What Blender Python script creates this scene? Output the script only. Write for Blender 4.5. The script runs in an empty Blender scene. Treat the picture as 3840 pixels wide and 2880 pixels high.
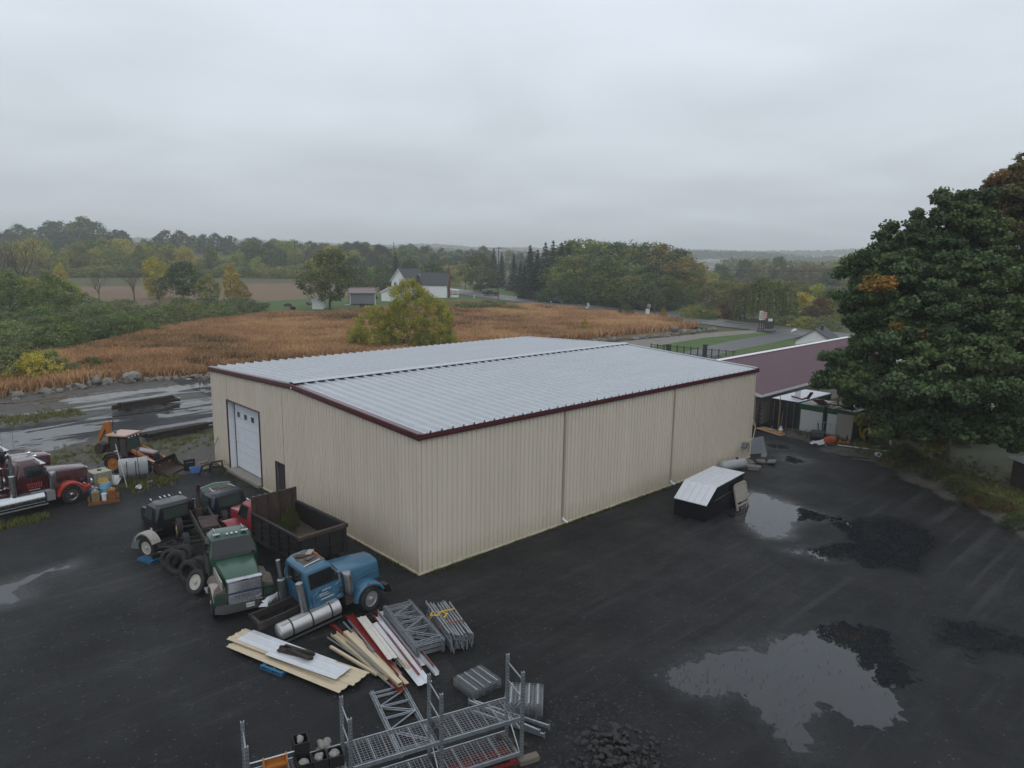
import bpy, bmesh, math, random
import numpy as np
from mathutils import Vector, Matrix, Euler
R = math.radians
random.seed(7)
scene = bpy.context.scene
COL = scene.collection
# ------------------------------------------------------------------ camera
CAM = np.array([-17.5009, -24.2394, 14.0271]); FPX = 2702.8
PITCH, ROLL, YAW = R(10.324), R(0.904), R(46.606)
_fw = np.array([math.cos(YAW)*math.cos(PITCH), math.sin(YAW)*math.cos(PITCH), -math.sin(PITCH)])
_rt = np.array([math.sin(YAW), -math.cos(YAW), 0.0]); _up = np.cross(_rt, _fw)
RT = math.cos(ROLL)*_rt + math.sin(ROLL)*_up
UP = -math.sin(ROLL)*_rt + math.cos(ROLL)*_up
cam_data = bpy.data.cameras.new('camera'); cam = bpy.data.objects.new('camera', cam_data)
COL.objects.link(cam)
cam.matrix_world = Matrix(((RT[0], UP[0], -_fw[0], CAM[0]), (RT[1], UP[1], -_fw[1], CAM[1]), (RT[2], UP[2], -_fw[2], CAM[2]), (0, 0, 0, 1)))
cam_data.sensor_width = 36.0; cam_data.lens = FPX/3840*36.0
cam_data.clip_start = 0.1; cam_data.clip_end = 12000
scene.camera = cam
# ------------------------------------------------------------------ sky: overcast
SUN_EL, SUN_AZ = R(52), R(232)      # azimuth of the sun measured from +x towards +y
world = bpy.data.worlds.new('World'); scene.world = world; world.use_nodes = True
wn = world.node_tree.nodes; wl = world.node_tree.links
for n in list(wn): wn.remove(n)
w_out = wn.new('ShaderNodeOutputWorld'); w_bg = wn.new('ShaderNodeBackground')
sky = wn.new('ShaderNodeTexSky'); sky.sky_type = 'NISHITA'; sky.sun_disc = False
sky.sun_elevation = SUN_EL; sky.sun_rotation = math.pi/2 - SUN_AZ; sky.dust_density = 6.0; sky.air_density = 1.5
tc = wn.new('ShaderNodeTexCoord'); sep = wn.new('ShaderNodeSeparateXYZ')
wl.new(tc.outputs['Generated'], sep.inputs[0])
def wmath(op, a, b=None, clamp=False):
    n = wn.new('ShaderNodeMath'); n.operation = op; n.use_clamp = clamp
    for i, v in enumerate((a, b)):
        if v is None: continue
        if isinstance(v, (int, float)): n.inputs[i].default_value = v
        else: wl.new(v, n.inputs[i])
    return n.outputs[0]
zc = wmath('MAXIMUM', sep.outputs[2], 0.0)
grad = wmath('ADD', wmath('MINIMUM', wmath('MULTIPLY', zc, 1.3), 0.40), 0.98)             # overcast sky: brighter towards the zenith
# cloud deck: the view direction meets a flat layer, so the cloud texture stretches towards the horizon
den = wmath('ADD', zc, 0.16)
comb = wn.new('ShaderNodeCombineXYZ')
wl.new(wmath('DIVIDE', sep.outputs[0], den), comb.inputs[0]); wl.new(wmath('DIVIDE', sep.outputs[1], den), comb.inputs[1])
noi = wn.new('ShaderNodeTexNoise'); noi.inputs['Scale'].default_value = 1.15; noi.inputs['Detail'].default_value = 6; noi.inputs['Roughness'].default_value = 0.46; noi.inputs['Distortion'].default_value = 0.35
wl.new(comb.outputs[0], noi.inputs['Vector'])
cmod = wmath('ADD', wmath('MULTIPLY', noi.outputs['Fac'], 0.42), 0.79)
lum = wmath('MULTIPLY', grad, cmod)
deck = wn.new('ShaderNodeMix'); deck.data_type = 'RGBA'; deck.blend_type = 'MULTIPLY'; deck.inputs[0].default_value = 1.0
ccol = wn.new('ShaderNodeCombineColor')
for i in range(3): wl.new(lum, ccol.inputs[i])
deck.inputs[6].default_value = (5.9, 6.4, 7.0, 1); wl.new(ccol.outputs[0], deck.inputs[7])
mixs = wn.new('ShaderNodeMix'); mixs.data_type = 'RGBA'; mixs.inputs[0].default_value = 0.9
wl.new(sky.outputs[0], mixs.inputs[6]); wl.new(deck.outputs[2], mixs.inputs[7])
wl.new(mixs.outputs[2], w_bg.inputs[0]); w_bg.inputs[1].default_value = 0.1
wl.new(w_bg.outputs[0], w_out.inputs[0])
sun_d = bpy.data.lights.new('sun', 'SUN'); sun_d.energy = 0.5; sun_d.angle = R(40); sun_d.color = (1.0, 0.97, 0.93)
sun = bpy.data.objects.new('sun', sun_d); COL.objects.link(sun)
sd = Vector((math.cos(SUN_EL)*math.cos(SUN_AZ), math.cos(SUN_EL)*math.sin(SUN_AZ), math.sin(SUN_EL)))
sun.rotation_euler = sd.to_track_quat('Z', 'Y').to_euler(); sun.location = (0, 0, 60)
scene.view_settings.view_transform = 'Standard'; scene.view_settings.look = 'None'
scene.view_settings.exposure = 0.0; scene.view_settings.gamma = 1.0; scene.view_settings.use_curve_mapping = False
scene.cycles.max_bounces = 6; scene.cycles.diffuse_bounces = 3; scene.cycles.glossy_bounces = 3
scene.cycles.transmission_bounces = 4; scene.cycles.transparent_max_bounces = 8; scene.cycles.volume_bounces = 2
scene.cycles.caustics_reflective = False; scene.cycles.caustics_refractive = False
scene.cycles.use_denoising = True; scene.cycles.use_adaptive_sampling = True; scene.cycles.adaptive_threshold = 0.02

# ------------------------------------------------------------------ survey helper: a picture point at a known height -> its place on the site
def ray(px, py): return _fw + RT*(px-1920)/FPX + UP*(1440-py)/FPX
def G(px, py, z=0.0):
    d = ray(px, py); t = (z-CAM[2])/d[2]; p = CAM+t*d
    return Vector((p[0], p[1], z))
def GD(px, py, dist):
    d = ray(px, py); h = math.hypot(d[0], d[1]); p = CAM + d*(dist/h); return Vector(p)

# ------------------------------------------------------------------ mesh builder
class MB:
    def __init__(s): s.v = []; s.f = []
    def add(s, vs, fs):
        o = len(s.v); s.v += [tuple(p) for p in vs]; s.f += [tuple(i+o for i in f) for f in fs]; return s
    def box(s, x0, x1, y0, y1, z0, z1, M=None):
        vs = [Vector(p) for p in ((x0,y0,z0),(x1,y0,z0),(x1,y1,z0),(x0,y1,z0),(x0,y0,z1),(x1,y0,z1),(x1,y1,z1),(x0,y1,z1))]
        if M is not None: vs = [M @ p for p in vs]
        return s.add(vs, [(0,3,2,1),(4,5,6,7),(0,1,5,4),(1,2,6,5),(2,3,7,6),(3,0,4,7)])
    def cbox(s, c, d, M=None):
        return s.box(c[0]-d[0]/2, c[0]+d[0]/2, c[1]-d[1]/2, c[1]+d[1]/2, c[2]-d[2]/2, c[2]+d[2]/2, M)
    def ring(s, rings, cap=True, closed=False):
        n = len(rings[0]); o = len(s.v)
        for r in rings: s.v += [tuple(p) for p in r]
        m = len(rings)
        for k in range(m-1 + (1 if closed else 0)):
            a = o+k*n; b = o+((k+1) % m)*n
            for i in range(n):
                j = (i+1) % n; s.f.append((a+i, a+j, b+j, b+i))
        if cap and not closed:
            s.f.append(tuple(o+i for i in reversed(range(n)))); s.f.append(tuple(o+(m-1)*n+i for i in range(n)))
        return s
    def tube(s, p0, p1, r0, r1=None, n=8, cap=True):
        return s.path([p0, p1], [r0, r0 if r1 is None else r1], n, cap)
    def path(s, pts, rad, n=8, cap=True):
        pts = [Vector(p) for p in pts]; m = len(pts)
        if not isinstance(rad, (list, tuple)): rad = [rad]*m
        rings = []; up = None
        for k in range(m):
            t = (pts[min(k+1, m-1)]-pts[max(k-1, 0)]).normalized()
            if up is None:
                up = Vector((0, 0, 1)) if abs(t.z) < 0.9 else Vector((1, 0, 0))
            u = t.cross(up)
            if u.length < 1e-5: u = t.cross(Vector((0.3, 1, 0.2)))
            u.normalize(); w = u.cross(t).normalized(); up = w
            rings.append([pts[k] + (u*math.cos(2*math.pi*i/n) + w*math.sin(2*math.pi*i/n))*rad[k] for i in range(n)])
        return s.ring(rings, cap)
    def bar(s, p0, p1, w, h, up=(0, 0, 1)):
        p0 = Vector(p0); p1 = Vector(p1); t = (p1-p0).normalized(); up = Vector(up)
        if abs(t.dot(up)) > 0.98: up = Vector((1, 0, 0))
        u = t.cross(up).normalized(); q = u.cross(t).normalized()
        r = lambda p: [p-u*w/2-q*h/2, p+u*w/2-q*h/2, p+u*w/2+q*h/2, p-u*w/2+q*h/2]
        return s.ring([r(p0), r(p1)])
    def lathe(s, prof, c=(0, 0, 0), axis=(0, 0, 1), n=16, close=False):
        ax = Vector(axis).normalized(); c = Vector(c)
        u = ax.cross(Vector((0, 0, 1)) if abs(ax.z) < 0.9 else Vector((1, 0, 0))).normalized(); w = ax.cross(u)
        rings = [[c + ax*h + (u*math.cos(2*math.pi*i/n)+w*math.sin(2*math.pi*i/n))*max(r, 1e-4) for i in range(n)] for r, h in prof]
        return s.ring(rings, not close, close)
    def prism(s, prof, p0, p1, M=None):
        """prof: list of (a,b); extruded from p0 to p1 offsets along the third axis given by M (a->x, b->z, along->y)"""
        A = [Vector((a, p0, b)) for a, b in prof]; B = [Vector((a, p1, b)) for a, b in prof]
        if M is not None: A = [M @ p for p in A]; B = [M @ p for p in B]
        return s.ring([A, B])
    def quad(s, *p): return s.add(p, [tuple(range(len(p)))])
    def xform(s, M): s.v = [tuple(M @ Vector(p)) for p in s.v]; return s
    def mesh(s, name, bevel=0.0, smooth=None):
        me = bpy.data.meshes.new(name); me.from_pydata(s.v, [], s.f); me.update()
        if True:
            bm = bmesh.new(); bm.from_mesh(me)
            bmesh.ops.recalc_face_normals(bm, faces=bm.faces)
            if bevel:
                es = [e for e in bm.edges if len(e.link_faces) == 2 and e.calc_face_angle(0) > R(28)]
                bmesh.ops.bevel(bm, geom=es, offset=bevel, segments=2, affect='EDGES', profile=0.6, clamp_overlap=True)
            bm.to_mesh(me); bm.free()
        if smooth is not None:
            me.shade_smooth(); me.set_sharp_from_angle(angle=R(smooth))
        return me
    def build(s, name, mat, parent=None, bevel=0.0, smooth=None):
        return link(name, s.mesh(name, bevel, smooth), mat, parent)
def link(name, me, mat=None, parent=None):
    if mat is not None and not me.materials: me.materials.append(MAT[mat] if isinstance(mat, str) else mat)
    o = bpy.data.objects.new(name, me); COL.objects.link(o)
    if parent is not None: o.parent = parent
    return o
def tag(o, label=None, cat=None, group=None, kind=None):
    if label: o['label'] = label
    if cat: o['category'] = cat
    if group: o['group'] = group
    if kind or cat: o['kind'] = kind or 'thing'
    return o
def thing(name, label, cat, loc=(0, 0, 0), rz=0.0, group=None, rx=0.0, ry=0.0):
    o = bpy.data.objects.new(name, None); COL.objects.link(o); o.empty_display_size = 0.2
    o.location = loc; o.rotation_euler = (rx, ry, rz); return tag(o, label, cat, group)
def copy_tree(o, parent=None):
    c = o.copy(); COL.objects.link(c)
    if parent is not None: c.parent = parent
    for ch in KIDS.get(o.name, None) or list(o.children): copy_tree(ch, c)
    return c
KIDS = {}
def struct(name, me, mat): return tag(link(name, me, mat), kind='structure')
def np_mesh(name, V, F, nper, attrs=None):
    """V (n,3) verts, F (m,nper) faces -> mesh, built in one go"""
    me = bpy.data.meshes.new(name); V = np.asarray(V, np.float32); F = np.asarray(F, np.int32)
    me.vertices.add(len(V)); me.vertices.foreach_set('co', V.ravel())
    me.loops.add(F.size); me.loops.foreach_set('vertex_index', F.ravel())
    me.polygons.add(len(F)); me.polygons.foreach_set('loop_start', np.arange(0, F.size, nper, dtype=np.int32))
    me.update(calc_edges=True)
    for k, a in (attrs or {}).items():
        at = me.attributes.new(k, 'FLOAT', 'POINT'); at.data.foreach_set('value', np.asarray(a, np.float32))
    return me
# ------------------------------------------------------------------ value noise
def vnoise(x, y, seed=0):
    x = np.asarray(x, float); y = np.asarray(y, float)
    xi = np.floor(x).astype(np.int64); yi = np.floor(y).astype(np.int64); xf = x-xi; yf = y-yi
    u = xf*xf*(3-2*xf); v = yf*yf*(3-2*yf)
    def h(a, b):
        n = (a*374761393 + b*668265263 + seed*974634777) & 0xffffffff
        n = ((n ^ (n >> 13))*1274126177) & 0xffffffff
        return ((n ^ (n >> 16)) & 0xffff)/65535.0
    return (h(xi, yi)*(1-u)+h(xi+1, yi)*u)*(1-v) + (h(xi, yi+1)*(1-u)+h(xi+1, yi+1)*u)*v
def fbm(x, y, oct=4, seed=0, gain=0.5):
    s = 0; a = 1; t = 0
    for k in range(oct):
        s = s + a*(vnoise(x*2**k, y*2**k, seed+k*17)-0.5); t += a; a *= gain
    return s/t*2
# ------------------------------------------------------------------ materials
MAT = {}
class NT:
    def __init__(s, name):
        m = bpy.data.materials.new(name); m.use_nodes = True; s.m = m; s.t = m.node_tree; s.n = s.t.nodes; s.l = s.t.links
        s.b = s.n['Principled BSDF']; s.out = s.n['Material Output']; MAT[name] = m
    def N(s, ty, **kw):
        n = s.n.new(ty)
        for k, v in kw.items():
            if k in n.inputs.keys(): n.inputs[k].default_value = v
            else: setattr(n, k, v)
        return n
    def L(s, a, b): s.l.new(a, b)
    def coord(s, kind='Object', scale=(1, 1, 1), rot=0.0):
        tcn = s.N('ShaderNodeTexCoord'); mp = s.N('ShaderNodeMapping'); mp.inputs['Scale'].default_value = scale; mp.inputs['Rotation'].default_value = (0, 0, rot)
        s.L(tcn.outputs[kind], mp.inputs[0]); return mp.outputs[0]
    def world(s, scale=(1, 1, 1), rot=0.0):
        g = s.N('ShaderNodeNewGeometry'); mp = s.N('ShaderNodeMapping'); mp.inputs['Scale'].default_value = scale; mp.inputs['Rotation'].default_value = (0, 0, rot)
        s.L(g.outputs['Position'], mp.inputs[0]); return mp.outputs[0]
    def noise(s, vec, scale, detail=4, rough=0.55, dist=0.0):
        n = s.N('ShaderNodeTexNoise', Scale=scale, Detail=detail, Roughness=rough, Distortion=dist); s.L(vec, n.inputs['Vector']); return n.outputs['Fac']
    def ramp(s, fac, stops, interp='LINEAR'):
        r = s.N('ShaderNodeValToRGB'); r.color_ramp.interpolation = interp; e = r.color_ramp.elements
        while len(e) < len(stops): e.new(0.5)
        for i, (p, c) in enumerate(stops):
            e[i].position = p; e[i].color = (*c, 1) if len(c) == 3 else c
        s.L(fac, r.inputs[0]); return r.outputs[0]
    def fr(s, fac, a, b):                                       # clamp-ramped float
        r = s.N('ShaderNodeMapRange'); r.inputs[1].default_value = a; r.inputs[2].default_value = b; s.L(fac, r.inputs[0]); return r.outputs[0]
    def mix(s, fac, a, b, mode='MIX'):
        m = s.N('ShaderNodeMix', data_type='RGBA', blend_type=mode)
        for sock, v in ((m.inputs[0], fac), (m.inputs[6], a), (m.inputs[7], b)):
            if isinstance(v, (int, float)): sock.default_value = v
            elif isinstance(v, (tuple, list)): sock.default_value = (*v, 1) if len(v) == 3 else v
            else: s.L(v, sock)
        return m.outputs[2]
    def mathn(s, op, a, b=None, clamp=False):
        n = s.N('ShaderNodeMath', operation=op, use_clamp=clamp)
        for i, v in enumerate((a, b)):
            if v is None: continue
            if isinstance(v, (int, float)): n.inputs[i].default_value = v
            else: s.L(v, n.inputs[i])
        return n.outputs[0]
    def set(s, **kw):
        for k, v in kw.items():
            k = {'color': 'Base Color', 'rough': 'Roughness', 'metal': 'Metallic', 'spec': 'Specular IOR Level', 'coat': 'Coat Weight', 'coatr': 'Coat Roughness', 'normal': 'Normal', 'trans': 'Transmission Weight'}.get(k, k)
            sock = s.b.inputs[k]
            if isinstance(v, (int, float)): sock.default_value = v
            elif isinstance(v, (tuple, list)): sock.default_value = (*v, 1) if len(v) == 3 else v
            else: s.L(v, sock)
        return s
    def bump(s, h, strength=0.3, dist=0.02):
        b = s.N('ShaderNodeBump', Strength=strength, Distance=dist); s.L(h, b.inputs['Height']); s.L(b.outputs[0], s.b.inputs['Normal']); return s
def paint(name, col, rough=0.35, metal=0.0, var=0.25, dirt=(0.10, 0.085, 0.07), dirt_amt=0.35, scale=3.0, coat=0.0, bump=0.0):
    """painted / coated thing: tone drift, dirt in blotches, uneven gloss"""
    t = NT(name); v = t.coord('Object')
    n1 = t.noise(v, scale, 5, 0.6); n2 = t.noise(v, scale*6, 3, 0.7)
    c = t.mix(t.fr(n1, 0.3, 0.7), tuple(x*(1-var) for x in col), tuple(min(1, x*(1+var*0.6)) for x in col))
    d = t.mathn('MULTIPLY', t.fr(t.mathn('ADD', t.mathn('MULTIPLY', n1, 0.6), t.mathn('MULTIPLY', n2, 0.4)), 0.52, 0.75), dirt_amt)
    c = t.mix(d, c, dirt)
    t.set(color=c, metal=metal, rough=t.mathn('ADD', t.mathn('MULTIPLY', n2, 0.25), rough-0.1, True))
    if coat: t.set(coat=coat, coatr=0.1)
    if bump: t.bump(n2, bump, 0.01)
    return t.m
def flat(name, col, rough=0.6, metal=0.0, spec=0.5):
    t = NT(name); v = t.coord('Object'); n = t.noise(v, 8, 4)
    t.set(color=t.mix(n, tuple(x*0.8 for x in col), tuple(min(1, x*1.2) for x in col)), rough=rough, metal=metal, spec=spec); return t.m
# ================================================================== ground materials
def m_yard():
    t = NT('yard_surface'); v = t.world()
    def at(n): a = t.N('ShaderNodeAttribute', attribute_name=n); return a.outputs['Fac']
    big = t.noise(v, 0.22, 5, 0.6); mid = t.noise(v, 1.6, 5, 0.65); fine = t.noise(v, 22, 4, 0.75); stone = t.noise(v, 55, 2, 0.6)
    vor = t.N('ShaderNodeTexVoronoi', Scale=17.0); t.L(v, vor.inputs['Vector'])
    pick = t.N('ShaderNodeTexWhiteNoise', noise_dimensions='3D'); t.L(vor.outputs['Position'], pick.inputs['Vector'])
    grav = t.mix(t.fr(fine, 0.3, 0.75), (0.004, 0.0046, 0.0053), (0.0155, 0.0168, 0.0182))
    rag = t.noise(t.world((1, 1, 1), R(40)), 5.5, 5, 0.75)
    grav = t.mix(t.fr(rag, 0.38, 0.62), t.mix(0.6, grav, (0.003, 0.0033, 0.0037)), grav)
    grav = t.mix(t.fr(big, 0.35, 0.7), grav, t.mix(0.4, grav, (0.028, 0.027, 0.027)))
    grav = t.mix(t.mathn('MULTIPLY', t.fr(mid, 0.58, 0.78), 0.5), grav, (0.050, 0.050, 0.050))
    grav = t.mix(t.mathn('MULTIPLY', t.mathn('GREATER_THAN', pick.outputs['Value'], 0.992), 0.6), grav, (0.10, 0.10, 0.098))
    for rr, sc_ in ((38, 1.1), (-24, 0.8), (8, 1.4)):
        tk = t.noise(t.world((.05*sc_, 1.5*sc_, 1), R(rr)), 1.0, 4, 0.6, 0.25); msk = t.fr(t.noise(t.world((1, 1, 1), R(rr)), 0.11, 2), .46, .62)
        grav = t.mix(t.mathn('MULTIPLY', t.mathn('MULTIPLY', t.fr(tk, .56, .66), msk), .55), grav, (0.040, 0.040, 0.041)); grav = t.mix(t.mathn('MULTIPLY', t.mathn('MULTIPLY', t.fr(tk, .44, .36), msk), .6), grav, (0.003, 0.0033, 0.0036))
    mud = t.mix(t.fr(mid, 0.3, 0.7), (0.045, 0.041, 0.036), (0.095, 0.086, 0.075))
    mud = t.mix(t.fr(fine, 0.45, 0.85), mud, (0.085, 0.077, 0.068))
    grs = t.mix(t.fr(t.noise(v, 5, 5, 0.7), 0.3, 0.7), (0.035, 0.045, 0.014), (0.085, 0.088, 0.03))
    edge = t.mathn('MULTIPLY', t.mathn('SUBTRACT', t.noise(v, 0.9, 6, 0.7), 0.5), 1.6)
    fm = t.fr(t.mathn('ADD', at('mud'), edge), 0.3, 0.7)
    fg = t.fr(t.mathn('ADD', at('green'), edge), 0.35, 0.75)
    c = t.mix(fm, grav, mud); c = t.mix(fg, c, grs)
    # standing water and wet film: long streaks along the drive
    vs = t.world((0.20, 0.75, 1), R(-6)); st = t.noise(vs, 0.55, 7, 0.58, 0.9)
    wet = t.fr(t.mathn('ADD', t.mathn('MULTIPLY', at('wet'), 0.30), t.mathn('MULTIPLY', st, 0.9)), 0.655, 0.685)
    wet = t.mathn('MULTIPLY', wet, t.mathn('GREATER_THAN', at('wet'), 0.03))
    damp = at('damp'); c = t.mix(t.mathn('MULTIPLY', damp, 0.55), c, (0.006, 0.0065, 0.007)); c = t.mix(wet, c, t.mix(0.55, c, (0.03, 0.03, 0.03)))
    r = t.mathn('SUBTRACT', 0.74, t.mathn('MULTIPLY', t.fr(big, 0.35, 0.7), 0.22)); r = t.mathn('SUBTRACT', r, t.mathn('MULTIPLY', damp, 0.42))
    rm = t.N('ShaderNodeMix', data_type='FLOAT'); t.L(wet, rm.inputs[0]); t.L(r, rm.inputs[2]); rm.inputs[3].default_value = 0.04
    t.set(color=c, rough=rm.outputs[0], spec=0.25)
    h = t.mathn('ADD', t.mathn('MULTIPLY', fine, 0.6), t.mathn('MULTIPLY', vor.outputs['Distance'], 0.8))
    h = t.mathn('MULTIPLY', h, t.mathn('SUBTRACT', 1.0, t.mathn('MAXIMUM', wet, t.mathn('MULTIPLY', damp, 0.6))))
    t.bump(h, 0.75, 0.03)
def m_soil(name, a, b, c=None, sc=0.5, rough=0.9, rows=None):
    t = NT(name); v = t.world(); n1 = t.noise(v, sc, 6, 0.65); n2 = t.noise(v, sc*9, 4, 0.7)
    col = t.mix(t.fr(n1, 0.3, 0.7), a, b)
    if c: col = t.mix(t.mathn('MULTIPLY', t.fr(n2, 0.5, 0.75), 0.6), col, c)
    if rows:
        w = t.N('ShaderNodeTexWave', Scale=rows[0]); w.inputs['Distortion'].default_value = 1.2; w.inputs['Detail'].default_value = 3; t.L(t.world((1, 1, 1), rows[1]), w.inputs['Vector'])
        col = t.mix(t.mathn('MULTIPLY', w.outputs['Fac'], 0.3), col, tuple(x*0.6 for x in a))
    t.set(color=col, rough=rough, spec=0.3); t.bump(n2, 0.6, 0.06)
m_yard()
m_soil('grass_ground', (0.05, 0.06, 0.018), (0.09, 0.085, 0.03), (0.12, 0.095, 0.04), 0.15)
m_soil('field_soil', (0.10, 0.062, 0.026), (0.14, 0.085, 0.036), (0.075, 0.06, 0.028), 0.4)
m_soil('lawn_grass', (0.045, 0.088, 0.018), (0.072, 0.12, 0.028), (0.09, 0.11, 0.035), 0.25)
m_soil('crop_stubble', (0.155, 0.10, 0.058), (0.19, 0.125, 0.072), (0.13, 0.095, 0.05), 0.035, rows=(0.35, 0.6))
m_soil('pale_gravel', (0.16, 0.145, 0.125), (0.23, 0.21, 0.18), (0.12, 0.11, 0.10), 0.6)
m_soil('dark_gravel', (0.05, 0.05, 0.052), (0.085, 0.085, 0.088), (0.12, 0.12, 0.12), 0.5, rough=0.45)
m_soil('forest_floor', (0.03, 0.032, 0.014), (0.05, 0.045, 0.02), None, 0.2)
t = NT('wet_asphalt'); v = t.world(); n = t.noise(v, 0.5, 5); t.set(color=t.mix(n, (0.045, 0.045, 0.048), (0.09, 0.09, 0.095)), rough=t.fr(t.noise(t.world((0.6, 0.12, 1)), 1.0, 4), 0.2, 0.9), spec=0.6)
flat('road_paint', (0.6, 0.45, 0.08), 0.5); flat('road_white', (0.55, 0.55, 0.53), 0.5)
t = NT('water'); t.set(color=(0.016, 0.018, 0.021), rough=0.015, spec=0.5); t.bump(t.noise(t.world(), 1.2, 3), 0.02, 0.01)
t = NT('lake_water'); t.set(color=(0.10, 0.115, 0.13), rough=0.12, spec=0.5)

# ================================================================== terrain
def terrain_h(x, y):
    h = 21*np.exp(-(((x-60)/300)**2 + ((y-700)/190)**2))
    h = h + 9*np.exp(-(((x-330)/160)**2 + ((y-520)/120)**2))
    return h
def TZ(x, y): return float(terrain_h(x, y)) - 0.10
gx = np.concatenate([np.linspace(-4500, -600, 18), np.arange(-560, 900, 26), np.linspace(940, 4500, 20)])
gy = np.concatenate([np.linspace(-4500, -200, 14), np.arange(-160, 1200, 26), np.linspace(1240, 4500, 20)])
X, Y = np.meshgrid(gx, gy, indexing='ij'); Z = terrain_h(X, Y) - 0.14
V = np.stack([X, Y, Z], -1).reshape(-1, 3); ny = len(gy)
ii, jj = np.meshgrid(np.arange(len(gx)-1), np.arange(ny-1), indexing='ij'); a = (ii*ny+jj).ravel()
me = np_mesh('ground', V, np.stack([a, a+ny, a+ny+1, a+1], 1), 4); me.shade_smooth(); struct('ground', me, 'grass_ground')

# ---- the yard: one fine sheet with its dips, berm and puddle hollows
def poly_px(pts, s=1.0, ox=0.0, oy=0.0): return np.array([G(ox+p[0]*s, oy+p[1]*s)[:2] for p in pts])
PUD = [
 ('yard_puddle', poly_px([(130,395),(250,335),(370,262),(530,262),(600,215),(690,235),(760,190),(900,140),(1050,100),(1180,85),(1290,100),(1410,135),(1450,200),(1520,290),(1600,390),(1560,440),(1480,480),(1540,600),(1560,640),(1480,700),(1380,705),(1250,665),(1150,610),(1040,560),(980,640),(1010,760),(960,840),(880,830),(800,770),(700,640),(620,500),(520,495),(400,525),(280,515),(180,445)], .651, 2400, 2280)),
 ('yard_puddle', poly_px([(205,1135),(330,1175),(480,1230),(620,1280),(760,1320),(910,1352),(780,1368),(640,1355),(560,1365),(530,1420),(500,1470),(420,1490),(330,1480),(250,1430),(160,1370),(90,1330),(140,1250)], .5154, 2700, 1250)),
 ('yard_puddle', poly_px([(1800,1128),(1870,1122),(1940,1126),(2000,1150),(2030,1176),(1995,1190),(1972,1232),(1930,1217),(1880,1227),(1850,1204),(1780,1208),(1740,1198),(1700,1190),(1760,1182),(1840,1172)], 1.736)),
 ('yard_puddle', poly_px([(2040,1343),(2100,1343),(2212,1373),(2290,1395),(2230,1422),(2150,1410),(2110,1428),(2085,1400),(2025,1385)], 1.736)),
 ('yard_puddle', poly_px([(-60,2215),(60,2180),(180,2140),(280,2112),(255,2138),(140,2168),(90,2200),(95,2240),(40,2262),(-60,2290)])),
 ('yard_puddle', poly_px([(540,1225),(680,1235),(800,1290),(925,1340),(780,1368),(660,1342)], .217, 2820, 1440)),
 ('yard_puddle', poly_px([(250,1045),(450,1033),(560,1068),(625,1108),(400,1118)], .217, 2820, 1440)),
]
def sdist(P, px, py):
    d = np.full(px.shape, 1e9); ins = np.zeros(px.shape, bool); n = len(P)
    for i in range(n):
        x0, y0 = P[i]; x1, y1 = P[(i+1) % n]; ex, ey = x1-x0, y1-y0
        tt = np.clip(((px-x0)*ex+(py-y0)*ey)/(ex*ex+ey*ey+1e-12), 0, 1)
        d = np.minimum(d, np.hypot(px-x0-tt*ex, py-y0-tt*ey))
        c = ((y0 > py) != (y1 > py)) & (px < ex*(py-y0)/(ey if abs(ey) > 1e-9 else 1e-9)+x0); ins ^= c
    return np.where(ins, -d, d)
def axis(*segs):
    out = []
    for a0, a1, st in segs: out.append(np.arange(a0, a1, st))
    return np.concatenate(out)
yx = axis((-75, -26, 2.0), (-26, -17, .6), (-17, 0, .28), (0, 36, .09), (36, 46, .4), (46, 72, 1.5)); yy = axis((-75, -30, 2.0), (-30, -24, .6), (-24, 2, .09), (2, 24, .3), (24, 60, .4))
X, Y = np.meshgrid(yx, yy, indexing='ij')
BND = [G(*p) for p in ((3840, 2010), (3600, 1890), (3380, 1790), (3200, 1720), (3100, 1690), (2950, 1640))]
bx = np.interp(Y, [-75, BND[0].y] + [b.y for b in BND[1:]] + [24, 60], [BND[0].x-42, BND[0].x] + [b.x for b in BND[1:]] + [60, 70])
off = X - bx + 1.4*fbm(X*.5, Y*.5, 4, 5)
Z = 0.020*fbm(X*.35, Y*.35, 3, 1) + 0.016*fbm(X*1.6+3, Y*1.6, 4, 2, .6) + 0.016*fbm((X*.9+Y*.4)*3.2, (Y*.9-X*.4)*.6, 4, 9, .6)
Z = np.where(Z > 0.015, 0.015+(Z-0.015)*.4, Z)
berm = 0.40*np.exp(-((off-1.6)/1.1)**2)*(1+.6*fbm(X*.7, Y*.7, 3, 8)) + 0.22*np.clip((off-1.5)/2, 0, 1)
Z = Z + 0.03 + np.where(Y < 6, berm, berm*np.clip((10-Y)/4, 0, 1))
DAMP = np.zeros_like(Z)
for nm, P in PUD:
    bb = (P[:, 0].min()-1.5, P[:, 0].max()+1.5, P[:, 1].min()-1.5, P[:, 1].max()+1.5)
    m = (X > bb[0]) & (X < bb[1]) & (Y > bb[2]) & (Y < bb[3])
    sdv = sdist(P, X[m], Y[m]) + 0.34*fbm(X[m]*.9, Y[m]*.9, 5, 33, .55) + 0.20*fbm((X[m]+Y[m])*2.6, (Y[m]-X[m])*.45, 4, 35, .6)
    DAMP[m] = np.maximum(DAMP[m], np.clip(1-(sdv-.05)/1.1, 0, 1)**1.5)
    Z[m] = np.minimum(Z[m], np.clip(sdv*.04, -.05, .2)) + np.where(sdv < .6, np.minimum(0.024*fbm(X[m]*4, Y[m]*4, 4, 44, .75), 0.03), 0)*np.clip(1+sdv*1.2, 0, 1)
sm = lambda v, a0, a1: np.clip((v-a0)/(a1-a0), 0, 1)
mudA = np.maximum(sm(off, -0.6, 0.5)*(X > 10), sm(Y, 20.5, 22.5)*(X < 8)*(1-sm(Y, 33.5, 35)*(1-sm(Y, 41.5, 43.5))*.85))
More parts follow.
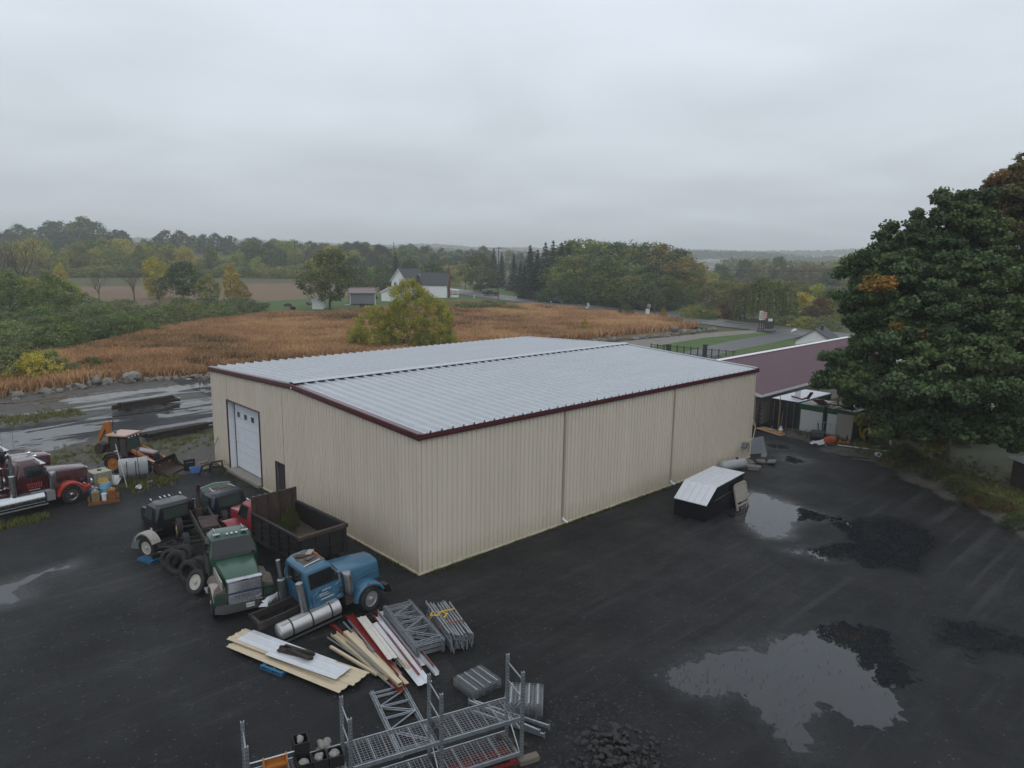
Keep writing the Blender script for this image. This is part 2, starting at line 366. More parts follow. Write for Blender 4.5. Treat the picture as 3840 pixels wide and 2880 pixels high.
greenA = np.maximum(0.95*sm(off, 2.0, 4.5)*(X > 10)*(Y < 12), (X < 8)*(0.47*sm(Y, 25, 28)*(1-sm(Y, 32, 34)) + 0.55*sm(Y, 42, 44)*(1-sm(Y, 46, 48))*sm(-X, -1, 4)))
wetA = (X < 30)*(sm(Y, 32, 34)*(1-sm(Y, 53, 55)))*0.75 + 0.28*sm(Y, 21, 22)*(1-sm(Y, 32, 34))*(X < 8)*0.5
wetA = np.where((X > 26) & (Y > -3) & (Y < 8), 0.25, wetA)
V = np.stack([X, Y, Z], -1).reshape(-1, 3); ny = len(yy)
ii, jj = np.meshgrid(np.arange(len(yx)-1), np.arange(ny-1), indexing='ij'); a = (ii*ny+jj).ravel()
me = np_mesh('yard', V, np.stack([a, a+ny, a+ny+1, a+1], 1), 4, {'mud': mudA.ravel(), 'green': greenA.ravel(), 'wet': wetA.ravel(), 'damp': DAMP.ravel()})
me.shade_smooth(); struct('yard', me, 'yard_surface')
YX, YY, YZ = yx, yy, Z
def yz(x, y):
    i = int(np.clip(np.searchsorted(YX, x), 1, len(YX)-1)); j = int(np.clip(np.searchsorted(YY, y), 1, len(YY)-1)); return float(YZ[i-1:i+1, j-1:j+1].mean())
for nm, P in PUD:
    c = P.mean(0); Q = c + (P-c)*1.0
    nrm = (Q-c)/np.linalg.norm(Q-c, axis=1)[:, None]; Q = Q + nrm*0.55
    mb = MB(); mb.quad(*[(q[0], q[1], -0.004) for q in Q]); bm = bmesh.new(); me = mb.mesh(nm); bm.from_mesh(me); bmesh.ops.triangulate(bm, faces=bm.faces); bm.to_mesh(me); bm.free()
    struct(nm, me, 'water')

def sheet(name, pts, z, mat, kind='structure'):
    mb = MB(); mb.quad(*[(p[0], p[1], z) for p in pts]); me = mb.mesh(name)
    bm = bmesh.new(); bm.from_mesh(me); bmesh.ops.triangulate(bm, faces=bm.faces); bm.to_mesh(me); bm.free()
    return tag(link(name, me, mat), kind=kind)
FIELD = [(-40, 57.5), (-7, 56.5), (2.5, 59), (12, 56), (40, 54), (64, 53.2), (89, 50.5), (108, 51.5), G(2640, 1236)[:2], G(2560, 1208)[:2], G(2300, 1180)[:2], G(2000, 1152)[:2], G(1750, 1140)[:2], G(1560, 1150)[:2], G(1200, 1182)[:2], G(980, 1184)[:2], G(700, 1225)[:2], G(420, 1290)[:2], G(250, 1330)[:2], (-40, 80)]
FIELD = [(float(p[0]), float(p[1])) for p in FIELD]
sheet('weed_field', FIELD, -0.06, 'field_soil')
sheet('house_lawn', [G(*p)[:2] for p in ((560, 1142), (900, 1130), (1120, 1118), (1470, 1092), (1640, 1085), (1720, 1108), (1900, 1132), (2100, 1152), (1750, 1142), (1560, 1152), (1200, 1184), (940, 1190), (700, 1175))], -0.03, 'lawn_grass')
sheet('crop_field', [G(*p)[:2] for p in ((-200, 1075), (120, 1030), (420, 1024), (900, 1024), (1130, 1042), (1500, 1085), (1440, 1100), (1120, 1122), (900, 1135), (560, 1147), (240, 1150))], -0.02, 'crop_stubble')
sheet('crop_field', [G(*p)[:2] for p in ((1350, 1012), (1560, 1014), (1790, 1016), (1800, 1072), (1650, 1072), (1560, 1060), (1340, 1038))], -0.02, 'crop_stubble')
sheet('roadside_lawn', [G(*p)[:2] for p in ((1640, 1075), (1800, 1070), (1920, 1072), (2000, 1115), (1920, 1112), (1720, 1090))], -0.01, 'lawn_grass')
sheet('wood_floor', [G(*p)[:2] for p in ((1930, 1075), (2600, 1100), (2620, 1170), (2480, 1168), (2000, 1125))], -0.015, 'forest_floor')
# road: centre line surveyed, 9 m wide with painted lines
RC = [G(*p) for p in ((1560, 1072), (1700, 1089), (1870, 1113), (2080, 1139), (2300, 1163), (2600, 1197), (2900, 1232), (3200, 1268))]
def ribbon(name, cl, w0, w1, z, mat):
    mb = MB(); L_, R_ = [], []
    for k, p in enumerate(cl):
        tdir = (cl[min(k+1, len(cl)-1)]-cl[max(k-1, 0)]); tdir.z = 0; tdir.normalize(); nn = Vector((-tdir.y, tdir.x, 0))
        L_.append((p.x+nn.x*w0, p.y+nn.y*w0, z)); R_.append((p.x+nn.x*w1, p.y+nn.y*w1, z))
    n = len(cl); mb.add(L_+R_, [(i, i+1, n+i+1, n+i) for i in range(n-1)])
    return tag(link(name, mb.mesh(name), mat), kind='structure')
ribbon('road_shoulder', RC, -6.6, 6.6, 0.0, 'dark_gravel')
ribbon('road', RC, -4.6, 4.6, 0.02, 'wet_asphalt')
ribbon('road_line', RC, -0.10, 0.10, 0.03, 'road_paint')
for s in (-4.1, 4.1): ribbon('road_line', RC, s-0.07, s+0.07, 0.03, 'road_white')
sheet('side_road', [G(*p)[:2] for p in ((2440, 1180), (2500, 1170), (2585, 1160), (2620, 1166), (2560, 1178), (2560, 1190))], 0.01, 'dark_gravel')
sheet('far_road', [G(*p)[:2] for p in ((1120, 1017), (1170, 1016), (1176, 1020), (1130, 1021))], 0.01, 'pale_gravel')
sheet('far_road', [G(*p)[:2] for p in ((1310, 1036), (1355, 1040), (1350, 1043), (1312, 1039))], 0.01, 'pale_gravel')
sheet('gravel_track', [G(*p)[:2] for p in ((1900, 1330), (2080, 1305), (2450, 1268), (2700, 1244), (2840, 1236), (2880, 1243), (2640, 1268), (2440, 1305), (2250, 1340))], -0.03, 'pale_gravel')
sheet('lawn', [G(*p)[:2] for p in ((2300, 1345), (2440, 1300), (2640, 1266), (2860, 1246), (2890, 1252), (2720, 1284), (2580, 1318), (2480, 1345))], -0.025, 'lawn_grass')
sheet('driveway', [G(*p)[:2] for p in ((2440, 1360), (2580, 1316), (2720, 1282), (2880, 1254), (2960, 1240), (3060, 1250), (2900, 1284), (2760, 1312), (2640, 1345))], -0.02, 'dark_gravel')
sheet('lawn', [G(*p)[:2] for p in ((2600, 1352), (2760, 1312), (2900, 1284), (3050, 1256), (3200, 1262), (3240, 1330), (2900, 1420), (2600, 1420))], -0.028, 'lawn_grass')
# lake and far shore
sheet('lake', [G(*p)[:2] for p in ((2560, 1019), (2680, 1021), (2800, 1019), (2810, 1004), (2690, 998), (2560, 999))], 0.0, 'lake_water')
# ================================================================== the steel warehouse
WW, WL, WH = 22.872, 28.688, 6.163; RISE, FH = 0.504, 0.242
def m_clad():
    t = NT('beige_cladding'); v = t.world(); n1 = t.noise(t.world((1, 1, .12)), 1.3, 5, 0.6); n2 = t.noise(v, 3, 5, 0.7)
    g = t.N('ShaderNodeNewGeometry'); sp = t.N('ShaderNodeSeparateXYZ'); t.L(g.outputs['Position'], sp.inputs[0])
    c = t.mix(t.fr(n1, 0.25, 0.75), (0.55, 0.495, 0.415), (0.62, 0.56, 0.475))
    low = t.mathn('MULTIPLY', t.fr(t.mathn('SUBTRACT', t.mathn('MULTIPLY', n2, 1.4), sp.outputs[2]), -0.4, 0.6), 0.38)     # algae and splash stains above the ground
    c = t.mix(low, c, (0.33, 0.28, 0.16))
    c = t.mix(t.mathn('MULTIPLY', t.fr(n2, 0.6, 0.85), 0.3), c, (0.40, 0.36, 0.28))
    t.set(color=c, rough=0.42, spec=0.35)
m_clad()
def m_roof():
    t = NT('galvanised_roof'); v = t.world((0.4, 2.2, 1)); n = t.noise(v, 0.8, 5, 0.6); n2 = t.noise(t.world(), 9, 3)
    t.set(color=t.mix(n, (0.42, 0.44, 0.465), (0.58, 0.60, 0.625)), metal=0.55, rough=t.fr(n, 0.1, 1.5), spec=0.5)
    t.set(rough=t.mathn('ADD', t.mathn('MULTIPLY', n, 0.25), 0.26)); t.bump(n2, 0.06, 0.01)
m_roof()
paint('maroon_trim', (0.075, 0.014, 0.019), 0.3, 0, 0.2, dirt_amt=0.15, coat=0.3)
paint('white_door', (0.66, 0.70, 0.75), 0.4, 0, 0.08, dirt_amt=0.2)
paint('concrete', (0.24, 0.225, 0.2), 0.85, 0, 0.25)
flat('dark_glass', (0.012, 0.013, 0.015), 0.08); flat('closure_dark', (0.03, 0.03, 0.032), 0.8)
paint('grey_door', (0.17, 0.185, 0.21), 0.35, 0, 0.15)
paint('downpipe_tan', (0.36, 0.31, 0.255), .45, 0, .1)
wh = thing('steel_warehouse', 'large beige ribbed steel warehouse with silver metal roof and maroon trim', 'warehouse')
def clad_panel(w, zb, zt0, zt1, holes=()):
    """ribbed sheet in the xz plane, outer face towards -y; three grooves; top edge may slope from zt0 to zt1"""
    prof = [(0, 0)]; g = w/3
    for k in range(3):
        x0 = k*g
        prof += [(x0+g*.5-.045, 0), (x0+g*.5-.028, .042), (x0+g*.5+.028, .042), (x0+g*.5+.045, 0)]
    prof += [(w, 0)]
    mb = MB(); n = len(prof); top = lambda x: zt0+(zt1-zt0)*x/w
    vs = [(x, y, zb) for x, y in prof]+[(x, y, top(x)) for x, y in prof]
    mb.add(vs, [(i, i+1, n+i+1, n+i) for i in range(n-1)])
    return mb
wall_long = thing('long_wall', None, None); wall_long.parent = wh
wall_gable = thing('gable_wall', None, None); wall_gable.parent = wh
NP = 34; pw = WL/NP; me_long = clad_panel(pw, 0.06, WH, WH).mesh('cladding_panel')
for k in range(NP):
    o = link('cladding_panel', me_long, 'beige_cladding', wall_long); o.location = (k*pw, 0, 0)
NG = 27; pg = WW/NG
DOOR = (15.74, 20.36, 4.60); MAN = (12.74, 13.76, 2.10)       # y0, y1, top
def gtop(y): return WH + RISE*(1-abs(y-WW/2)/(WW/2)) 
for k in range(NG):
    # panel k covers y from y1 (high) down to y0, seen from -x ; local x runs along -y
    y1, y0 = WW-k*pg, WW-(k+1)*pg
    spans = [(y1, y0, 0.06)]
    for (d0, d1, dt) in (DOOR, MAN):
        new = []
        for (a1, a0, zb) in spans:
            if a0 >= d1-1e-6 or a1 <= d0+1e-6: new.append((a1, a0, zb)); continue
            if a1 > d1+.01: new.append((a1, d1, zb))
            if a0 < d0-.01: new.append((d0, a0, zb))
            new.append((min(a1, d1), max(a0, d0), dt))
        spans = new
    for (a1, a0, zb) in spans:
        if a1-a0 < 0.05: continue
        mb = clad_panel(a1-a0, zb, gtop(a1), gtop(a0)) if a1-a0 > 0.5 else MB().add([(0, 0, zb), (a1-a0, 0, zb), (a1-a0, 0, gtop(a0)), (0, 0, gtop(a1))], [(0, 1, 2, 3)])
        o = mb.build('cladding_panel', 'beige_cladding', wall_gable); o.location = (0, a1, 0); o.rotation_euler = (0, 0, R(-90))
# far sides and core so that nothing shows through
MB().box(0.12, WL-.12, WW-.10, WW, 0, WH-.05).build('back_wall', 'beige_cladding', wh)
mb = MB(); mb.quad((WL, 0, 0), (WL, WW, 0), (WL, WW, WH), (WL, WW/2, WH+RISE), (WL, 0, WH)); mb.build('rear_wall', 'beige_cladding', wh)
MB().box(0.10, 0.14, 0.1, DOOR[0]-.05, 0, WH-.1).build('inner_lining', 'closure_dark', wh)
MB().box(0.45, WL-.2, 0.08, 0.14, 0, WH-.1).build('inner_lining', 'closure_dark', wh)
MB().box(-0.02, 0.10, -0.02, 0.10, 0.06, WH).build('corner_trim', 'beige_cladding', wh, smooth=30)
MB().box(-0.018, 0.08, WW-.1, WW+.02, 0.06, WH).build('corner_trim', 'beige_cladding', wh)
MB().box(WL-.1, WL+.02, -0.02, 0.08, 0.06, WH).build('corner_trim', 'beige_cladding', wh)
mb = MB(); mb.box(-0.05, WL+.03, -0.055, 0.05, 0.03, 0.10); mb.build('base_trim', 'beige_cladding', wh)
for y0, y1 in ((-0.05, MAN[0]), (MAN[1], DOOR[0]), (DOOR[1], WW)): MB().box(-0.055, 0.05, y0, y1, 0.028, 0.098).build('base_trim', 'beige_cladding', wh)
MB().box(-0.03, WL, -0.03, WW, -0.3, 0.05).build('foundation', 'concrete', wh)
# roof: one ribbed panel per bay and slope
roof = thing('metal_roof', None, None); roof.parent = wh
NR = 47; rw = WL/NR; ov = 0.10; half = WW/2
def roof_panel():
    prof = [(0, 0), (rw*.5-.11, 0), (rw*.5-.085, .012), (rw*.5+.085, .012), (rw*.5+.11, 0), (rw-.105, 0), (rw-.05, .105), (rw-.005, .105), (rw+.035, .004)]
    mb = MB(); n = len(prof); z0, z1 = WH+FH, WH+FH+RISE
    vs = [(x, -ov, z0+h-.01) for x, h in prof]+[(x, half-.04, z1+h) for x, h in prof]
    mb.add(vs, [(i, i+1, n+i+1, n+i) for i in range(n-1)]); return mb
rp = roof_panel().mesh('roof_panel')
rp2 = rp.copy(); mm = Matrix.Translation((0, WW, 0)) @ Matrix.Scale(-1, 4, (0, 1, 0)); rp2.transform(mm); rp2.flip_normals()
for k in range(NR):
    for m in (rp, rp2):
        o = link('roof_panel', m, 'galvanised_roof', roof); o.location = (k*rw, 0, 0)
z1 = WH+FH+RISE
mb = MB(); mb.prism([(-.36, .105), (-.36, .112), (0, .16), (.36, .112), (.36, .105), (0, .15)], -0.06, WL+.06, Matrix.Translation((0, half, z1)) @ Matrix.Rotation(R(-90), 4, 'Z')); mb.build('ridge_cap', 'galvanised_roof', roof)
mb = MB(); mb.box(0, WL, half-.30, half+.30, z1-.05, z1+.07); mb.build('ridge_closure', 'closure_dark', roof)
# maroon eave gutters and rake trim
for yy0, s in ((0, -1), (WW, 1)):
    mb = MB(); prof = [(0, 0), (-.13, 0), (-.16, .06), (-.16, .25), (-.135, .25), (-.135, .07), (-.03, .07), (0, .25)]
    M = Matrix.Translation((0, yy0, WH-.01)) @ (Matrix.Rotation(R(90), 4, 'Z') if s < 0 else Matrix.Rotation(R(-90), 4, 'Z'))
    if s < 0: mb.prism(prof, -WL-.1, .1, M)
    else: mb.prism(prof, -.1, WL+.1, M)
    mb.build('eave_gutter', 'maroon_trim', wh)
for xx, s in ((0, -1), (WL, 1)):
    for (ya, yb) in ((-.17, half), (WW+.17, half)):
        za, zb_ = WH-.015, WH+RISE-.015
        o0 = xx+s*.02; o1 = xx+s*.10; oi = xx-s*.16
        mb = MB(); A = Vector((0, ya, za)); B = Vector((0, yb, zb_))
        prof = [(o0, 0), (o1, 0), (o1+s*.02, .08), (o1+s*.02, .265), (o1, .30), (oi, .305), (oi, .285), (o0, .285)]
        mb.ring([[Vector((p, A.y, A.z+h)) for p, h in prof], [Vector((p, B.y, B.z+h)) for p, h in prof]])
        mb.build('rake_trim', 'maroon_trim', wh)
MB().lathe([(0.05, 0), (0.05, .03)], (-.125, half-.15, WH+RISE+.08), (-1, 0, 0), 10).build('vent_cap', 'white_door', wh)
# downspouts
for xd in (9.18, 18.9):
    d = thing('downspout', None, None); d.parent = wh; d.location = (xd, 0, 0)
    MB().box(-.05, .05, -.085, -.008, .42, WH).build('pipe', 'downpipe_tan', d, bevel=.01)
    mb = MB(); mb.path([(0, -.05, .46), (0, -.06, .36), (.03, -.16, .27), (.07, -.34, .20)], [.055, .055, .055, .058], 8); mb.build('elbow', 'white_door', d, smooth=40)
# overhead door
od = thing('overhead_door', None, None); od.parent = wh
y0, y1, dt = DOOR; inset = 0.42
for zz0, zz1, yy0, yy1, nm in ((0.02, dt, y0-.07, y0, 'jamb_trim'), (0.02, dt, y1, y1+.07, 'jamb_trim'), (dt, dt+.08, y0-.07, y1+.07, 'head_trim')):
    MB().box(-.06, .02, yy0, yy1, zz0, zz1).build(nm, 'maroon_trim', od)
MB().box(0.02, inset, y1-.02, y1+.02, 0.05, dt).build('jamb_lining', 'white_door', od)
MB().box(0.02, inset, y0-.02, y0+.02, 0.05, dt).build('jamb_lining', 'white_door', od)
MB().box(0.02, inset, y0, y1, dt-.02, dt+.02).build('head_lining', 'white_door', od)
MB().box(inset-.03, inset+.0, y1-.08, y1-.02, .05, dt-.02).build('side_seal', 'maroon_trim', od)
ns = 8; sh = (dt-.3)/ns
for k in range(ns):
    zb = 0.26+k*sh; mb = MB()
    prof = [(0, 0), (.03, 0), (.03, sh-.012), (0, sh-.012)]
    for j in range(3): pass
    mb.box(inset, inset+.05, y0+.02, y1-.09, zb, zb+sh-.014)
    for j in range(1, 4): mb.box(inset-.008, inset, y0+.03, y1-.10, zb+j*sh/4-.045, zb+j*sh/4+.02)
    sec = mb.build('door_section', 'white_door', od)
    if k == 6:
        for w in range(4):
            yc = y1-.70-w*1.03
            f = MB(); f.box(inset-.03, inset-.009, yc-.25, yc+.25, zb+.06, zb+sh-.06); fo = f.build('window', 'white_door', sec)
            MB().box(inset-.036, inset-.031, yc-.19, yc+.19, zb+.11, zb+sh-.11).build('pane', 'dark_glass', fo)
MB().box(-.28, inset+.1, y0+.0, y1, -.05, 0.20).build('door_sill', 'concrete', od)
# man door
md = thing('service_door', None, None); md.parent = wh
y0, y1, dt = MAN
for zz0, zz1, yy0, yy1 in ((0.02, dt, y0-.05, y0), (0.02, dt, y1, y1+.05)): MB().box(-.05, .02, yy0, yy1, zz0, zz1).build('jamb_trim', 'maroon_trim', md)
MB().box(-.05, .02, y0-.05, y1+.05, dt, dt+.05).build('head_trim', 'maroon_trim', md)
MB().box(0.02, .26, y1-.03, y1+.01, 0.05, dt).build('jamb_lining', 'grey_door', md)
dd = MB(); dd.box(0.24, 0.28, y0+.02, y1-.04, .08, dt-.03); do = dd.build('door_leaf', 'grey_door', md)
MB().lathe([(.03, 0), (.03, .05)], (.24, y0+.14, 1.0), (-1, 0, 0), 10).build('door_handle', 'dark_glass', do)
# ================================================================== vegetation
def m_leaf(name, tint_var=0.5, trans=0.3, rough=0.55):
    """leaf colour = the object's own colour, shifted leaf by leaf"""
    t = NT(name); oi = t.N('ShaderNodeObjectInfo'); at = t.N('ShaderNodeAttribute', attribute_name='var')
    hs = t.N('ShaderNodeHueSaturation'); t.L(oi.outputs['Color'], hs.inputs['Color'])
    t.L(t.mathn('ADD', t.mathn('MULTIPLY', at.outputs['Fac'], tint_var*1.5), 1-tint_var*0.75), hs.inputs['Value'])
    t.L(t.mathn('ADD', t.mathn('MULTIPLY', at.outputs['Fac'], -0.05), 0.525), hs.inputs['Hue'])
    t.set(color=hs.outputs[0], rough=rough, spec=0.3)
    tr = t.N('ShaderNodeBsdfTranslucent'); t.L(hs.outputs[0], tr.inputs['Color'])
    mx = t.N('ShaderNodeMixShader'); mx.inputs[0].default_value = trans
    t.L(t.b.outputs[0], mx.inputs[1]); t.L(tr.outputs[0], mx.inputs[2]); t.L(mx.outputs[0], t.out.inputs['Surface']); return t.m
m_leaf('leaf', .7); m_leaf('needle', 0.5, 0.1); m_leaf('maple_leaf', 1.0, .35)
flat('bark', (0.075, 0.062, 0.05), 0.9); flat('pale_bark', (0.13, 0.115, 0.095), 0.9)
def leaf_mesh(name, C, Nn, size, var, rng, aspect=0.62):
    n = len(C); r = rng.normal(size=(n, 3)); u = np.cross(Nn, r); u /= np.linalg.norm(u, axis=1)[:, None]+1e-9; v = np.cross(Nn, u); v /= np.linalg.norm(v, axis=1)[:, None]+1e-9
    s = size[:, None]*.5; fold = Nn*s*.25
    V = np.stack([C-u*s-fold, C+v*s*aspect, C+u*s-fold, C-v*s*aspect], 1).reshape(-1, 3)
    return np_mesh(name, V, np.arange(4*n).reshape(n, 4), 4, {'var': np.repeat(var, 4)})
def unit(rng, n):
    d = rng.normal(size=(n, 3)); return d/np.linalg.norm(d, axis=1)[:, None]
def crown_pts(rng, nc, per, rad, rc, zcut=-0.75, lump=0.35, inner=0.5, seed=0):
    """clumps spread through an uneven ellipsoid, leaves on the shell of each clump"""
    d = unit(rng, nc*3); d = d[d[:, 2] > zcut][:nc]; nc = len(d)
    ph = rng.uniform(0, 6.28, 8); k = rng.normal(size=(8, 3))*2.2
    w = 1+lump*sum(np.sin(d@k[i]+ph[i]) for i in range(8))/3.0
    rr = (inner+(1-inner)*rng.uniform(0, 1, nc)**0.6)*w
    C = d*rr[:, None]*np.array(rad); rcs = rc*rng.uniform(.65, 1.3, nc)
    cl = np.repeat(np.arange(nc), per); dd = unit(rng, nc*per); dd[:, 2] = dd[:, 2]*.8+.12
    P = C[cl] + dd*rcs[cl][:, None]*(rng.uniform(.45, 1.05, nc*per)[:, None])*np.array([1, 1, .72])
    Nn = dd*.6+unit(rng, nc*per)*.75+np.array([0, 0, .35]); Nn /= np.linalg.norm(Nn, axis=1)[:, None]
    var = np.clip(.5*rng.uniform(0, 1, nc)[cl]+.5*rng.uniform(0, 1, nc*per), 0, 1)
    return P, Nn, var, C
def limbs(mb, rng, base_h, r0, C, n, top, spread=1.0, wob=0.25):
    pts = [(0, 0, -.3)]; m = 5
    for k in range(1, m+1): pts.append((rng.normal()*wob*.3*k*.3, rng.normal()*wob*.3*k*.3, top*k/m))
    mb.path(pts, [r0*1.35]+[r0*(1-.8*k/m) for k in range(1, m+1)], 7)
    idx = rng.choice(len(C), min(n, len(C)), replace=False)
    for i in idx:
        e = Vector(C[i]); f = rng.uniform(.25, .75); h = base_h+(top-base_h)*f*.7
        h = min(h, max(base_h*.7, e.z-.3)); s = Vector((0, 0, h)); mid = s.lerp(e, .5)+Vector((0, 0, (e-s).length*.10)); rr = r0*(.42-.2*f)
        mb.path([s, mid, e], [rr, rr*.6, rr*.15], 5)
PROTO = {}
def crown_prof(rng, nc, per, rad, z0, z1, rc, full=.62, lump=.22):
    """clumps filling a tree outline that is widest below the middle; more of them near the surface"""
    t = np.clip(rng.beta(1.15, 1.25, nc), .02, .985); prof = np.sin(np.pi*t**.72)**full
    a = rng.uniform(0, 6.2832, nc); ph = rng.uniform(0, 6.28, 6); kk = rng.integers(1, 5, 6); mm = rng.uniform(2, 7, 6)
    w = 1+lump*sum(np.sin(a*kk[i]+t*mm[i]+ph[i]) for i in range(6))/1.8
    rr = rad*prof*w*(.35+.65*rng.uniform(0, 1, nc)**.45); C = np.stack([np.cos(a)*rr, np.sin(a)*rr, z0+rc*.3+(z1-z0-rc*.8)*t], 1)
    rcs = rc*rng.uniform(.6, 1.35, nc); cl = np.repeat(np.arange(nc), per); dd = unit(rng, nc*per)
    P = C[cl]+dd*rcs[cl][:, None]*rng.uniform(.35, 1.05, nc*per)[:, None]*np.array([1, 1, .88])
    Nn = dd*.7+unit(rng, nc*per)*.8+np.array([0, 0, .25]); Nn /= np.linalg.norm(Nn, axis=1)[:, None]
    return P, Nn, np.clip(.55*rng.uniform(0, 1, nc)[cl]+.45*rng.uniform(0, 1, nc*per), 0, 1), C
def proto_broad(key, seed, H, rad, base, nc, per, rc, leaf, nl=7, *_, full=.62):
    rng = np.random.default_rng(seed); P, Nn, var, C = crown_prof(rng, nc, per, rad, base, H, rc, full)
    P[:, 2] = np.maximum(P[:, 2], .1)
    cr = leaf_mesh('crown', P, Nn, leaf*rng.uniform(.6, 1.35, len(P)), var, rng)
    mb = MB(); limbs(mb, rng, base*1.0+.4, H*.014+.05, C, nl, H*.66); PROTO[key] = (cr, mb.mesh('trunk', smooth=60), 'leaf')
def proto_conifer(key, seed, H, rad, per=16, leaf=.6, base=.05):
    rng = np.random.default_rng(seed); Ps, Ns, Vs = [], [], []; nl = int(H*1.5)
    for i in range(nl):
        f = base+(1-base)*i/nl; z = H*f; rr = rad*(1-f)**.85*rng.uniform(.82, 1.12)+.1; nb = max(5, int(6+rr*3.4))
        a0 = rng.uniform(0, 6.28)
        for b in range(nb):
            a = a0+6.283*b/nb+rng.normal()*.15; L = rr*rng.uniform(.7, 1.1); m = max(3, int(per*L/rad)+2)
            s = rng.uniform(.12, 1, m); P = np.stack([np.cos(a)*L*s, np.sin(a)*L*s, z-L*.34*s**1.5+rng.normal(size=m)*.12], 1)
            side = rng.normal(size=m)*.16*L*(1-s*.6); P[:, 0] += -np.sin(a)*side; P[:, 1] += np.cos(a)*side
            Nn = unit(rng, m)*.5+np.array([np.cos(a)*.3, np.sin(a)*.3, .8]); Nn /= np.linalg.norm(Nn, axis=1)[:, None]
            Ps.append(P); Ns.append(Nn); Vs.append(np.clip(rng.uniform(0, 1)*.5+rng.uniform(0, 1, m)*.5, 0, 1))
    P = np.concatenate(Ps); cr = leaf_mesh('crown', P, np.concatenate(Ns), leaf*rng.uniform(.7, 1.3, len(P)), np.concatenate(Vs), rng, .5)
    mb = MB(); mb.path([(0, 0, -.3), (0, 0, H*.5), (0, 0, H*.98)], [H*.016+.05, H*.009+.03, .02], 7); PROTO[key] = (cr, mb.mesh('trunk', smooth=60), 'needle')
def proto_bare(key, seed, H, spread=.5):
    rng = random.Random(seed); mb = MB()
    def grow(p, d, L, r, lev):
        q = p+d*L*.5+Vector((rng.uniform(-1, 1), rng.uniform(-1, 1), 0))*L*.05; e = p+d*L
        mb.path([p, q, e], [r, r*.8, r*.55], 5 if lev < 2 else 3, False)
        if lev >= 5: return
        for k in range(rng.choice((2, 3)) if lev else 5):
            nd = (d+Vector((rng.uniform(-1, 1), rng.uniform(-1, 1), rng.uniform(-.2, .7)))*spread).normalized()
            grow(p.lerp(e, rng.uniform(.55, 1)), nd, L*rng.uniform(.55, .8), r*.55, lev+1)
    grow(Vector((0, 0, -.2)), Vector((0, 0, 1)), H*.34, H*.016, 0); PROTO[key] = (None, mb.mesh('trunk'), 'leaf')
def proto_willow(key, seed, H, rad):
    rng = np.random.default_rng(seed); P, Nn, var, C = crown_pts(rng, 60, 40, (rad*.85, rad*.85, H*.25), rad*.22, -.2); P[:, 2] += H*.68
    Ps, Ns, Vs = [P], [Nn], [var]
    for i in range(190):
        a = rng.uniform(0, 6.28); rr = rad*math.sqrt(rng.uniform(.15, 1.05)); z1 = H*(.62+.25*(1-(rr/rad)**2))*rng.uniform(.85, 1.05); L = rng.uniform(.35, .75)*H*.8; m = 26
        s = np.linspace(0, 1, m); PP = np.stack([np.cos(a)*rr*(1+.08*s)+rng.normal(size=m)*.12, np.sin(a)*rr*(1+.08*s)+rng.normal(size=m)*.12, np.maximum(z1-L*s, .4)], 1)
        NN = np.stack([np.cos(a)+rng.normal(size=m)*.5, np.sin(a)+rng.normal(size=m)*.5, rng.normal(size=m)*.3], 1); NN /= np.linalg.norm(NN, axis=1)[:, None]
        Ps.append(PP); Ns.append(NN); Vs.append(np.clip(rng.uniform()*.7+rng.uniform(0, 1, m)*.3, 0, 1))
    P = np.concatenate(Ps); cr = leaf_mesh('crown', P, np.concatenate(Ns), .6*rng.uniform(.7, 1.3, len(P)), np.concatenate(Vs), rng, .4)
    mb = MB(); limbs(mb, rng, H*.2, .38, C+np.array([0, 0, H*.68]), 8, H*.7); PROTO[key] = (cr, mb.mesh('trunk', smooth=60), 'leaf')
# prototypes, all about 10 m tall before scaling
for i in range(4): proto_broad('round%d' % i, 10+i, 10, 4.2, (.9, .5, 1.5, .4)[i], 150, 40, .95, .40)
for i in range(3): proto_broad('tall%d' % i, 20+i, 10, 2.7, .6, 110, 40, .8, .38)
for i in range(3): proto_broad('far%d' % i, 30+i, 10, 4.4, .0, 120, 24, 1.1, .62, 3)
for i in range(4): proto_broad('bush%d' % i, 40+i, 4, 3.2, -.6, 110, 40, .62, .24, 5, full=.5)
for i in range(2): proto_conifer('spruce%d' % i, 50+i, 12, 3.0)
proto_conifer('sapling', 55, 2.4, 1.0, 20, .2)
for i in range(3): proto_bare('bare%d' % i, 60+i, 11, .62)
proto_willow('willow', 70, 12, 5.5)
def plant(kind, name, label, loc, h, rz, col, cat='tree', group=None, w=1.0, base_h=None, bark='bark', leafmat=None):
    cr, tr, lm = PROTO[kind]; H0 = {'b': 10}.get(kind[0], 10)
    H0 = 4 if kind.startswith('bush') else 12 if kind.startswith(('spruce', 'willow')) else 2.4 if kind == 'sapling' else 11 if kind.startswith('bare') else 10
    o = thing(name, label, cat, loc, rz, group); s = h/H0; o.scale = (s*w, s*w, s)
    if tr is not None: link('trunk', tr, bark, o)
    if cr is not None:
        c = link('crown' if not kind.startswith('bush') else 'foliage', cr, lm, o); c.color = (*col, 1)
    return o
rnd = random.Random(3)
def jit(c, a=.18):
    k = 1+rnd.uniform(-a, a); return tuple(max(0, x*k*(1+rnd.uniform(-a*.5, a*.5))) for x in c)
GREEN = (.14, .195, .042); DARK = (.072, .115, .038); OLIVE = (.27, .29, .055); YEL = (.44, .39, .06); OCHRE = (.40, .27, .05); WILL = (.165, .20, .075); SPR = (.022, .04, .022); RUST = (.13, .062, .022)
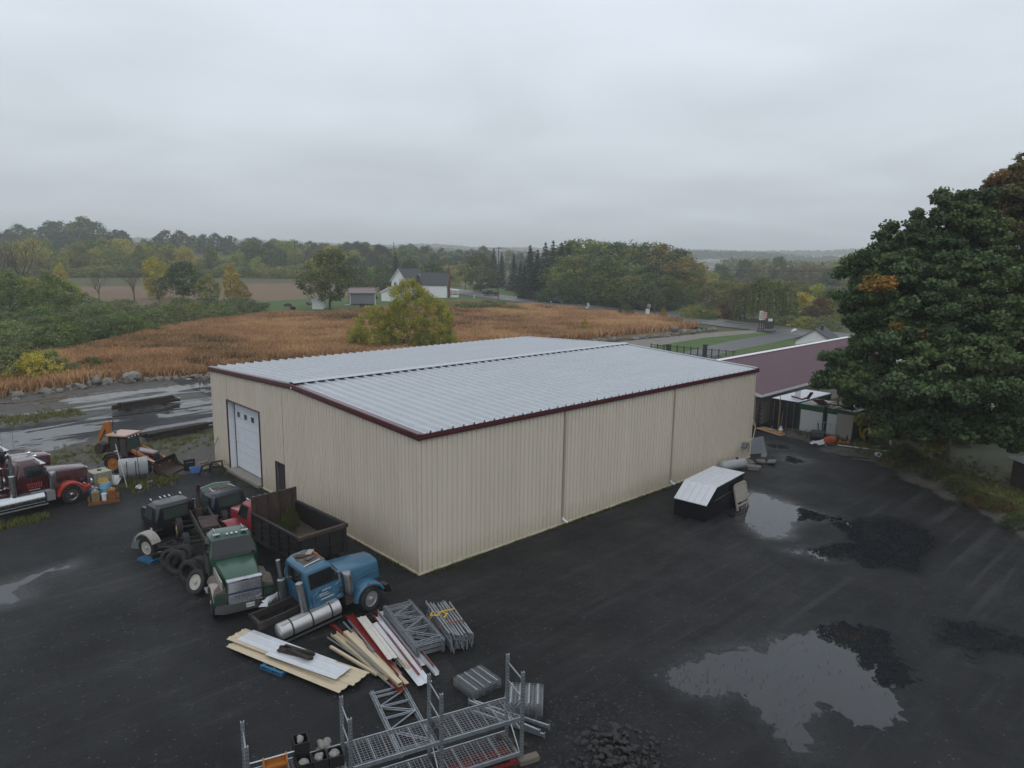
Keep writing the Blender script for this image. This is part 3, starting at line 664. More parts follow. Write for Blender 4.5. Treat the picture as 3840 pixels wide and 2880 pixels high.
def at_px(kind, name, label, px, base_y, top_y, col, group=None, w=1.0, dist=None, cat='tree', bark='bark'):
    """stand a plant where its foot is seen on flat ground (or at a given distance on the terrain)"""
    if dist is None:
        p = G(px, base_y); z0 = 0.0
    else:
        d = ray(px, base_y); h = math.hypot(d[0], d[1]); p = Vector((CAM[0]+d[0]/h*dist, CAM[1]+d[1]/h*dist, 0)); z0 = TZ(p.x, p.y)
    dd = math.hypot(p.x-CAM[0], p.y-CAM[1]); r = ray(px, top_y); ztop = CAM[2]+r[2]/math.hypot(r[0], r[1])*dd
    return plant(kind, name, label, (p.x, p.y, z0-.05), max(.5, ztop-z0), rnd.uniform(0, 6.28), jit(col), cat, group, w, bark=bark)
# --- hill-top wood behind the far field (left) and the row of yellowing trees in front of it
GL = 'woodland trees beyond the far field'
for k in range(44):
    x = -60+k*49+rnd.uniform(-20, 20); base = 990 if x < 1000 else 985
    top = np.interp(x, [-60, 120, 260, 420, 520, 660, 900, 1300, 1700, 2050], [850, 850, 815, 830, 905, 862, 890, 915, 925, 945])+rnd.uniform(-10, 12)
    at_px('far%d' % (k % 3), 'woodland_tree', 'hazy dark green tree on the wooded rise beyond the brown field', x, base, top, DARK if k % 4 else GREEN, GL, rnd.uniform(.95, 1.35), dist=np.interp(x, [0, 900, 2000], [620, 560, 520]))
GY = 'yellowing trees along the edge of the brown field'
for k in range(44):
    x = -30+k*23+rnd.uniform(-12, 12); top = 905+rnd.uniform(-20, 45) + (25 if x > 600 else 0)+ (30 if x > 850 else 0)
    at_px(('round%d' % (k % 4)) if k % 3 else 'tall%d' % (k % 3), 'field_edge_tree', 'yellow green rounded tree in the row along the far edge of the brown field', x, 1034, top, (OLIVE, GREEN, (.36, .36, .06), OLIVE, (.22, .24, .06))[k % 5], GY, rnd.uniform(.8, 1.15), dist=np.interp(x, [0, 950], [395, 375])+rnd.uniform(-10, 25))
for k in range(30):
    x = 60+k*31+rnd.uniform(-8, 8); at_px('bush%d' % (k % 4), 'field_hedge_bush', 'olive bush at the foot of the trees along the brown field', x, 1034, 1002+rnd.uniform(-10, 8), OLIVE if k % 2 else GREEN, 'bushes at the foot of the field trees', 1.5, dist=372, cat='bush')
GC = 'trees closing the view behind the white farmhouse'
for k in range(44):
    x = 940+k*21+rnd.uniform(-10, 10); top = np.interp(x, [960, 1200, 1500, 1700, 1840], [905, 912, 925, 950, 965])+rnd.uniform(-14, 24)
    at_px(('round%d' % (k % 4)) if k % 4 else 'far%d' % (k % 3), 'backdrop_tree', 'hazy green tree in the wood behind the white farmhouse', x, 1000, top, (GREEN, DARK, OLIVE, (.06, .075, .03))[k % 4], GC, rnd.uniform(.9, 1.25), dist=450+rnd.uniform(-50, 60))
for k in range(16):
    x = 1000+k*50+rnd.uniform(-14, 14)
    at_px('bush%d' % (k % 4), 'hedge_bush', 'low olive bush in the hedge beyond the farm fields', x, 1022, 995+rnd.uniform(-8, 8), OLIVE, 'hedge bushes beyond the farm fields', 1.3, dist=370, cat='bush')
# --- left clump in front of the brown field
at_px('bare0', 'bare_tree', 'tall bare tree with fine twigs at the edge of the scrub', 20, 1120, 850, DARK, w=.9)
at_px('bare1', 'bare_tree', 'tall bare leafless tree beside another bare tree above the scrub', 95, 1110, 830, DARK, w=1.1)
at_px('bare2', 'bare_tree', 'small bare tree standing against the brown field', 375, 1140, 985, DARK)
at_px('bare1', 'bare_tree', 'spreading bare tree with leaning limbs against the brown field', 505, 1130, 975, DARK, w=1.25)
at_px('tall0', 'slender_tree', 'slender half bare tree with ochre leaves before the brown field', 232, 1095, 985, YEL, w=.8)
at_px('round1', 'autumn_tree', 'yellow leaved tree among dark shrubs before the brown field', 590, 1120, 960, YEL, w=.9)
at_px('round2', 'shade_tree', 'broad dark green tree between yellow trees before the brown field', 690, 1130, 975, DARK, w=1.15)
at_px('round3', 'autumn_tree', 'yellow green tree beside the broad dark tree', 790, 1135, 1025, OLIVE, w=.9)
at_px('tall1', 'autumn_tree', 'thin orange brown tree above a golden bush', 868, 1130, 990, OCHRE, w=.9)
at_px('round0', 'autumn_tree', 'golden ochre tree at the end of the shrub row', 905, 1140, 1050, OCHRE, w=.9)
at_px('bare0', 'bare_tree', 'dark twiggy thicket tree amid the shrubs', 600, 1150, 1010, DARK, w=1.4)
for (x, b, tp, c, kd, w) in ((-40, 1180, 990, OLIVE, 'round0', 1.0), (40, 1190, 1010, GREEN, 'round1', 1.1), (120, 1180, 1030, OLIVE, 'round2', 1.0), (190, 1190, 1025, GREEN, 'round3', 1.1), (250, 1175, 1050, OLIVE, 'round1', 1.1), (310, 1165, 1095, (.12, .10, .03), 'bush1', .9)):
    at_px(kd, 'scrub_tree', 'bushy olive green tree rising from the willow scrub', x, b, tp, c, 'bushy trees in the willow scrub', w)
GS = 'willow shrubs filling the scrub'
shr = [(-30, 1300), (60, 1290), (150, 1285), (240, 1270), (330, 1268), (420, 1262), (505, 1262), (580, 1240), (650, 1222), (730, 1205), (820, 1195), (900, 1185), (950, 1178), (-40, 1245), (50, 1240), (140, 1232), (230, 1226), (320, 1215), (410, 1212), (500, 1206), (590, 1195), (680, 1182), (770, 1172), (860, 1165), (200, 1320), (100, 1330), (20, 1350), (280, 1300), (360, 1180), (470, 1175)]
for k, (x, b) in enumerate(shr):
    at_px('bush%d' % (k % 4), 'willow_shrub', 'grey green willow shrub in the thicket beside the weed field', x, b, b-np.interp(b, [1160, 1350], [48, 100])-rnd.uniform(0, 22), WILL if k % 3 else GREEN, GS, rnd.uniform(1.15, 1.6), cat='shrub')
for k, (x, b, tp) in enumerate(((-20, 1440, 1290), (60, 1420, 1300), (-10, 1400, 1260), (180, 1410, 1310), (215, 1425, 1340))):
    at_px('bush%d' % (k % 4), 'willow_shrub', 'green shrub at the corner of the weed field by the gravel drive', x, b, tp, GREEN if k % 2 else WILL, 'shrubs by the gravel drive', 1.1, cat='shrub')
at_px('bush2', 'golden_shrub', 'golden yellow shrub at the corner of the weed field', 140, 1440, 1315, YEL, w=.9, cat='shrub')
at_px('bush3', 'green_shrub', 'single bright green round shrub standing in the reddish weeds', 345, 1395, 1335, (.085, .12, .025), w=1.2, cat='shrub')
# --- around the farmhouse
at_px('round2', 'lawn_tree', 'tall full green tree standing alone on the farmhouse lawn', 1238, 1160, 925, (.13, .175, .045), w=.95)
at_px('round0', 'golden_tree', 'large golden yellow dome shaped tree behind the lawn tree', 1240, 1035, 922, YEL, w=1.25, dist=330)
at_px('round3', 'dark_tree', 'small dark round tree beyond the farm track', 1332, 1035, 958, DARK, w=1.1, dist=290)
at_px('spruce0', 'spruce_tree', 'tall dark spruce behind the white farmhouse', 1485, 1055, 943, SPR, w=1.0, dist=262)
at_px('round1', 'house_tree', 'dark round tree left of the tall spruce by the farmhouse', 1440, 1055, 985, DARK, w=1.0, dist=258)
at_px('round0', 'house_tree', 'green tree right of the tall spruce by the farmhouse', 1540, 1055, 968, DARK, w=.95, dist=266)
at_px('round2', 'house_tree', 'broad dark tree behind the farmhouse roof ridge', 1622, 1060, 982, DARK, w=1.35, dist=255)
at_px('spruce1', 'spruce_tree', 'brownish spruce close in front of the farmhouse wall', 1567, 1110, 1028, (.04, .04, .02), w=1.6, dist=214)
at_px('sapling', 'young_spruce', 'small blue green spruce on the edge of the lawn', 1311, 1180, 1150, (.03, .05, .04), w=.9)
for k, x in enumerate((1315, 1345, 1378, 1410, 1445, 1475, 1690)):
    at_px('bush%d' % (k % 4), 'hedge_bush', 'olive bush in the row beside the farmhouse field', x, 1074, 1034+rnd.uniform(-6, 8), OLIVE, 'bushes beside the farmhouse field', 1.5, cat='bush')
for k, (x, b, tp) in enumerate(((1722, 1165, 1130), (1775, 1165, 1128), (1825, 1165, 1122), (1870, 1168, 1126), (1920, 1172, 1138), (1965, 1178, 1152))):
    at_px('bush%d' % (k % 4), 'roadside_bush', 'dense olive bush between the weed field and the road', x, b, tp, WILL, 'bushes between weed field and road', 1.5, cat='bush')
at_px('round1', 'roadside_tree', 'round dark tree with orange patches beside the road', 1802, 1092, 948, (.09, .10, .034), w=1.05)
at_px('spruce0', 'spruce_tree', 'pair spruce standing right of the round roadside tree', 1850, 1080, 925, SPR, w=.95)
at_px('spruce1', 'spruce_tree', 'dark spruce beside the utility pole and round roadside tree', 1880, 1078, 940, SPR, w=.85)
# --- the wood beyond the road
GWd = 'spruces at the end of the roadside wood'
for (x, tp, b) in ((1925, 950, 1090), (1950, 975, 1100), (1985, 912, 1112), (2012, 930, 1118), (2042, 902, 1112), (2070, 895, 1108), (2100, 903, 1110), (2126, 905, 1108), (1965, 990, 1118), (2000, 985, 1122)):
    at_px('spruce%d' % (x % 2), 'wood_spruce', 'tall dark spruce in the row ending the roadside wood', x, b, tp, SPR, GWd, 1.05)
GWb = 'broadleaf trees of the roadside wood'
wood = [(2140, 900, 1105), (2195, 893, 1105), (2250, 898, 1108), (2310, 905, 1110), (2360, 905, 1112), (2420, 905, 1115), (2480, 912, 1120), (2530, 930, 1125), (2570, 955, 1130), (2100, 960, 1125), (2150, 950, 1128), (2210, 950, 1130), (2275, 955, 1138), (2330, 970, 1140), (2390, 990, 1145), (2450, 980, 1148), (2520, 970, 1150), (2570, 1000, 1150), (2080, 1030, 1130), (2130, 1020, 1135), (2230, 1020, 1142), (2310, 1040, 1152), (2365, 1030, 1155), (2430, 1020, 1162), (2350, 1070, 1160), (2490, 1030, 1158)]
for k, (x, tp, b) in enumerate(wood):
    at_px('round%d' % (k % 4) if k % 3 else 'tall%d' % (k % 3), 'wood_tree', 'full green broadleaf tree of the wood across the road', x, b, tp, ((.15, .185, .05), GREEN, (.18, .195, .055), (.11, .155, .05))[k % 4] if x < 2420 or k % 2 else (.25, .20, .06), GWb, rnd.uniform(.95, 1.3) if k % 3 else 1.5)
for k in range(14):
    x = 2050+k*40; at_px('bush%d' % (k % 4), 'understory_bush', 'dark bush under the trees of the roadside wood', x, 1130+k*2.6, 1085+k*2.6+rnd.uniform(-8, 8), DARK, 'bushes under the roadside wood', 1.5, cat='bush')
# --- field plants near the road
at_px('bush1', 'round_shrub', 'bright green round shrub beside the road edge', 2345, 1190, 1142, (.10, .125, .03), w=.85, cat='shrub')
at_px('tall0', 'orange_sapling', 'thin orange sapling by the road next to a utility pole', 2487, 1200, 1150, OCHRE, w=.8)
at_px('tall1', 'yellow_sapling', 'small yellow sapling in the middle of the reddish weeds', 2192, 1250, 1192, YEL, w=.9)
# --- right background, down to the water
GR = 'trees between the road and the lake'
rb = [(2620, 1000, 1090, GREEN), (2665, 1010, 1100, OLIVE), (2700, 990, 1070, DARK), (2740, 1025, 1110, (0.190, 0.190, 0.057)), (2790, 970, 1060, DARK), (2830, 990, 1065, (0.190, 0.171, 0.067)), (2915, 958, 1060, (0.114, 0.142, 0.057)), (2960, 1000, 1080, (0.171, 0.162, 0.076)), (3010, 985, 1070, (0.228, 0.190, 0.085)), (3055, 990, 1075, (0.209, 0.171, 0.076)), (3110, 1000, 1090, DARK), (3160, 960, 1080, OLIVE), (3230, 975, 1090, GREEN), (2600, 1060, 1120, DARK), (2690, 1060, 1130, GREEN), (2770, 1060, 1140, OLIVE), (2600, 1090, 1160, GREEN), (2650, 1075, 1180, (0.162, 0.133, 0.057)), (2720, 1050, 1165, (0.228, 0.228, 0.057)), (2760, 1090, 1185, (0.114, 0.085, 0.048)), (2990, 1050, 1180, (0.209, 0.228, 0.057)), (3060, 1060, 1185, OLIVE), (3110, 1070, 1190, (0.152, 0.152, 0.067)), (3010, 1095, 1205, YEL), (3080, 1110, 1215, RUST), (3150, 1090, 1210, OLIVE), (3220, 1050, 1200, GREEN), (2950, 1130, 1210, GREEN), (3040, 1140, 1222, (0.114, 0.114, 0.057))]
for k, (x, tp, b, c) in enumerate(rb):
    at_px('round%d' % (k % 4), 'lakeside_tree', 'mixed green and yellow tree in the belt between the road and the lake', x, b, tp, c, GR, rnd.uniform(.95, 1.3))
at_px('willow', 'weeping_willow', 'large weeping willow across the road from the yard sign', 2872, 1205, 1028, (.20, .20, .065), w=1.25)
at_px('willow', 'weeping_willow', 'smaller weeping willow beside the large one across the road', 2790, 1195, 1055, (.18, .185, .06), w=1.0)
at_px('spruce0', 'yellow_conifer', 'slender yellow conifer among the trees across the road', 2985, 1145, 1100, (.24, .16, .03), w=.9)
for k, (x, b, tp, c) in enumerate(((2600, 1190, 1140, OLIVE), (2640, 1185, 1130, WILL), (2690, 1188, 1155, YEL), (2730, 1190, 1135, RUST), (2655, 1196, 1165, GREEN), (2900, 1215, 1175, WILL), (2960, 1222, 1180, WILL), (3020, 1230, 1185, OLIVE), (3090, 1235, 1180, WILL))):
    at_px('bush%d' % (k % 4), 'roadside_shrub', 'leafy shrub on the far verge of the road', x, b, tp, c, 'shrubs on the far road verge', 1.4, cat='shrub')
# --- yellow green tree just behind the warehouse: three stems and a wide loose crown
rng = np.random.default_rng(91)
wl_o = thing('yellow_willow', 'broad yellow green tree growing in the weeds close behind the warehouse', 'tree', G(1515, 1318)); wl_o.scale = (.76, .76, 1.06)
Ps, Ns, Vs, Cs = [], [], [], []
for (cx, cy, r_, z1_, n) in ((.8, -.8, 5.6, 9.7, 230), (-4.2, 3.4, 4.0, 6.2, 110), (4.6, -4.4, 3.8, 7.4, 110), (-6.4, 5.6, 2.0, 3.6, 36)):
    P, Nn, var, C = crown_prof(rng, n, 105, r_, .0, z1_, .72, .5); o_ = np.array([cx, cy, 0]); Ps.append(P+o_); Ns.append(Nn); Vs.append(var); Cs.append(C+o_)
P = np.concatenate(Ps); P[:, 2] = np.maximum(P[:, 2], .1)
c = link('crown', leaf_mesh('crown', P, np.concatenate(Ns), .27*rng.uniform(.6, 1.4, len(P)), np.concatenate(Vs), rng, .45), 'leaf', wl_o); c.color = (.36, .35, .05, 1)
mb = MB(); limbs(mb, rng, 1.2, .22, np.concatenate(Cs), 22, 6.0); mb.build('trunk', 'bark', wl_o, smooth=60)
# --- the two big maples on the right
def big_tree(name, label, base, lobes, leaf, per, rc, cols, seed, trunk_h, r0, nl=30):
    rng = np.random.default_rng(seed); o = thing(name, label, 'tree', base); Ps, Ns, Vs, Cs = [], [], [], []
    groups = {}
    for (cx, cy, cz, rx, rz_, n, col) in lobes:
        P, Nn, var, C = crown_pts(rng, n, per, (rx, rx, rz_), rc, -.85, .42, .35); oo = np.array([cx, cy, cz]); P = P+oo; P[:, 2] = np.maximum(P[:, 2], .25)
        g = groups.setdefault(col, [[], [], []]); g[0].append(P); g[1].append(Nn); g[2].append(var); Cs.append(C+oo)
    for col, g in groups.items():
        P = np.concatenate(g[0]); c = link('crown', leaf_mesh('crown', P, np.concatenate(g[1]), leaf*rng.uniform(.6, 1.4, len(P)), np.concatenate(g[2]), rng, .7), 'maple_leaf', o); c.color = (*cols[col], 1)
    mb = MB(); limbs(mb, rng, trunk_h, r0, np.concatenate(Cs), nl, 14, wob=.6); mb.build('trunk', 'bark', o, smooth=60); return o
def lobe(px, py, dist, rx, rz, n, col, base):
    p = GD(px, py, dist); return (p.x-base.x, p.y-base.y, p.z-base.z, rx, rz, n, col)
b1 = G(3530, 1728); D1 = math.hypot(b1.x-CAM[0], b1.y-CAM[1]); rl = random.Random(77)
lobes1 = [(3560, 850, 2, 2.6, 2.0, 60, 0), (3440, 930, 1, 2.6, 1.5, 60, 0), (3640, 960, 1, 3.0, 2.0, 60, 0), (3330, 1020, 0, 2.5, 1.4, 55, 0), (3500, 1050, -2, 3.0, 1.6, 70, 0), (3270, 1130, -1, 2.2, 1.2, 48, 0), (3400, 1160, -3, 2.8, 1.4, 70, 3), (3570, 1180, -4, 3.2, 1.7, 75, 0), (3720, 1120, -2, 3.4, 2.0, 70, 3), (3290, 1260, -2, 2.3, 1.1, 48, 0), (3440, 1290, -5, 3.2, 1.4, 75, 0), (3620, 1330, -6, 3.4, 1.6, 80, 3), (3220, 1370, -2, 2.4, 1.0, 52, 0), (3130, 1425, -1, 1.6, .75, 28, 0), (3330, 1420, -5, 2.9, 1.2, 66, 3), (3500, 1450, -7, 3.2, 1.3, 70, 0), (3700, 1450, -6, 3.6, 1.6, 80, 0), (3280, 1500, -3, 2.2, .9, 46, 0), (3420, 1560, -5, 2.6, 1.0, 56, 3), (3590, 1580, -6, 3.0, 1.1, 60, 0), (3750, 1590, -5, 3.0, 1.2, 60, 0), (3600, 770, 2, 1.6, 1.3, 26, 0), (3300, 1068, -3.5, 1.2, .5, 5, 1), (3420, 1250, -6, 1.6, .6, 5, 1), (3455, 1630, -3, 1.8, .7, 30, 2), (3340, 1600, -2, 1.7, .7, 28, 2), (3240, 1200, -2.5, 1.4, .7, 22, 0), (3660, 860, 1, 2.2, 1.6, 40, 3)]
lb = [lobe(px, py, D1+dd_, rx, rz_, n, c_, b1) for px, py, dd_, rx, rz_, n, c_ in lobes1]
big_tree('maple_tree', 'huge dark green maple overhanging the containers beside the yard', b1, lb, .26, 150, .62, [(.072, .118, .044), (.26, .16, .03), (.20, .20, .05), (.098, .148, .05)], 7, 3.0, .45, 60)
b2 = G(3860, 1700); D2 = math.hypot(b2.x-CAM[0], b2.y-CAM[1])+1; b2 = GD(3880, 1610, D2); b2.z = 0.1
lobes2 = [(3800, 740, 3, 2.2, 1.8, 50, 1), (3720, 790, 2, 2.0, 1.2, 36, 1), (3880, 720, 3, 2.6, 2.0, 60, 1), (3800, 860, 2, 2.6, 1.6, 55, 2), (3900, 800, 0, 3.2, 2.4, 70, 2), (3760, 1000, -1, 2.6, 1.5, 55, 2), (3880, 1020, -3, 3.4, 2.0, 70, 0), (3820, 1180, -3, 3.2, 1.7, 70, 0), (3950, 1250, -5, 4.0, 2.4, 90, 0), (3850, 1380, -5, 3.4, 1.7, 75, 0), (3930, 1540, -6, 3.4, 1.5, 70, 0), (4050, 900, -1, 4.5, 3.4, 100, 0), (4100, 1250, -4, 4.5, 3, 100, 0), (3990, 680, 1, 3.0, 2.4, 60, 2), (4120, 680, 0, 3.6, 2.8, 70, 0)]
lb = [lobe(px, py, D2+dd_, rx, rz_, n, c_, b2) for px, py, dd_, rx, rz_, n, c_ in lobes2]
big_tree('maple_tree', 'tall maple with rusty orange top behind the huge dark maple', b2, lb, .26, 130, .66, [(.075, .115, .044), (.19, .125, .045), (.15, .14, .046)], 8, 3.0, .4, 40)
# --- weeds standing in the field: one mass of blades
def in_poly(P, x, y): return sdist(np.array(P), x, y) < 0
rng = np.random.default_rng(5); bb = np.array(FIELD); N = 120000
x = rng.uniform(-12, bb[:, 0].max(), N); y = rng.uniform(55, bb[:, 1].max(), N); ok = in_poly(FIELD, x, y)
x, y = x[ok], y[ok]; dd = np.hypot(x-CAM[0], y-CAM[1]); keep = rng.uniform(0, 1, len(x)) < np.clip(95/dd, .25, 1)**1.2; x, y, dd = x[keep], y[keep], dd[keep]
pn = fbm(x*.05, y*.05, 4, 3); p2 = fbm(x*.22, y*.22, 3, 13); gap = (p2+pn*.4) > -.42; x, y, dd, pn, p2 = x[gap], y[gap], dd[gap], pn[gap], p2[gap]
n = len(x); nb = 8; Vb, var = [], []
for b in range(nb):
    a = rng.uniform(0, 6.28, n); h = (.92+.32*p2+rng.uniform(-.25, .35, n))*(1+.15*pn); w = (.012+.00036*dd)*rng.uniform(.7, 1.4, n); lean = rng.normal(size=(n, 2))*.28
    ox, oy = x+rng.normal(size=n)*.14, y+rng.normal(size=n)*.14
    A = np.stack([ox-np.cos(a)*w, oy-np.sin(a)*w, np.full(n, -.06)], 1); B = np.stack([ox+np.cos(a)*w, oy+np.sin(a)*w, np.full(n, -.06)], 1)
    Cc = np.stack([ox+lean[:, 0], oy+lean[:, 1], h], 1); M1 = np.stack([ox-np.cos(a)*w*1.5+lean[:, 0]*.5, oy-np.sin(a)*w*1.5+lean[:, 1]*.5, h*.62], 1); M2 = np.stack([ox+np.cos(a)*w*1.5+lean[:, 0]*.5, oy+np.sin(a)*w*1.5+lean[:, 1]*.5, h*.62], 1)
    Vb.append(np.stack([A, B, M2, Cc, M1], 1)); var.append(np.clip(.58+pn*.6+p2*.42+rng.normal(size=n)*.17, 0, 1))
Vb = np.concatenate(Vb).reshape(-1, 3); var = np.repeat(np.concatenate(var), 5)
t = NT('dry_weeds'); at = t.N('ShaderNodeAttribute', attribute_name='var')
t.set(color=t.ramp(at.outputs['Fac'], [(0, (.11, .10, .045)), (.2, (.23, .15, .065)), (.42, (.37, .205, .10)), (.7, (.50, .285, .15)), (1, (.58, .39, .185))]), rough=.8, spec=.2)
me = np_mesh('tall_weeds', Vb, np.arange(len(Vb)).reshape(-1, 5), 5, {'var': var}); tag(link('tall_weeds', me, 'dry_weeds'), 'reddish brown tall dry weeds covering the open field', 'weeds', kind='stuff')
# --- far shore: wooded ridges beyond the water, one mass each
def ridge(name, az0, az1, d0, d1, h0, n, col, seed, leaf):
    rng = np.random.default_rng(seed); a = rng.uniform(az0, az1, n); d = rng.uniform(d0, d1, n)
    cx, cy = CAM[0]+np.cos(a)*d, CAM[1]+np.sin(a)*d; base = h0*(.6+.5*vnoise(a*14, a*0, seed))
    per = 16; P = np.repeat(np.stack([cx, cy, base], 1), per, 0); q = unit(rng, n*per); sc = rng.uniform(5, 9, n).repeat(per)[:, None]
    P = P+q*sc*np.array([1.3, 1.3, 1.0]); P[:, 2] = np.maximum(P[:, 2], 0)
    Nn = q*.7+unit(rng, n*per)*.5; Nn /= np.linalg.norm(Nn, axis=1)[:, None]
    o = link(name, leaf_mesh(name, P, Nn, leaf*rng.uniform(.7, 1.3, n*per), rng.uniform(0, 1, n*per), rng), 'leaf'); o.color = (*col, 1)
    return tag(o, 'far hazy woodland on the other side of the lake', 'woodland', kind='stuff')
ridge('distant_woods', R(5), R(64), 1350, 1500, 15, 1500, (.06, .075, .03), 1, 5)
ridge('distant_woods', R(2), R(90), 2300, 2600, 34, 2600, (.05, .065, .03), 2, 9)
ridge('distant_woods', R(18), R(30.5), 560, 680, 4, 700, (.14, .15, .05), 3, 3.4)
ridge('distant_woods', R(8), R(29), 420, 520, 3, 800, (.17, .17, .055), 4, 3.2)
# ================================================================== vehicles
def carpaint(name, col, coat=0.6, rough=0.32, var=0.18, dirt=0.25): return paint(name, col, rough, 0.0, var, (0.05, 0.045, 0.04), dirt, 2.0, coat)
carpaint('blue_paint', (0.028, 0.115, 0.195), .5, dirt=.35); carpaint('green_paint', (0.006, 0.052, 0.026), .7); carpaint('maroon_paint', (0.055, 0.008, 0.012), .9, .22)
carpaint('red_paint', (0.36, 0.03, 0.018), .7); carpaint('crimson_paint', (0.22, 0.012, 0.018), .6, dirt=.4); carpaint('black_paint', (0.005, 0.006, 0.009), .35, .3, dirt=.06); carpaint('navy_paint', (0.007, 0.010, 0.020), .35, dirt=.08)
carpaint('orange_paint', (0.36, 0.13, 0.022), .2, .45, dirt=.5); carpaint('cab_tan', (0.46, 0.30, 0.23), .2, .4, dirt=.3)
paint('chrome', (0.62, 0.63, 0.65), 0.22, 1.0, 0.1, dirt_amt=0.25); paint('dull_chrome', (0.34, 0.35, 0.36), 0.32, 0.9, 0.15, dirt_amt=0.4); paint('alloy_tank', (0.50, 0.50, 0.50), 0.38, 0.75, 0.12, dirt_amt=0.3)
paint('tyre_rubber', (0.016, 0.016, 0.017), 0.75, 0, 0.25, (0.06, 0.055, 0.05), 0.25, 4.0); paint('frame_steel', (0.028, 0.024, 0.022), 0.7, 0, 0.3, (0.09, 0.05, 0.03), 0.5, 5)
paint('rust_steel', (0.045, 0.03, 0.025), 0.75, 0, 0.3, (0.13, 0.06, 0.03), 0.7, 4); paint('pale_rim', (0.42, 0.40, 0.36), 0.5, 0.2, 0.2, (0.16, 0.12, 0.08), 0.5, 8); paint('tan_rim', (0.48, 0.36, 0.18), 0.5, 0, 0.15, (0.15, 0.1, 0.06), 0.4, 8)
paint('peeled_fender', (0.32, 0.29, 0.27), 0.55, 0, 0.3, (0.10, 0.025, 0.03), 0.95, 5, bump=.3); paint('bare_fibre', (0.10, 0.085, 0.07), 0.75, 0, 0.35, (0.22, 0.19, 0.16), 0.6, 4)
flat('cab_glass', (0.010, 0.013, 0.013), 0.06); flat('green_glass', (0.035, 0.055, 0.045), 0.08); flat('amber_lens', (0.42, 0.10, 0.02), 0.3); flat('red_lens', (0.3, 0.02, 0.02), 0.3); flat('lettering', (0.42, 0.46, 0.50), 0.5); flat('red_lettering', (0.35, 0.05, 0.05), 0.5); flat('interior', (0.035, 0.028, 0.022), 0.8)
flat('plate_white', (0.6, 0.6, 0.6), 0.5); flat('plate_ink', (0.03, 0.05, 0.12), 0.5); flat('white_plastic', (0.62, 0.63, 0.64), 0.4)
TYRE = {}
def tyre_mesh(r, w):
    k = (r, w)
    if k not in TYRE:
        ri = r*.585; p = [(ri, -w*.36), (r*.70, -w*.5), (r*.90, -w*.49), (r*.985, -w*.40)]
        for j in range(4): a = -w*.34+j*w*.17; p += [(r, a), (r, a+w*.12), (r*.975, a+w*.125), (r*.975, a+w*.165)]
        p += [(r*.985, w*.40), (r*.90, w*.49), (r*.70, w*.5), (ri, w*.36)]
        t = MB().lathe(p, (0, 0, 0), (0, 1, 0), 28, True).mesh('tyre', smooth=35)
        rim = MB().lathe([(ri+.004, -w*.30), (ri*1.03, -w*.40), (ri*.96, -w*.38), (ri*.90, -w*.20), (ri*.80, -w*.12), (ri*.55, -w*.16), (ri*.50, -w*.26), (ri*.30, -w*.28), (ri*.28, -w*.50), (ri*.16, -w*.56), (0.0, -w*.56)], (0, 0, 0), (0, 1, 0), 24).mesh('rim', smooth=35)
        rim.materials.append(None); hb = MB()
        for i in range(10):
            a = i*math.pi/5; c = (math.cos(a)*ri*.70, -w*.15, math.sin(a)*ri*.70); hb.lathe([(.0, 0), (ri*.105, 0), (ri*.105, .01)], c, (0, -1, 0), 8)
        TYRE[k] = (t, rim, hb.mesh('vent_hole'))
    return TYRE[k]
def wheel(parent, x, y, z=None, r=.52, w=.28, rim='pale_rim', side=-1, steer=0.0, tilt=0.0, holes=True, tyre=True):
    """side -1: the disc face looks towards local -y"""
    o = bpy.data.objects.new('wheel', None); COL.objects.link(o); o.parent = parent; o.location = (x, y, r if z is None else z); o.rotation_euler = (tilt, 0, steer+(0 if side < 0 else math.pi))
    t, rm, hb = tyre_mesh(r, w); link('tyre', t, 'tyre_rubber', o)
    if rim:
        ro = bpy.data.objects.new('rim', rm.copy() if False else rm); COL.objects.link(ro); ro.parent = o
        ro.material_slots[0].link = 'OBJECT'; ro.material_slots[0].material = MAT[rim]
        if holes: tag(link('vent_hole', hb, 'closure_dark', o), kind='stuff')
    return o
def rrect(x0, x1, hw, z, c=.08): return [(x0+c, -hw, z), (x1-c, -hw, z), (x1, -hw+c, z), (x1, hw-c, z), (x1-c, hw, z), (x0+c, hw, z), (x0, hw-c, z), (x0, -hw+c, z)]
def cab_shell(sec): return MB().ring([rrect(x0, x1, hw, z, c) for z, x0, x1, hw, c in sec])
def lerp_sec(sec, z):
    for a, b in zip(sec, sec[1:]):
        if a[0] <= z <= b[0]:
            f = (z-a[0])/(b[0]-a[0]+1e-9); return [p+(q-p)*f for p, q in zip(a, b)]
    return sec[-1]
V_ = Vector
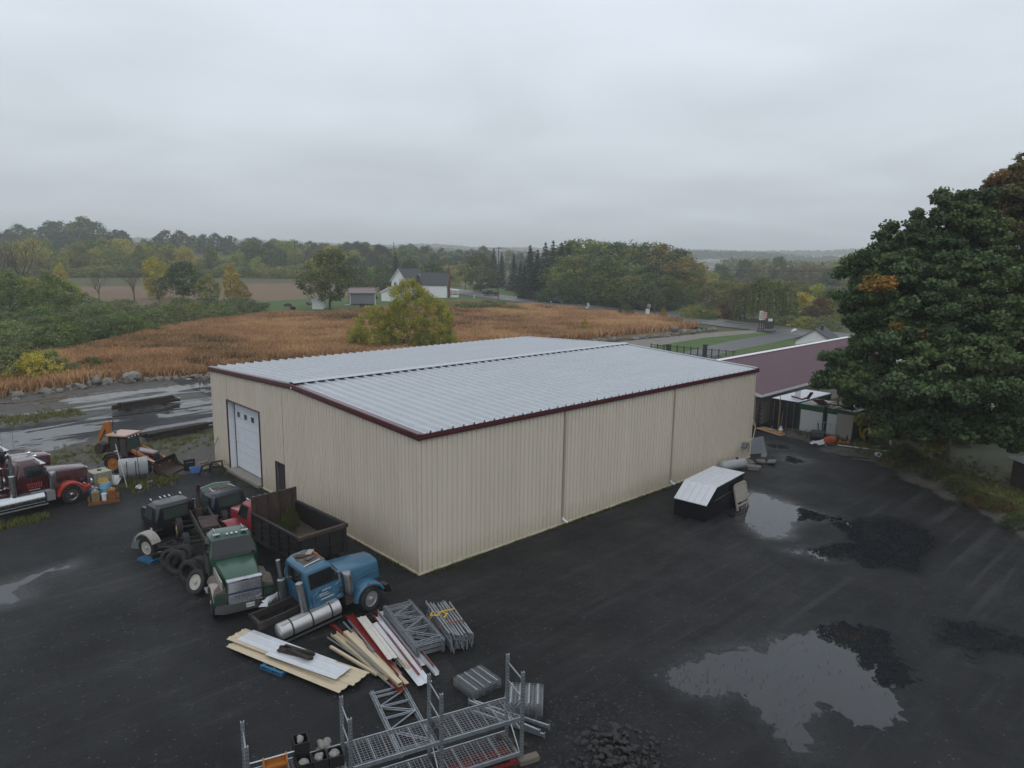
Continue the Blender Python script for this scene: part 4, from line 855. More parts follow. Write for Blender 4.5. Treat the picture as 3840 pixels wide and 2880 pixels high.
def cab_windows(cab, sec, zl, zh, glass='cab_glass', side_x=(.30, .95), rear=True, split=True):
    zs = [zl]+[q[0] for q in sec if zl+.02 < q[0] < zh-.02]+[zh]; S = [lerp_sec(sec, z) for z in zs]; e = .016
    def pane(name, rows):                       # rows: (left point, right point) per height, plus the inward direction
        mb = MB(); n = len(rows); (a0, a1), (b0, b1) = rows[0][:2], rows[-1][:2]
        cen = sum((V_(p) for r in rows for p in r[:2]), V_((0, 0, 0)))/(2*n)
        big = [tuple(cen+(V_(p)-cen)*1.0+(V_(p)-cen).normalized()*.045) for r in rows for p in r[:2]]
        nrm = (V_(a1)-V_(a0)).cross(V_(b0)-V_(a0)).normalized(); nrm = nrm if nrm.dot(cen-V_((S[0][1]/2+S[0][2]/2, 0, cen.z))) > 0 else -nrm
        MB().add([tuple(V_(p)-nrm*.006) for p in big], [(2*i, 2*i+1, 2*i+3, 2*i+2) for i in range(n-1)]).build('window_seal', 'closure_dark', cab)
        mb.add([p for r in rows for p in r[:2]], [(2*i, 2*i+1, 2*i+3, 2*i+2) for i in range(n-1)]); return mb.build(name, glass, cab)
    for a, b in ((-1, -.03), (.03, 1)) if split else ((-1, 1),):
        f = lambda v, q: v*(q[3]-.10) if abs(v) == 1 else v
        pane('windshield', [((q[2]+e, f(a, q), z), (q[2]+e, f(b, q), z)) for z, q in zip(zs, S)])
    for sy in (-1, 1):
        pane('side_window', [((q[1]+(q[2]-q[1])*side_x[0], sy*(q[3]+e), z), (q[1]+(q[2]-q[1])*side_x[1]-.05, sy*(q[3]+e), z)) for z, q in zip(zs, S)])
    if rear: pane('rear_window', [((q[1]-e, -.55, z), (q[1]-e, .55, z)) for z, q in zip(zs, S)])
def hood_mesh(x0, x1, w0, w1, t0, t1, b0, b1, r=.14, crease=True):
    def rg(x, w, t, b): return [(x, -w, b), (x, -w, t-r), (x, -w+r*.35, t-r*.3), (x, -w+r, t), (x, 0, t+.035), (x, w-r, t), (x, w-r*.35, t-r*.3), (x, w, t-r), (x, w, b)]
    return MB().ring([rg(x0, w0, t0, b0), rg(x0+(x1-x0)*.5, (w0+w1)/2, (t0+t1)/2+.02, (b0+b1)/2), rg(x1-.04, w1, t1, b1), rg(x1, w1-.03, t1-.03, b1)])
def fender_mesh(x, r, y0, y1, a0, a1, th=.035, n=14, lip=.10, flare=0.0):
    """arched mudguard over a wheel at x, outer face at y1"""
    rings = []
    s = 1 if y1 > y0 else -1
    for i in range(n+1):
        a = R(a0+(a1-a0)*i/n); c, sn = math.cos(a), math.sin(a)
        def P(y, rr): return (x+c*rr, y, .52+sn*rr)
        rings.append([P(y0, r), P(y1-s*.05, r+.01), P(y1, r-.03), P(y1, r-lip), P(y1-s*th, r-lip), P(y1-s*th, r-.05), P(y1-s*.06, r-th), P(y0, r-th)])
    return MB().ring(rings)
def teardrops(o, xs, ys, z, mat='chrome', d=1):
    for x, y in zip(xs, ys):
        MB().lathe([(.001, -.15), (.03, -.06), (.045, .05), (.035, .11), (.02, .12)], (x, y, z), (1, 0, .12), 8).build('cab_light', mat, o, smooth=50)
def stack(o, x, y, z0, z1, r=.075, mat='dull_chrome', curve=True):
    mb = MB(); mb.path([(x, y, z0), (x, y, z0+(z1-z0)*.55), (x, y, z0+(z1-z0)*.57), (x, y, z1)], [r*1.9, r*1.9, r, r], 12)
    if curve: mb.path([(x, y, z1-.02), (x-.03, y, z1+.10), (x-.12, y, z1+.20)], [r, r, r*1.05], 12)
    mb.build('exhaust_stack', mat, o, smooth=40)
def tank(o, x0, x1, y, z, r, mat='alloy_tank', straps=2):
    mb = MB(); mb.lathe([(.01, 0), (r*.8, .004), (r, .05), (r, x1-x0-.05), (r*.8, x1-x0-.004), (.01, x1-x0)], (x0, y, z), (1, 0, 0), 22); tk = mb.build('fuel_tank', mat, o, smooth=40)
    for k in range(straps):
        xs = x0+(x1-x0)*(k+.6)/(straps+.2); MB().lathe([(r+.002, 0), (r+.014, .004), (r+.014, .056), (r+.002, .06)], (xs, y, z), (1, 0, 0), 22).build('tank_strap', 'closure_dark', tk, smooth=40)
    return tk
def air_cleaner(o, x, y, z0, z1, r=.17):
    mb = MB(); h = z1-z0; mb.lathe([(r*.5, 0), (r*.7, .06), (r, .14), (r, h*.62), (r*1.0, h*.64), (r*1.05, h*.66), (r*1.05, h-.06), (r*.9, h-.01), (r*.01, h)], (x, y, z0), (0, 0, 1), 18); mb.build('air_cleaner', 'dull_chrome', o, smooth=40)
def rails(o, x0, x1, z=.86, sp=.43, h=.26, mat='frame_steel'):
    for s in (-1, 1): MB().box(x0, x1, s*sp-.04, s*sp+.04, z, z+h).build('frame_rail', mat, o)
    n = max(2, int((x1-x0)/1.3))
    for k in range(n): x = x0+.1+(x1-x0-.2)*k/(n-1); MB().box(x-.05, x+.05, -sp+.042, sp-.042, z+.04, z+h-.04).build('cross_member', mat, o)
def axle(o, x, z=.52, hw=.85, diff=True, mat='frame_steel'):
    mb = MB(); mb.tube((x, -hw, z), (x, hw, z), .075, n=10)
    if diff: mb.lathe([(.05, -.30), (.20, -.16), (.24, 0), (.20, .16), (.05, .30)], (x, 0, z), (0, 1, 0), 14); mb.tube((x, 0, z), (x+.45, 0, z+.05), .12, .07, 10)
    mb.build('axle', mat, o, smooth=40)
def mirror(o, x, y, z, s):
    MB().box(x-.03, x+.03, y+s*.30, y+s*.36, z-.22, z+.22).build('mirror', 'chrome', o, bevel=.012)
    mb = MB(); mb.tube((x, y, z+.22), (x, y+s*.33, z+.18), .012, n=5); mb.tube((x, y, z-.30), (x, y+s*.33, z-.18), .012, n=5); mb.tube((x, y, z-.30), (x, y+s*.02, z+.22), .012, n=5); mb.build('mirror_arm', 'chrome', o)
def decal(o, name, rows, x0, x1, y, z0, s, mat, rng):
    """faded painted lettering: rows of letter-sized bars, flat on the panel"""
    mb = MB()
    for (f0, f1, z, h) in rows:
        x = x0+(x1-x0)*f0
        while x < x0+(x1-x0)*f1:
            w = h*rng.uniform(.35, .75); mb.quad((x, y, z0+z), (x+w, y, z0+z), (x+w, y, z0+z+h), (x, y, z0+z+h)); x += w+h*.28
    return tag(mb.build(name, mat, o), kind='stuff')
rngd = random.Random(5)
# ---------------------------------------------------------------- blue wreck
SEC = [(1.02, -2.45, -.95, .92, .06), (1.78, -2.45, -.93, .98, .07), (2.05, -2.44, -1.02, .95, .08), (2.52, -2.38, -1.32, .86, .12), (2.64, -2.28, -1.45, .74, .14)]
b = thing('wrecked_truck', 'blue wrecked semi truck sunk at the rear with dented door and silver fuel tank', 'truck', (-3.22, -.22, .02), R(-2), ry=R(-6.5))
rails(b, -4.2, .65); axle(b, 0, hw=.9, diff=False)
cab = cab_shell(SEC).build('cab', 'blue_paint', b, bevel=.02, smooth=40)
cab_windows(cab, SEC, 1.86, 2.40, side_x=(.12, .92))
MB().box(-2.20, -1.40, -.63, .63, 2.615, 2.66).build('crushed_roof', 'bare_fibre', cab, bevel=.02)
for k, (xx, yy, rr) in enumerate(((-1.75, -.15, .3), (-1.95, .2, -.5), (-1.6, .25, .9))): MB().cbox((0, 0, 0), (.5, .22, .03), Matrix.Translation((xx, yy, 2.69+k*.012)) @ Matrix.Rotation(rr, 4, 'Z') @ Matrix.Rotation(.12, 4, 'Y')).build('torn_panel', ('bare_fibre', 'rust_steel', 'peeled_fender')[k], cab)
for k in range(3): MB().lathe([(.02, 0), (.05, .01), (.05, .06), (.02, .07)], (-1.50, -.12+k*.13, 2.68), (.3, 0, 1), 8).build('marker_light', 'amber_lens', cab)
MB().tube((-2.3, -.7, 2.72), (-1.6, -.62, 2.74), .018, n=6).build('roof_strut', 'chrome', cab)
MB().box(-1.28, -1.05, -1.00, -.962, 1.22, 1.52).build('door_vent', 'closure_dark', cab, bevel=.05)
mb = MB()                                                     # dented door skin: a crumpled sheet
nx, nz = 9, 8; rr_ = random.Random(4); P = [[(-2.28+1.22*i/(nx-1), -.975-(.035 if 0 < i < nx-1 and 0 < j < nz-1 else .012)*rr_.uniform(.2, 1.6), 1.04+.74*j/(nz-1)) for i in range(nx)] for j in range(nz)]
mb.add([p for r in P for p in r], [(j*nx+i, j*nx+i+1, (j+1)*nx+i+1, (j+1)*nx+i) for j in range(nz-1) for i in range(nx-1)]); dr = mb.build('door_skin', 'blue_paint', b)
decal(dr, 'door_lettering', [(.35, .75, .62, .06), (.2, .6, .5, .045), (.22, .65, .42, .045), (.25, .8, .28, .07), (.45, .9, .08, .05)], -2.2, -1.3, -1.045, 1.03, -1, 'lettering', rngd)
hood_mesh(-.98, .80, .72, .56, 1.92, 1.74, 1.0, .95).build('hood', 'blue_paint', b, smooth=35)
MB().box(-.5, .6, -.725, -.70, 1.36, 1.40).build('hood_trim', 'dull_chrome', b)
for s in (-1, 1):
    fender_mesh(0, .68, s*.55, s*1.19, 18, 172).build('fender', 'blue_paint', b, smooth=40)
    MB().box(-.98, -.62, min(s*.55, s*.98), max(s*.55, s*.98), .62, 1.12).build('step_box', 'rust_steel', b)
    MB().add([(.62, s*.72, .52), (.95, s*.72, .42), (.95, s*1.15, .42), (.66, s*1.17, .55), (.62, s*.72, .85), (.86, s*.72, .80), (.86, s*1.12, .80), (.66, s*1.15, .85)], [(0, 1, 2, 3), (4, 5, 6, 7), (0, 1, 5, 4), (1, 2, 6, 5), (2, 3, 7, 6), (3, 0, 4, 7)]).build('fender_nose', 'black_paint', b)
MB().lathe([(.001, 0), (.03, .01), (.03, .05)], (-.05, -1.17, 1.23), (0, -1, 0), 8).build('marker_light', 'red_lens', b)
wheel(b, 0, -1.03, rim='alloy_tank', side=-1, steer=R(14)); wheel(b, 0, 1.03, rim='alloy_tank', side=1, steer=R(14))
tank(b, -3.75, -1.28, -.98, .78, .31, straps=3)
MB().box(-3.85, -1.35, -1.30, -1.22, .44, .48).build('running_board', 'dull_chrome', b); MB().box(-3.6, -1.5, -1.12, -1.04, 1.05, 1.075).build('tank_step', 'alloy_tank', b)
MB().path([(-2.62, -.92, .74), (-2.64, -.92, 1.5), (-2.66, -.92, 2.28)], [.13, .135, .13], 14).build('exhaust_stack', 'dull_chrome', b, smooth=40); stack(b, -2.62, .92, .72, 2.55, .085, curve=False)
air_cleaner(b, -.80, -1.00, 1.02, 1.98); mirror(b, -1.25, -.95, 2.1, -1)
mb = MB(); mb.path([(-2.62, -.92, .78), (-2.5, -.92, .62), (-2.2, -.85, .56)], .12, 10); mb.build('exhaust_elbow', 'dull_chrome', b, smooth=50)
# ---------------------------------------------------------------- green truck with bare chassis
g = thing('derelict_truck', 'green derelict truck with peeled fenders, bent chrome bumper and bare rear chassis', 'truck', (-6.98, 2.25, .02), R(-101))
rails(g, -9.6, .75); axle(g, 0, hw=.9, diff=False)
SECG = [(.98, -2.55, -1.0, .88, .06), (1.78, -2.55, -.98, .92, .07), (1.92, -2.54, -1.02, .92, .08), (2.46, -2.48, -1.42, .80, .12), (2.58, -2.36, -1.60, .66, .14)]
cab = cab_shell(SECG).build('cab', 'green_paint', g, bevel=.02, smooth=40); cab_windows(cab, SECG, 1.80, 2.42, split=False, side_x=(.25, .95))
for y, x in ((-.55, -1.75), (.55, -1.75)):
    hn = MB(); hn.lathe([(.02, -.45), (.022, .0), (.05, .12), (.09, .2)], (x, y, 2.66), (1, 0, 0), 10); hn.build('air_horn', 'chrome', cab, smooth=40)
    MB().cbox((x+.22, y, 2.63), (.12, .26, .05)).build('horn_base', 'chrome', cab, bevel=.012)
for k in range(3): MB().lathe([(.045, 0), (.04, .03), (.01, .035)], (-1.52, -.14+k*.18, 2.585), (.3, 0, 1), 10).build('light_socket', 'white_plastic', cab)
MB().box(-2.2, -1.25, -.945, -.905, 1.0, 1.72).build('open_door_gap', 'interior', cab)
hood_mesh(-1.02, .62, .78, .64, 1.76, 1.54, 1.16, 1.08, .10).build('hood', 'green_paint', g, smooth=35)
for s in (-1, 1):
    mb = hood_mesh(-1.0, .58, .80, .66, 1.66, 1.42, .98, .92, .05); 
    fender_mesh(0, .70, s*.62, s*1.14, 22, 168).build('fender', 'peeled_fender' if s < 0 else 'bare_fibre', g, smooth=40)
    MB().add([(-.85, s*.72, 1.08), (.62, s*.66, 1.02), (.70, s*1.12, .98), (-.75, s*1.12, 1.05), (-.85, s*.72, 1.32), (.62, s*.66, 1.22), (.70, s*1.06, 1.12), (-.75, s*1.05, 1.22)], [(0, 1, 2, 3), (4, 5, 6, 7), (0, 1, 5, 4), (1, 2, 6, 5), (2, 3, 7, 6), (3, 0, 4, 7)]).build('fender_top', 'bare_fibre', g, smooth=40)
    MB().add([(.60, s*.68, .62), (.82, s*.68, .62), (.80, s*1.12, .62), (.55, s*1.14, .62), (.60, s*.68, 1.04), (.78, s*.68, 1.04), (.74, s*1.10, 1.02), (.55, s*1.12, 1.02)], [(0, 1, 2, 3), (4, 5, 6, 7), (0, 1, 5, 4), (1, 2, 6, 5), (2, 3, 7, 6), (3, 0, 4, 7)]).build('headlight_housing', 'green_paint', g)
    MB().box(.79, .815, min(s*.72, s*1.05), max(s*.72, s*1.05), .72, .94).build('headlight', 'closure_dark', g)
MB().box(-.95, .60, -.83, -.77, 1.10, 1.52).build('side_panel', 'peeled_fender', g)
MB().box(.66, .80, -.64, .64, .60, 1.56).build('grille_surround', 'dull_chrome', g, bevel=.02)
MB().box(.62, .84, -.66, .66, 1.50, 1.60).build('grille_crown', 'chrome', g, bevel=.025)
MB().box(.845, .85, -.12, .12, 1.53, 1.57).build('badge', 'plate_ink', g)
for z0, nb in ((1.10, 9), (.62, 9)):
    for k in range(nb): MB().box(.80, .822, -.59, .59, z0+k*.043, z0+k*.043+.022).build('grille_bar', 'chrome', g)
MB().box(.78, .815, -.62, .62, 1.025, 1.085).build('grille_divider', 'plate_ink', g)
MB().ring([[(.70, -1.12, .36), (.78, -1.12, .36), (.78, -1.12, .68), (.70, -1.12, .68)], [(.86, -.80, .34), (.92, -.80, .34), (.92, -.80, .70), (.86, -.80, .70)], [(.88, .42, .34), (.94, .42, .34), (.94, .42, .70), (.88, .42, .70)]]).build('bumper', 'dull_chrome', g)
MB().ring([[(.88, .42, .34), (.94, .42, .34), (.94, .42, .70), (.88, .42, .70)], [(1.16, .74, .40), (1.20, .72, .40), (1.06, .74, .74), (1.02, .76, .74)], [(1.12, 1.14, .42), (1.16, 1.14, .42), (1.02, 1.16, .80), (.98, 1.16, .80)]]).build('bent_bumper_end', 'chrome', g)
pl = MB().box(.945, .952, -.02, .30, .45, .62).build('license_plate', 'plate_white', g)
fc = bpy.data.curves.new('plate_text', 'FONT'); fc.body = '545-8NE'; fc.size = .085; fc.align_x = 'CENTER'; fc.align_y = 'CENTER'; fo = bpy.data.objects.new('plate_text', fc); COL.objects.link(fo); bpy.context.view_layer.update()
tm = bpy.data.meshes.new_from_object(fo); bpy.data.objects.remove(fo); fo = link('plate_text', tm, None, pl); tm.materials.clear(); tm.materials.append(MAT['plate_ink']); fo.location = (.956, .14, .535); fo.rotation_euler = (R(90), 0, R(90)); tag(fo, kind='stuff')
wheel(g, 0, -1.0, rim='pale_rim', side=-1, steer=R(-6)); wheel(g, 0, 1.0, rim='pale_rim', side=1, steer=R(-6))
for xx, rm in ((-6.55, 'rust_steel'), (-8.75, 'tan_rim')):
    axle(g, xx, .55, .95)
    for s in (-1, 1): wheel(g, xx, s*1.05, z=.53, rim=rm, side=-s if False else s, holes=False) if s > 0 else wheel(g, xx, -1.05, z=.53, rim=rm, side=-1, holes=False)
    for s in (-1, 1): MB().tube((xx, s*.5, .80), (xx+.25, s*1.35, .95), .022, n=6).build('hanger_rod', 'rust_steel', g)
MB().lathe([(.01, 0), (.20, .01), (.20, .9), (.01, .91)], (-7.9, -.30, 1.05), (.2, 1, 0), 14).build('air_reservoir', 'rust_steel', g, smooth=40)
MB().box(-7.3, -6.2, -.36, .36, 1.12, 1.30).build('suspension_plate', 'rust_steel', g, bevel=.03)
for k in range(4): MB().path([(-3.2-k*.9, -.2+.1*k, 1.15), (-3.9-k*.9, .2-.1*k, 1.2), (-4.6-k*.9, -.1, 1.16)], .03, 6).build('brake_hose', 'closure_dark', g)
MB().box(-1.3, -.75, -1.16, -.92, .55, .60).build('chrome_step', 'dull_chrome', g)
# ---------------------------------------------------------------- dump truck
d = thing('dump_truck', 'old dump truck with red cab and rusty black dump box holding weeds', 'truck', (-3.88, 8.85, .02), R(93))
rails(d, -7.6, .7); axle(d, 0, hw=.9, diff=False); axle(d, -5.9); axle(d, -7.1)
SECD = [(.95, -2.3, -.85, .86, .06), (1.65, -2.3, -.83, .92, .07), (1.80, -2.29, -.92, .90, .08), (2.38, -2.22, -1.22, .82, .12), (2.50, -2.12, -1.35, .7, .14)]
cab = cab_shell(SECD).build('cab', 'crimson_paint', d, bevel=.02, smooth=40); cab_windows(cab, SECD, 1.74, 2.3)
teardrops(cab, [-1.5]*5, [-.62, -.3, 0, .3, .62], 2.56); hood_mesh(-.88, .75, .62, .50, 1.72, 1.55, .9, .9).build('hood', 'crimson_paint', d, smooth=35)
for s in (-1, 1): fender_mesh(0, .68, s*.5, s*1.16, 15, 170).build('fender', 'crimson_paint', d, smooth=40)
wheel(d, 0, -1.0, side=-1, rim='pale_rim'); wheel(d, 0, 1.0, side=1, rim='pale_rim')
for xx in (-5.9, -7.1):
    for s in (-1, 1): wheel(d, xx, s*1.02, side=s, rim='pale_rim', holes=False); 
paint('dump_black', (0.012, 0.011, 0.011), 0.6, 0.0, 0.3, (0.07, 0.035, 0.022), 0.55, 3); paint('dump_inside', (0.05, 0.033, 0.026), 0.75, 0, 0.4, (0.11, 0.055, 0.03), 0.7, 3)
bx0, bx1, bw, bz0, bz1 = -6.85, -2.85, 1.06, 1.30, 2.38
MB().box(bx0, bx1, -bw, bw, bz0-.12, bz0).build('box_floor', 'dump_inside', d)
for s in (-1, 1):
    sd_ = MB().box(bx0, bx1, s*bw-.03, s*bw+.03, bz0, bz1).build('box_side', 'dump_black', d)
    MB().box(bx0, bx1, s*(bw+.07)-.07, s*(bw+.07)+.06, bz1-.05, bz1+.05).build('top_rail', 'dump_black', sd_, bevel=.015)
    MB().box(bx0, bx1, s*(bw+.07)-.05, s*(bw+.07)+.05, bz0-.12, bz0+.02).build('bottom_rail', 'dump_black', sd_)
    for k in range(3): MB().box(bx0+.02, bx1-.02, s*(bw+.045)-.02, s*(bw+.045)+.035, bz0+.24+k*.24, bz0+.33+k*.24).build('side_rib', 'dump_black', sd_)
    for k in range(6): x = bx0+.06+(bx1-bx0-.12)*k/5; MB().box(x-.05, x+.05, s*(bw+.075)-.06, s*(bw+.075)+.045, bz0+.02, bz1-.05).build('side_post', 'dump_black', sd_)
tg = MB().box(bx0-.08, bx0, -bw-.05, bw+.05, bz0-.1, bz1-.1).build('tailgate', 'dump_black', d)
MB().box(bx0-.16, bx0+.02, -bw-.12, bw+.12, bz1-.10, bz1+.06).build('tailgate_rail', 'dump_inside', tg, bevel=.015)
for k in range(4): y = -bw+.06+k*(2*bw-.12)/3; MB().box(bx0-.13, bx0-.08, y-.06, y+.06, bz0-.1, bz1-.12).build('tailgate_post', 'dump_black', tg)
MB().box(bx0-.14, bx0-.08, -bw, bw, bz0+.38, bz0+.47).build('tailgate_rib', 'dump_black', tg)
hb = MB().box(bx1-.02, bx1+.05, -bw-.05, bw+.05, bz0, bz1+.72).build('headboard', 'dump_inside', d)
for k in range(4): y = -bw+.2+k*(2*bw-.4)/3; MB().box(bx1-.07, bx1-.02, y-.03, y+.03, bz0+.3, bz1+.66).build('headboard_post', 'rust_steel', hb)
MB().add([(bx0+.05, -bw+.04, bz0+.08), (bx1-.06, -bw+.04, bz0+.30), (bx1-.06, bw-.04, bz0+.26), (bx0+.05, bw-.04, bz0+.06), (bx0+.05, -bw+.04, bz0+.01), (bx1-.06, -bw+.04, bz0+.01), (bx1-.06, bw-.04, bz0+.01), (bx0+.05, bw-.04, bz0+.01)], [(0, 1, 2, 3), (0, 1, 5, 4), (1, 2, 6, 5), (2, 3, 7, 6), (3, 0, 4, 7)]).build('dirt_load', 'dump_inside', d)
wd = plant('bush1', 'box_weeds', 'leafy green weeds growing inside the dump box', (-3.95, 4.55, bz0+.30), .75, 1.0, (.06, .075, .02), 'weeds', w=.6)
wd2 = plant('bush2', 'box_weeds', 'taller leafy weeds by the headboard of the dump box', (-3.45, 5.05, bz0+.32), 1.0, 2.0, (.065, .085, .02), 'weeds', w=.45)
# ---------------------------------------------------------------- two stripped cabs set down on the yard
def low_cab(name, label, loc, rz, mat, w=.95):
    o = thing(name, label, 'truck cab', loc, rz)
    S = [(.12, -.8, .75, w-.08, .06), (.78, -.8, .76, w, .07), (.98, -.79, .66, w-.02, .08), (1.52, -.72, .38, w-.10, .14), (1.66, -.60, .26, w-.24, .16)]
    c = cab_shell(S).build('cab', mat, o, bevel=.03, smooth=45); return o, c, S
o, c, S = low_cab('black_cab', 'black stripped truck cab with pointed chrome roof lights resting on the gravel', (-6.35, 12.35, .03), R(96), 'black_paint', 1.0)
cab_windows(c, S, .92, 1.42, 'green_glass', (.35, .92)); teardrops(c, [.32]*5, [-.75, -.2, 0.02, .24, .7], 1.72)
hood_mesh(.78, 2.2, .62, .5, 1.02, .88, .12, .15).build('hood', 'black_paint', o, smooth=35); stack(o, -.95, -1.05, .12, 2.0, .10, 'rust_steel', False)
mb = MB(); mb.path([(-.95, -1.05, 1.98), (-1.0, -1.05, 2.2), (-1.10, -1.05, 2.42)], [.10, .10, .08], 10); mb.build('stack_tip', 'frame_steel', o, smooth=40)
for s in (-1, 1): MB().box(-.86, -.81, s*.95-.28, s*.95+.28, .48, .53).build('chrome_strip', 'chrome', o)
MB().box(-.35, -.15, 1.003, 1.01, .25, .5).build('sticker', 'plate_white', c)
o, c, S = low_cab('navy_cab', 'dark navy truck cab with amber roof lights and green sun visor', (-3.75, 12.2, .03), R(96), 'navy_paint', .98)
cab_windows(c, S, .92, 1.42, 'green_glass', (.35, .92))
for k in range(5): MB().lathe([(.04, 0), (.055, .02), (.05, .07), (.01, .09)], (.10, (-.62, -.2, 0, .2, .62)[k], 1.64), (.1, 0, 1), 8).build('marker_light', 'amber_lens', c, smooth=50)
MB().ring([[(.34, -.85, 1.56), (.36, -.85, 1.59), (.66, -.80, 1.72), (.64, -.80, 1.69)], [(.42, 0, 1.62), (.44, 0, 1.65), (.76, 0, 1.80), (.74, 0, 1.77)], [(.34, .85, 1.56), (.36, .85, 1.59), (.66, .80, 1.72), (.64, .80, 1.69)]]).build('sun_visor', 'green_paint', o)
mb = MB(); mb.path([(.67, -.80, 1.725), (.77, 0, 1.81), (.67, .80, 1.725)], .02, 6); mb.build('visor_edge', 'chrome', o)
for s in (-1, 1): MB().tube((-.3, s*.6, 1.72), (.3, s*.5, 1.76), .02, n=6).build('roof_rail', 'chrome', c)
mirror(o, .55, .95, 1.1, 1)
# ---------------------------------------------------------------- working red semi trucks
def red_truck(name, label, loc, rz, accents=True):
    t_ = thing(name, label, 'truck', loc, rz)
    rails(t_, -7.0, .7, mat='maroon_paint'); axle(t_, 0, hw=.9, diff=False); axle(t_, -5.2); axle(t_, -6.5)
    S = [(1.02, -2.5, -.95, .98, .06), (1.80, -2.5, -.93, 1.04, .08), (2.02, -2.49, -1.02, 1.02, .09), (2.62, -2.40, -1.30, .92, .18), (2.78, -2.25, -1.45, .74, .2)]
    c = cab_shell(S).build('cab', 'maroon_paint', t_, bevel=.03, smooth=45); cab_windows(c, S, 1.90, 2.46, side_x=(.3, .93))
    MB().box(-1.42, -1.02, -.86, .86, 2.44, 2.50, Matrix.Rotation(0, 4, 'X')).build('sun_visor', 'chrome', c, bevel=.02)
    for s in (-.45, .45): MB().lathe([(.02, -.55), (.022, .1), (.05, .28), (.10, .38)], (-1.7, s, 2.88), (1, 0, 0), 10).build('air_horn', 'chrome', c, smooth=40)
    hood_mesh(-.98, 1.05, .78, .64, 1.98, 1.80, .92, .92, .16).build('hood', 'maroon_paint', t_, smooth=35)
    MB().box(1.05, 1.12, -.60, .60, .72, 1.74).build('grille', 'chrome', t_, bevel=.02)
    for k in range(7): MB().box(1.12, 1.135, -.5+k*.166, -.48+k*.166, .8, 1.66).build('grille_bar', 'closure_dark', t_)
    for s in (-1, 1):
        fender_mesh(0, .72, s*.55, s*1.22, 8, 176, lip=.14).build('fender', 'red_paint', t_, smooth=40)
        MB().box(.66, 1.02, min(s*.66, s*1.18), max(s*.66, s*1.18), .62, .86).build('fender_nose', 'red_paint', t_, bevel=.05)
        MB().lathe([(.03, 0), (.12, .05), (.13, .14), (.02, .15)], (1.0, s*.92, 1.02), (1, 0, 0), 12).build('headlight', 'chrome', t_, smooth=40)
        wheel(t_, 0, s*1.04, side=s, rim='chrome', steer=R(4)); tank(t_, -3.55, -1.30, s*.98, .72, .34, 'chrome', 0)
        MB().box(-1.22, -.80, min(s*.62, s*1.16), max(s*.62, s*1.16), .45, 1.02).build('tool_box', 'alloy_tank', t_, bevel=.02)
        MB().box(-3.9, -1.22, s*1.24-.05, s*1.24+.05, .34, .39).build('running_board', 'alloy_tank', t_)
        stack(t_, -2.68, s*1.0, .95, 3.15, .085, 'chrome' if accents else 'dull_chrome'); air_cleaner(t_, -.86, s*1.12, 1.05, 2.02); mirror(t_, -1.2, s*1.0, 2.2, s)
        for xx in (-5.2, -6.5): wheel(t_, xx, s*1.0, side=s, rim='chrome', holes=False)
        MB().box(-1.9, -.95, s*1.0-.045, s*1.0+.045, .95, 1.08).build('cab_skirt', 'alloy_tank', t_)
    decal(c, 'door_lettering', [(.0, .85, .34, .13), (.05, .9, .2, .10)], -2.05, -1.3, -1.052, 1.12, -1, 'red_lettering', rngd); decal(c, 'door_lettering', [(.1, .8, .08, .05)], -2.05, -1.3, -1.052, 1.12, -1, 'lettering', rngd)
    MB().box(1.06, 1.22, -1.18, 1.18, .42, .66).build('bumper', 'chrome', t_, bevel=.03)
    MB().tube((.86, 0, 1.80), (.98, 0, 1.86), .02, n=6).build('hood_ornament', 'chrome', t_); return t_
red_truck('semi_truck', 'maroon semi truck with bright red fenders and long chrome fuel tank', (-9.15, 21.05, .02), R(8))
r2 = red_truck('semi_truck', 'second maroon semi truck parked alongside with red fender behind it', (-10.15, 25.2, .02), R(8))
for k in range(2): MB().tube((-1.0+k*.6, .5, 2.0), (-1.0+k*.6, .5, 3.3), .008, n=4).build('aerial', 'closure_dark', r2)
# ---------------------------------------------------------------- backhoe loader (x forward)
bh = thing('backhoe_loader', 'orange backhoe loader with dark front bucket and folded digging arm', 'backhoe', (-4.2, 23.9, .02), R(-52)); bh.scale = (.88, .88, .88)
for s in (-1, 1):
    wheel(bh, -1.55, s*.88, r=.72, w=.42, rim='orange_paint', side=s, holes=False); wheel(bh, .75, s*.78, r=.46, w=.30, rim='orange_paint', side=s, holes=False)
    fender_mesh(-1.55, .84, s*.62, s*1.1, 25, 165).xform(Matrix.Translation((0, 0, .2))).build('fender', 'maroon_paint', bh, smooth=40)
MB().box(-2.1, 1.1, -.35, .35, .55, .95).build('chassis', 'frame_steel', bh)
MB().ring([[(-.55, -.42, .95), (1.15, -.36, .90), (1.15, .36, .90), (-.55, .42, .95)], [(-.55, -.42, 1.55), (1.15, -.36, 1.38), (1.15, .36, 1.38), (-.55, .42, 1.55)], [(-.5, -.34, 1.66), (1.08, -.30, 1.46), (1.08, .30, 1.46), (-.5, .34, 1.66)]]).build('engine_hood', 'maroon_paint', bh, smooth=35)
MB().box(1.15, 1.18, -.32, .32, .95, 1.34).build('radiator_grille', 'closure_dark', bh)
cb = thing('cab', None, None); cb.parent = bh
for (x, y, x2, y2) in ((-2.05, -.72, -1.95, -.68), (-2.05, .72, -1.95, .68), (-.55, -.70, -.72, -.64), (-.55, .70, -.72, .64), (-1.25, -.74, -1.25, -.68), (-1.25, .74, -1.25, .68)): MB().bar((x, y, 1.0), (x2, y2, 2.62), .09, .09).build('cab_post', 'maroon_paint', cb)
MB().box(-2.1, -.5, -.74, .74, .95, 1.05).build('cab_floor', 'frame_steel', cb)
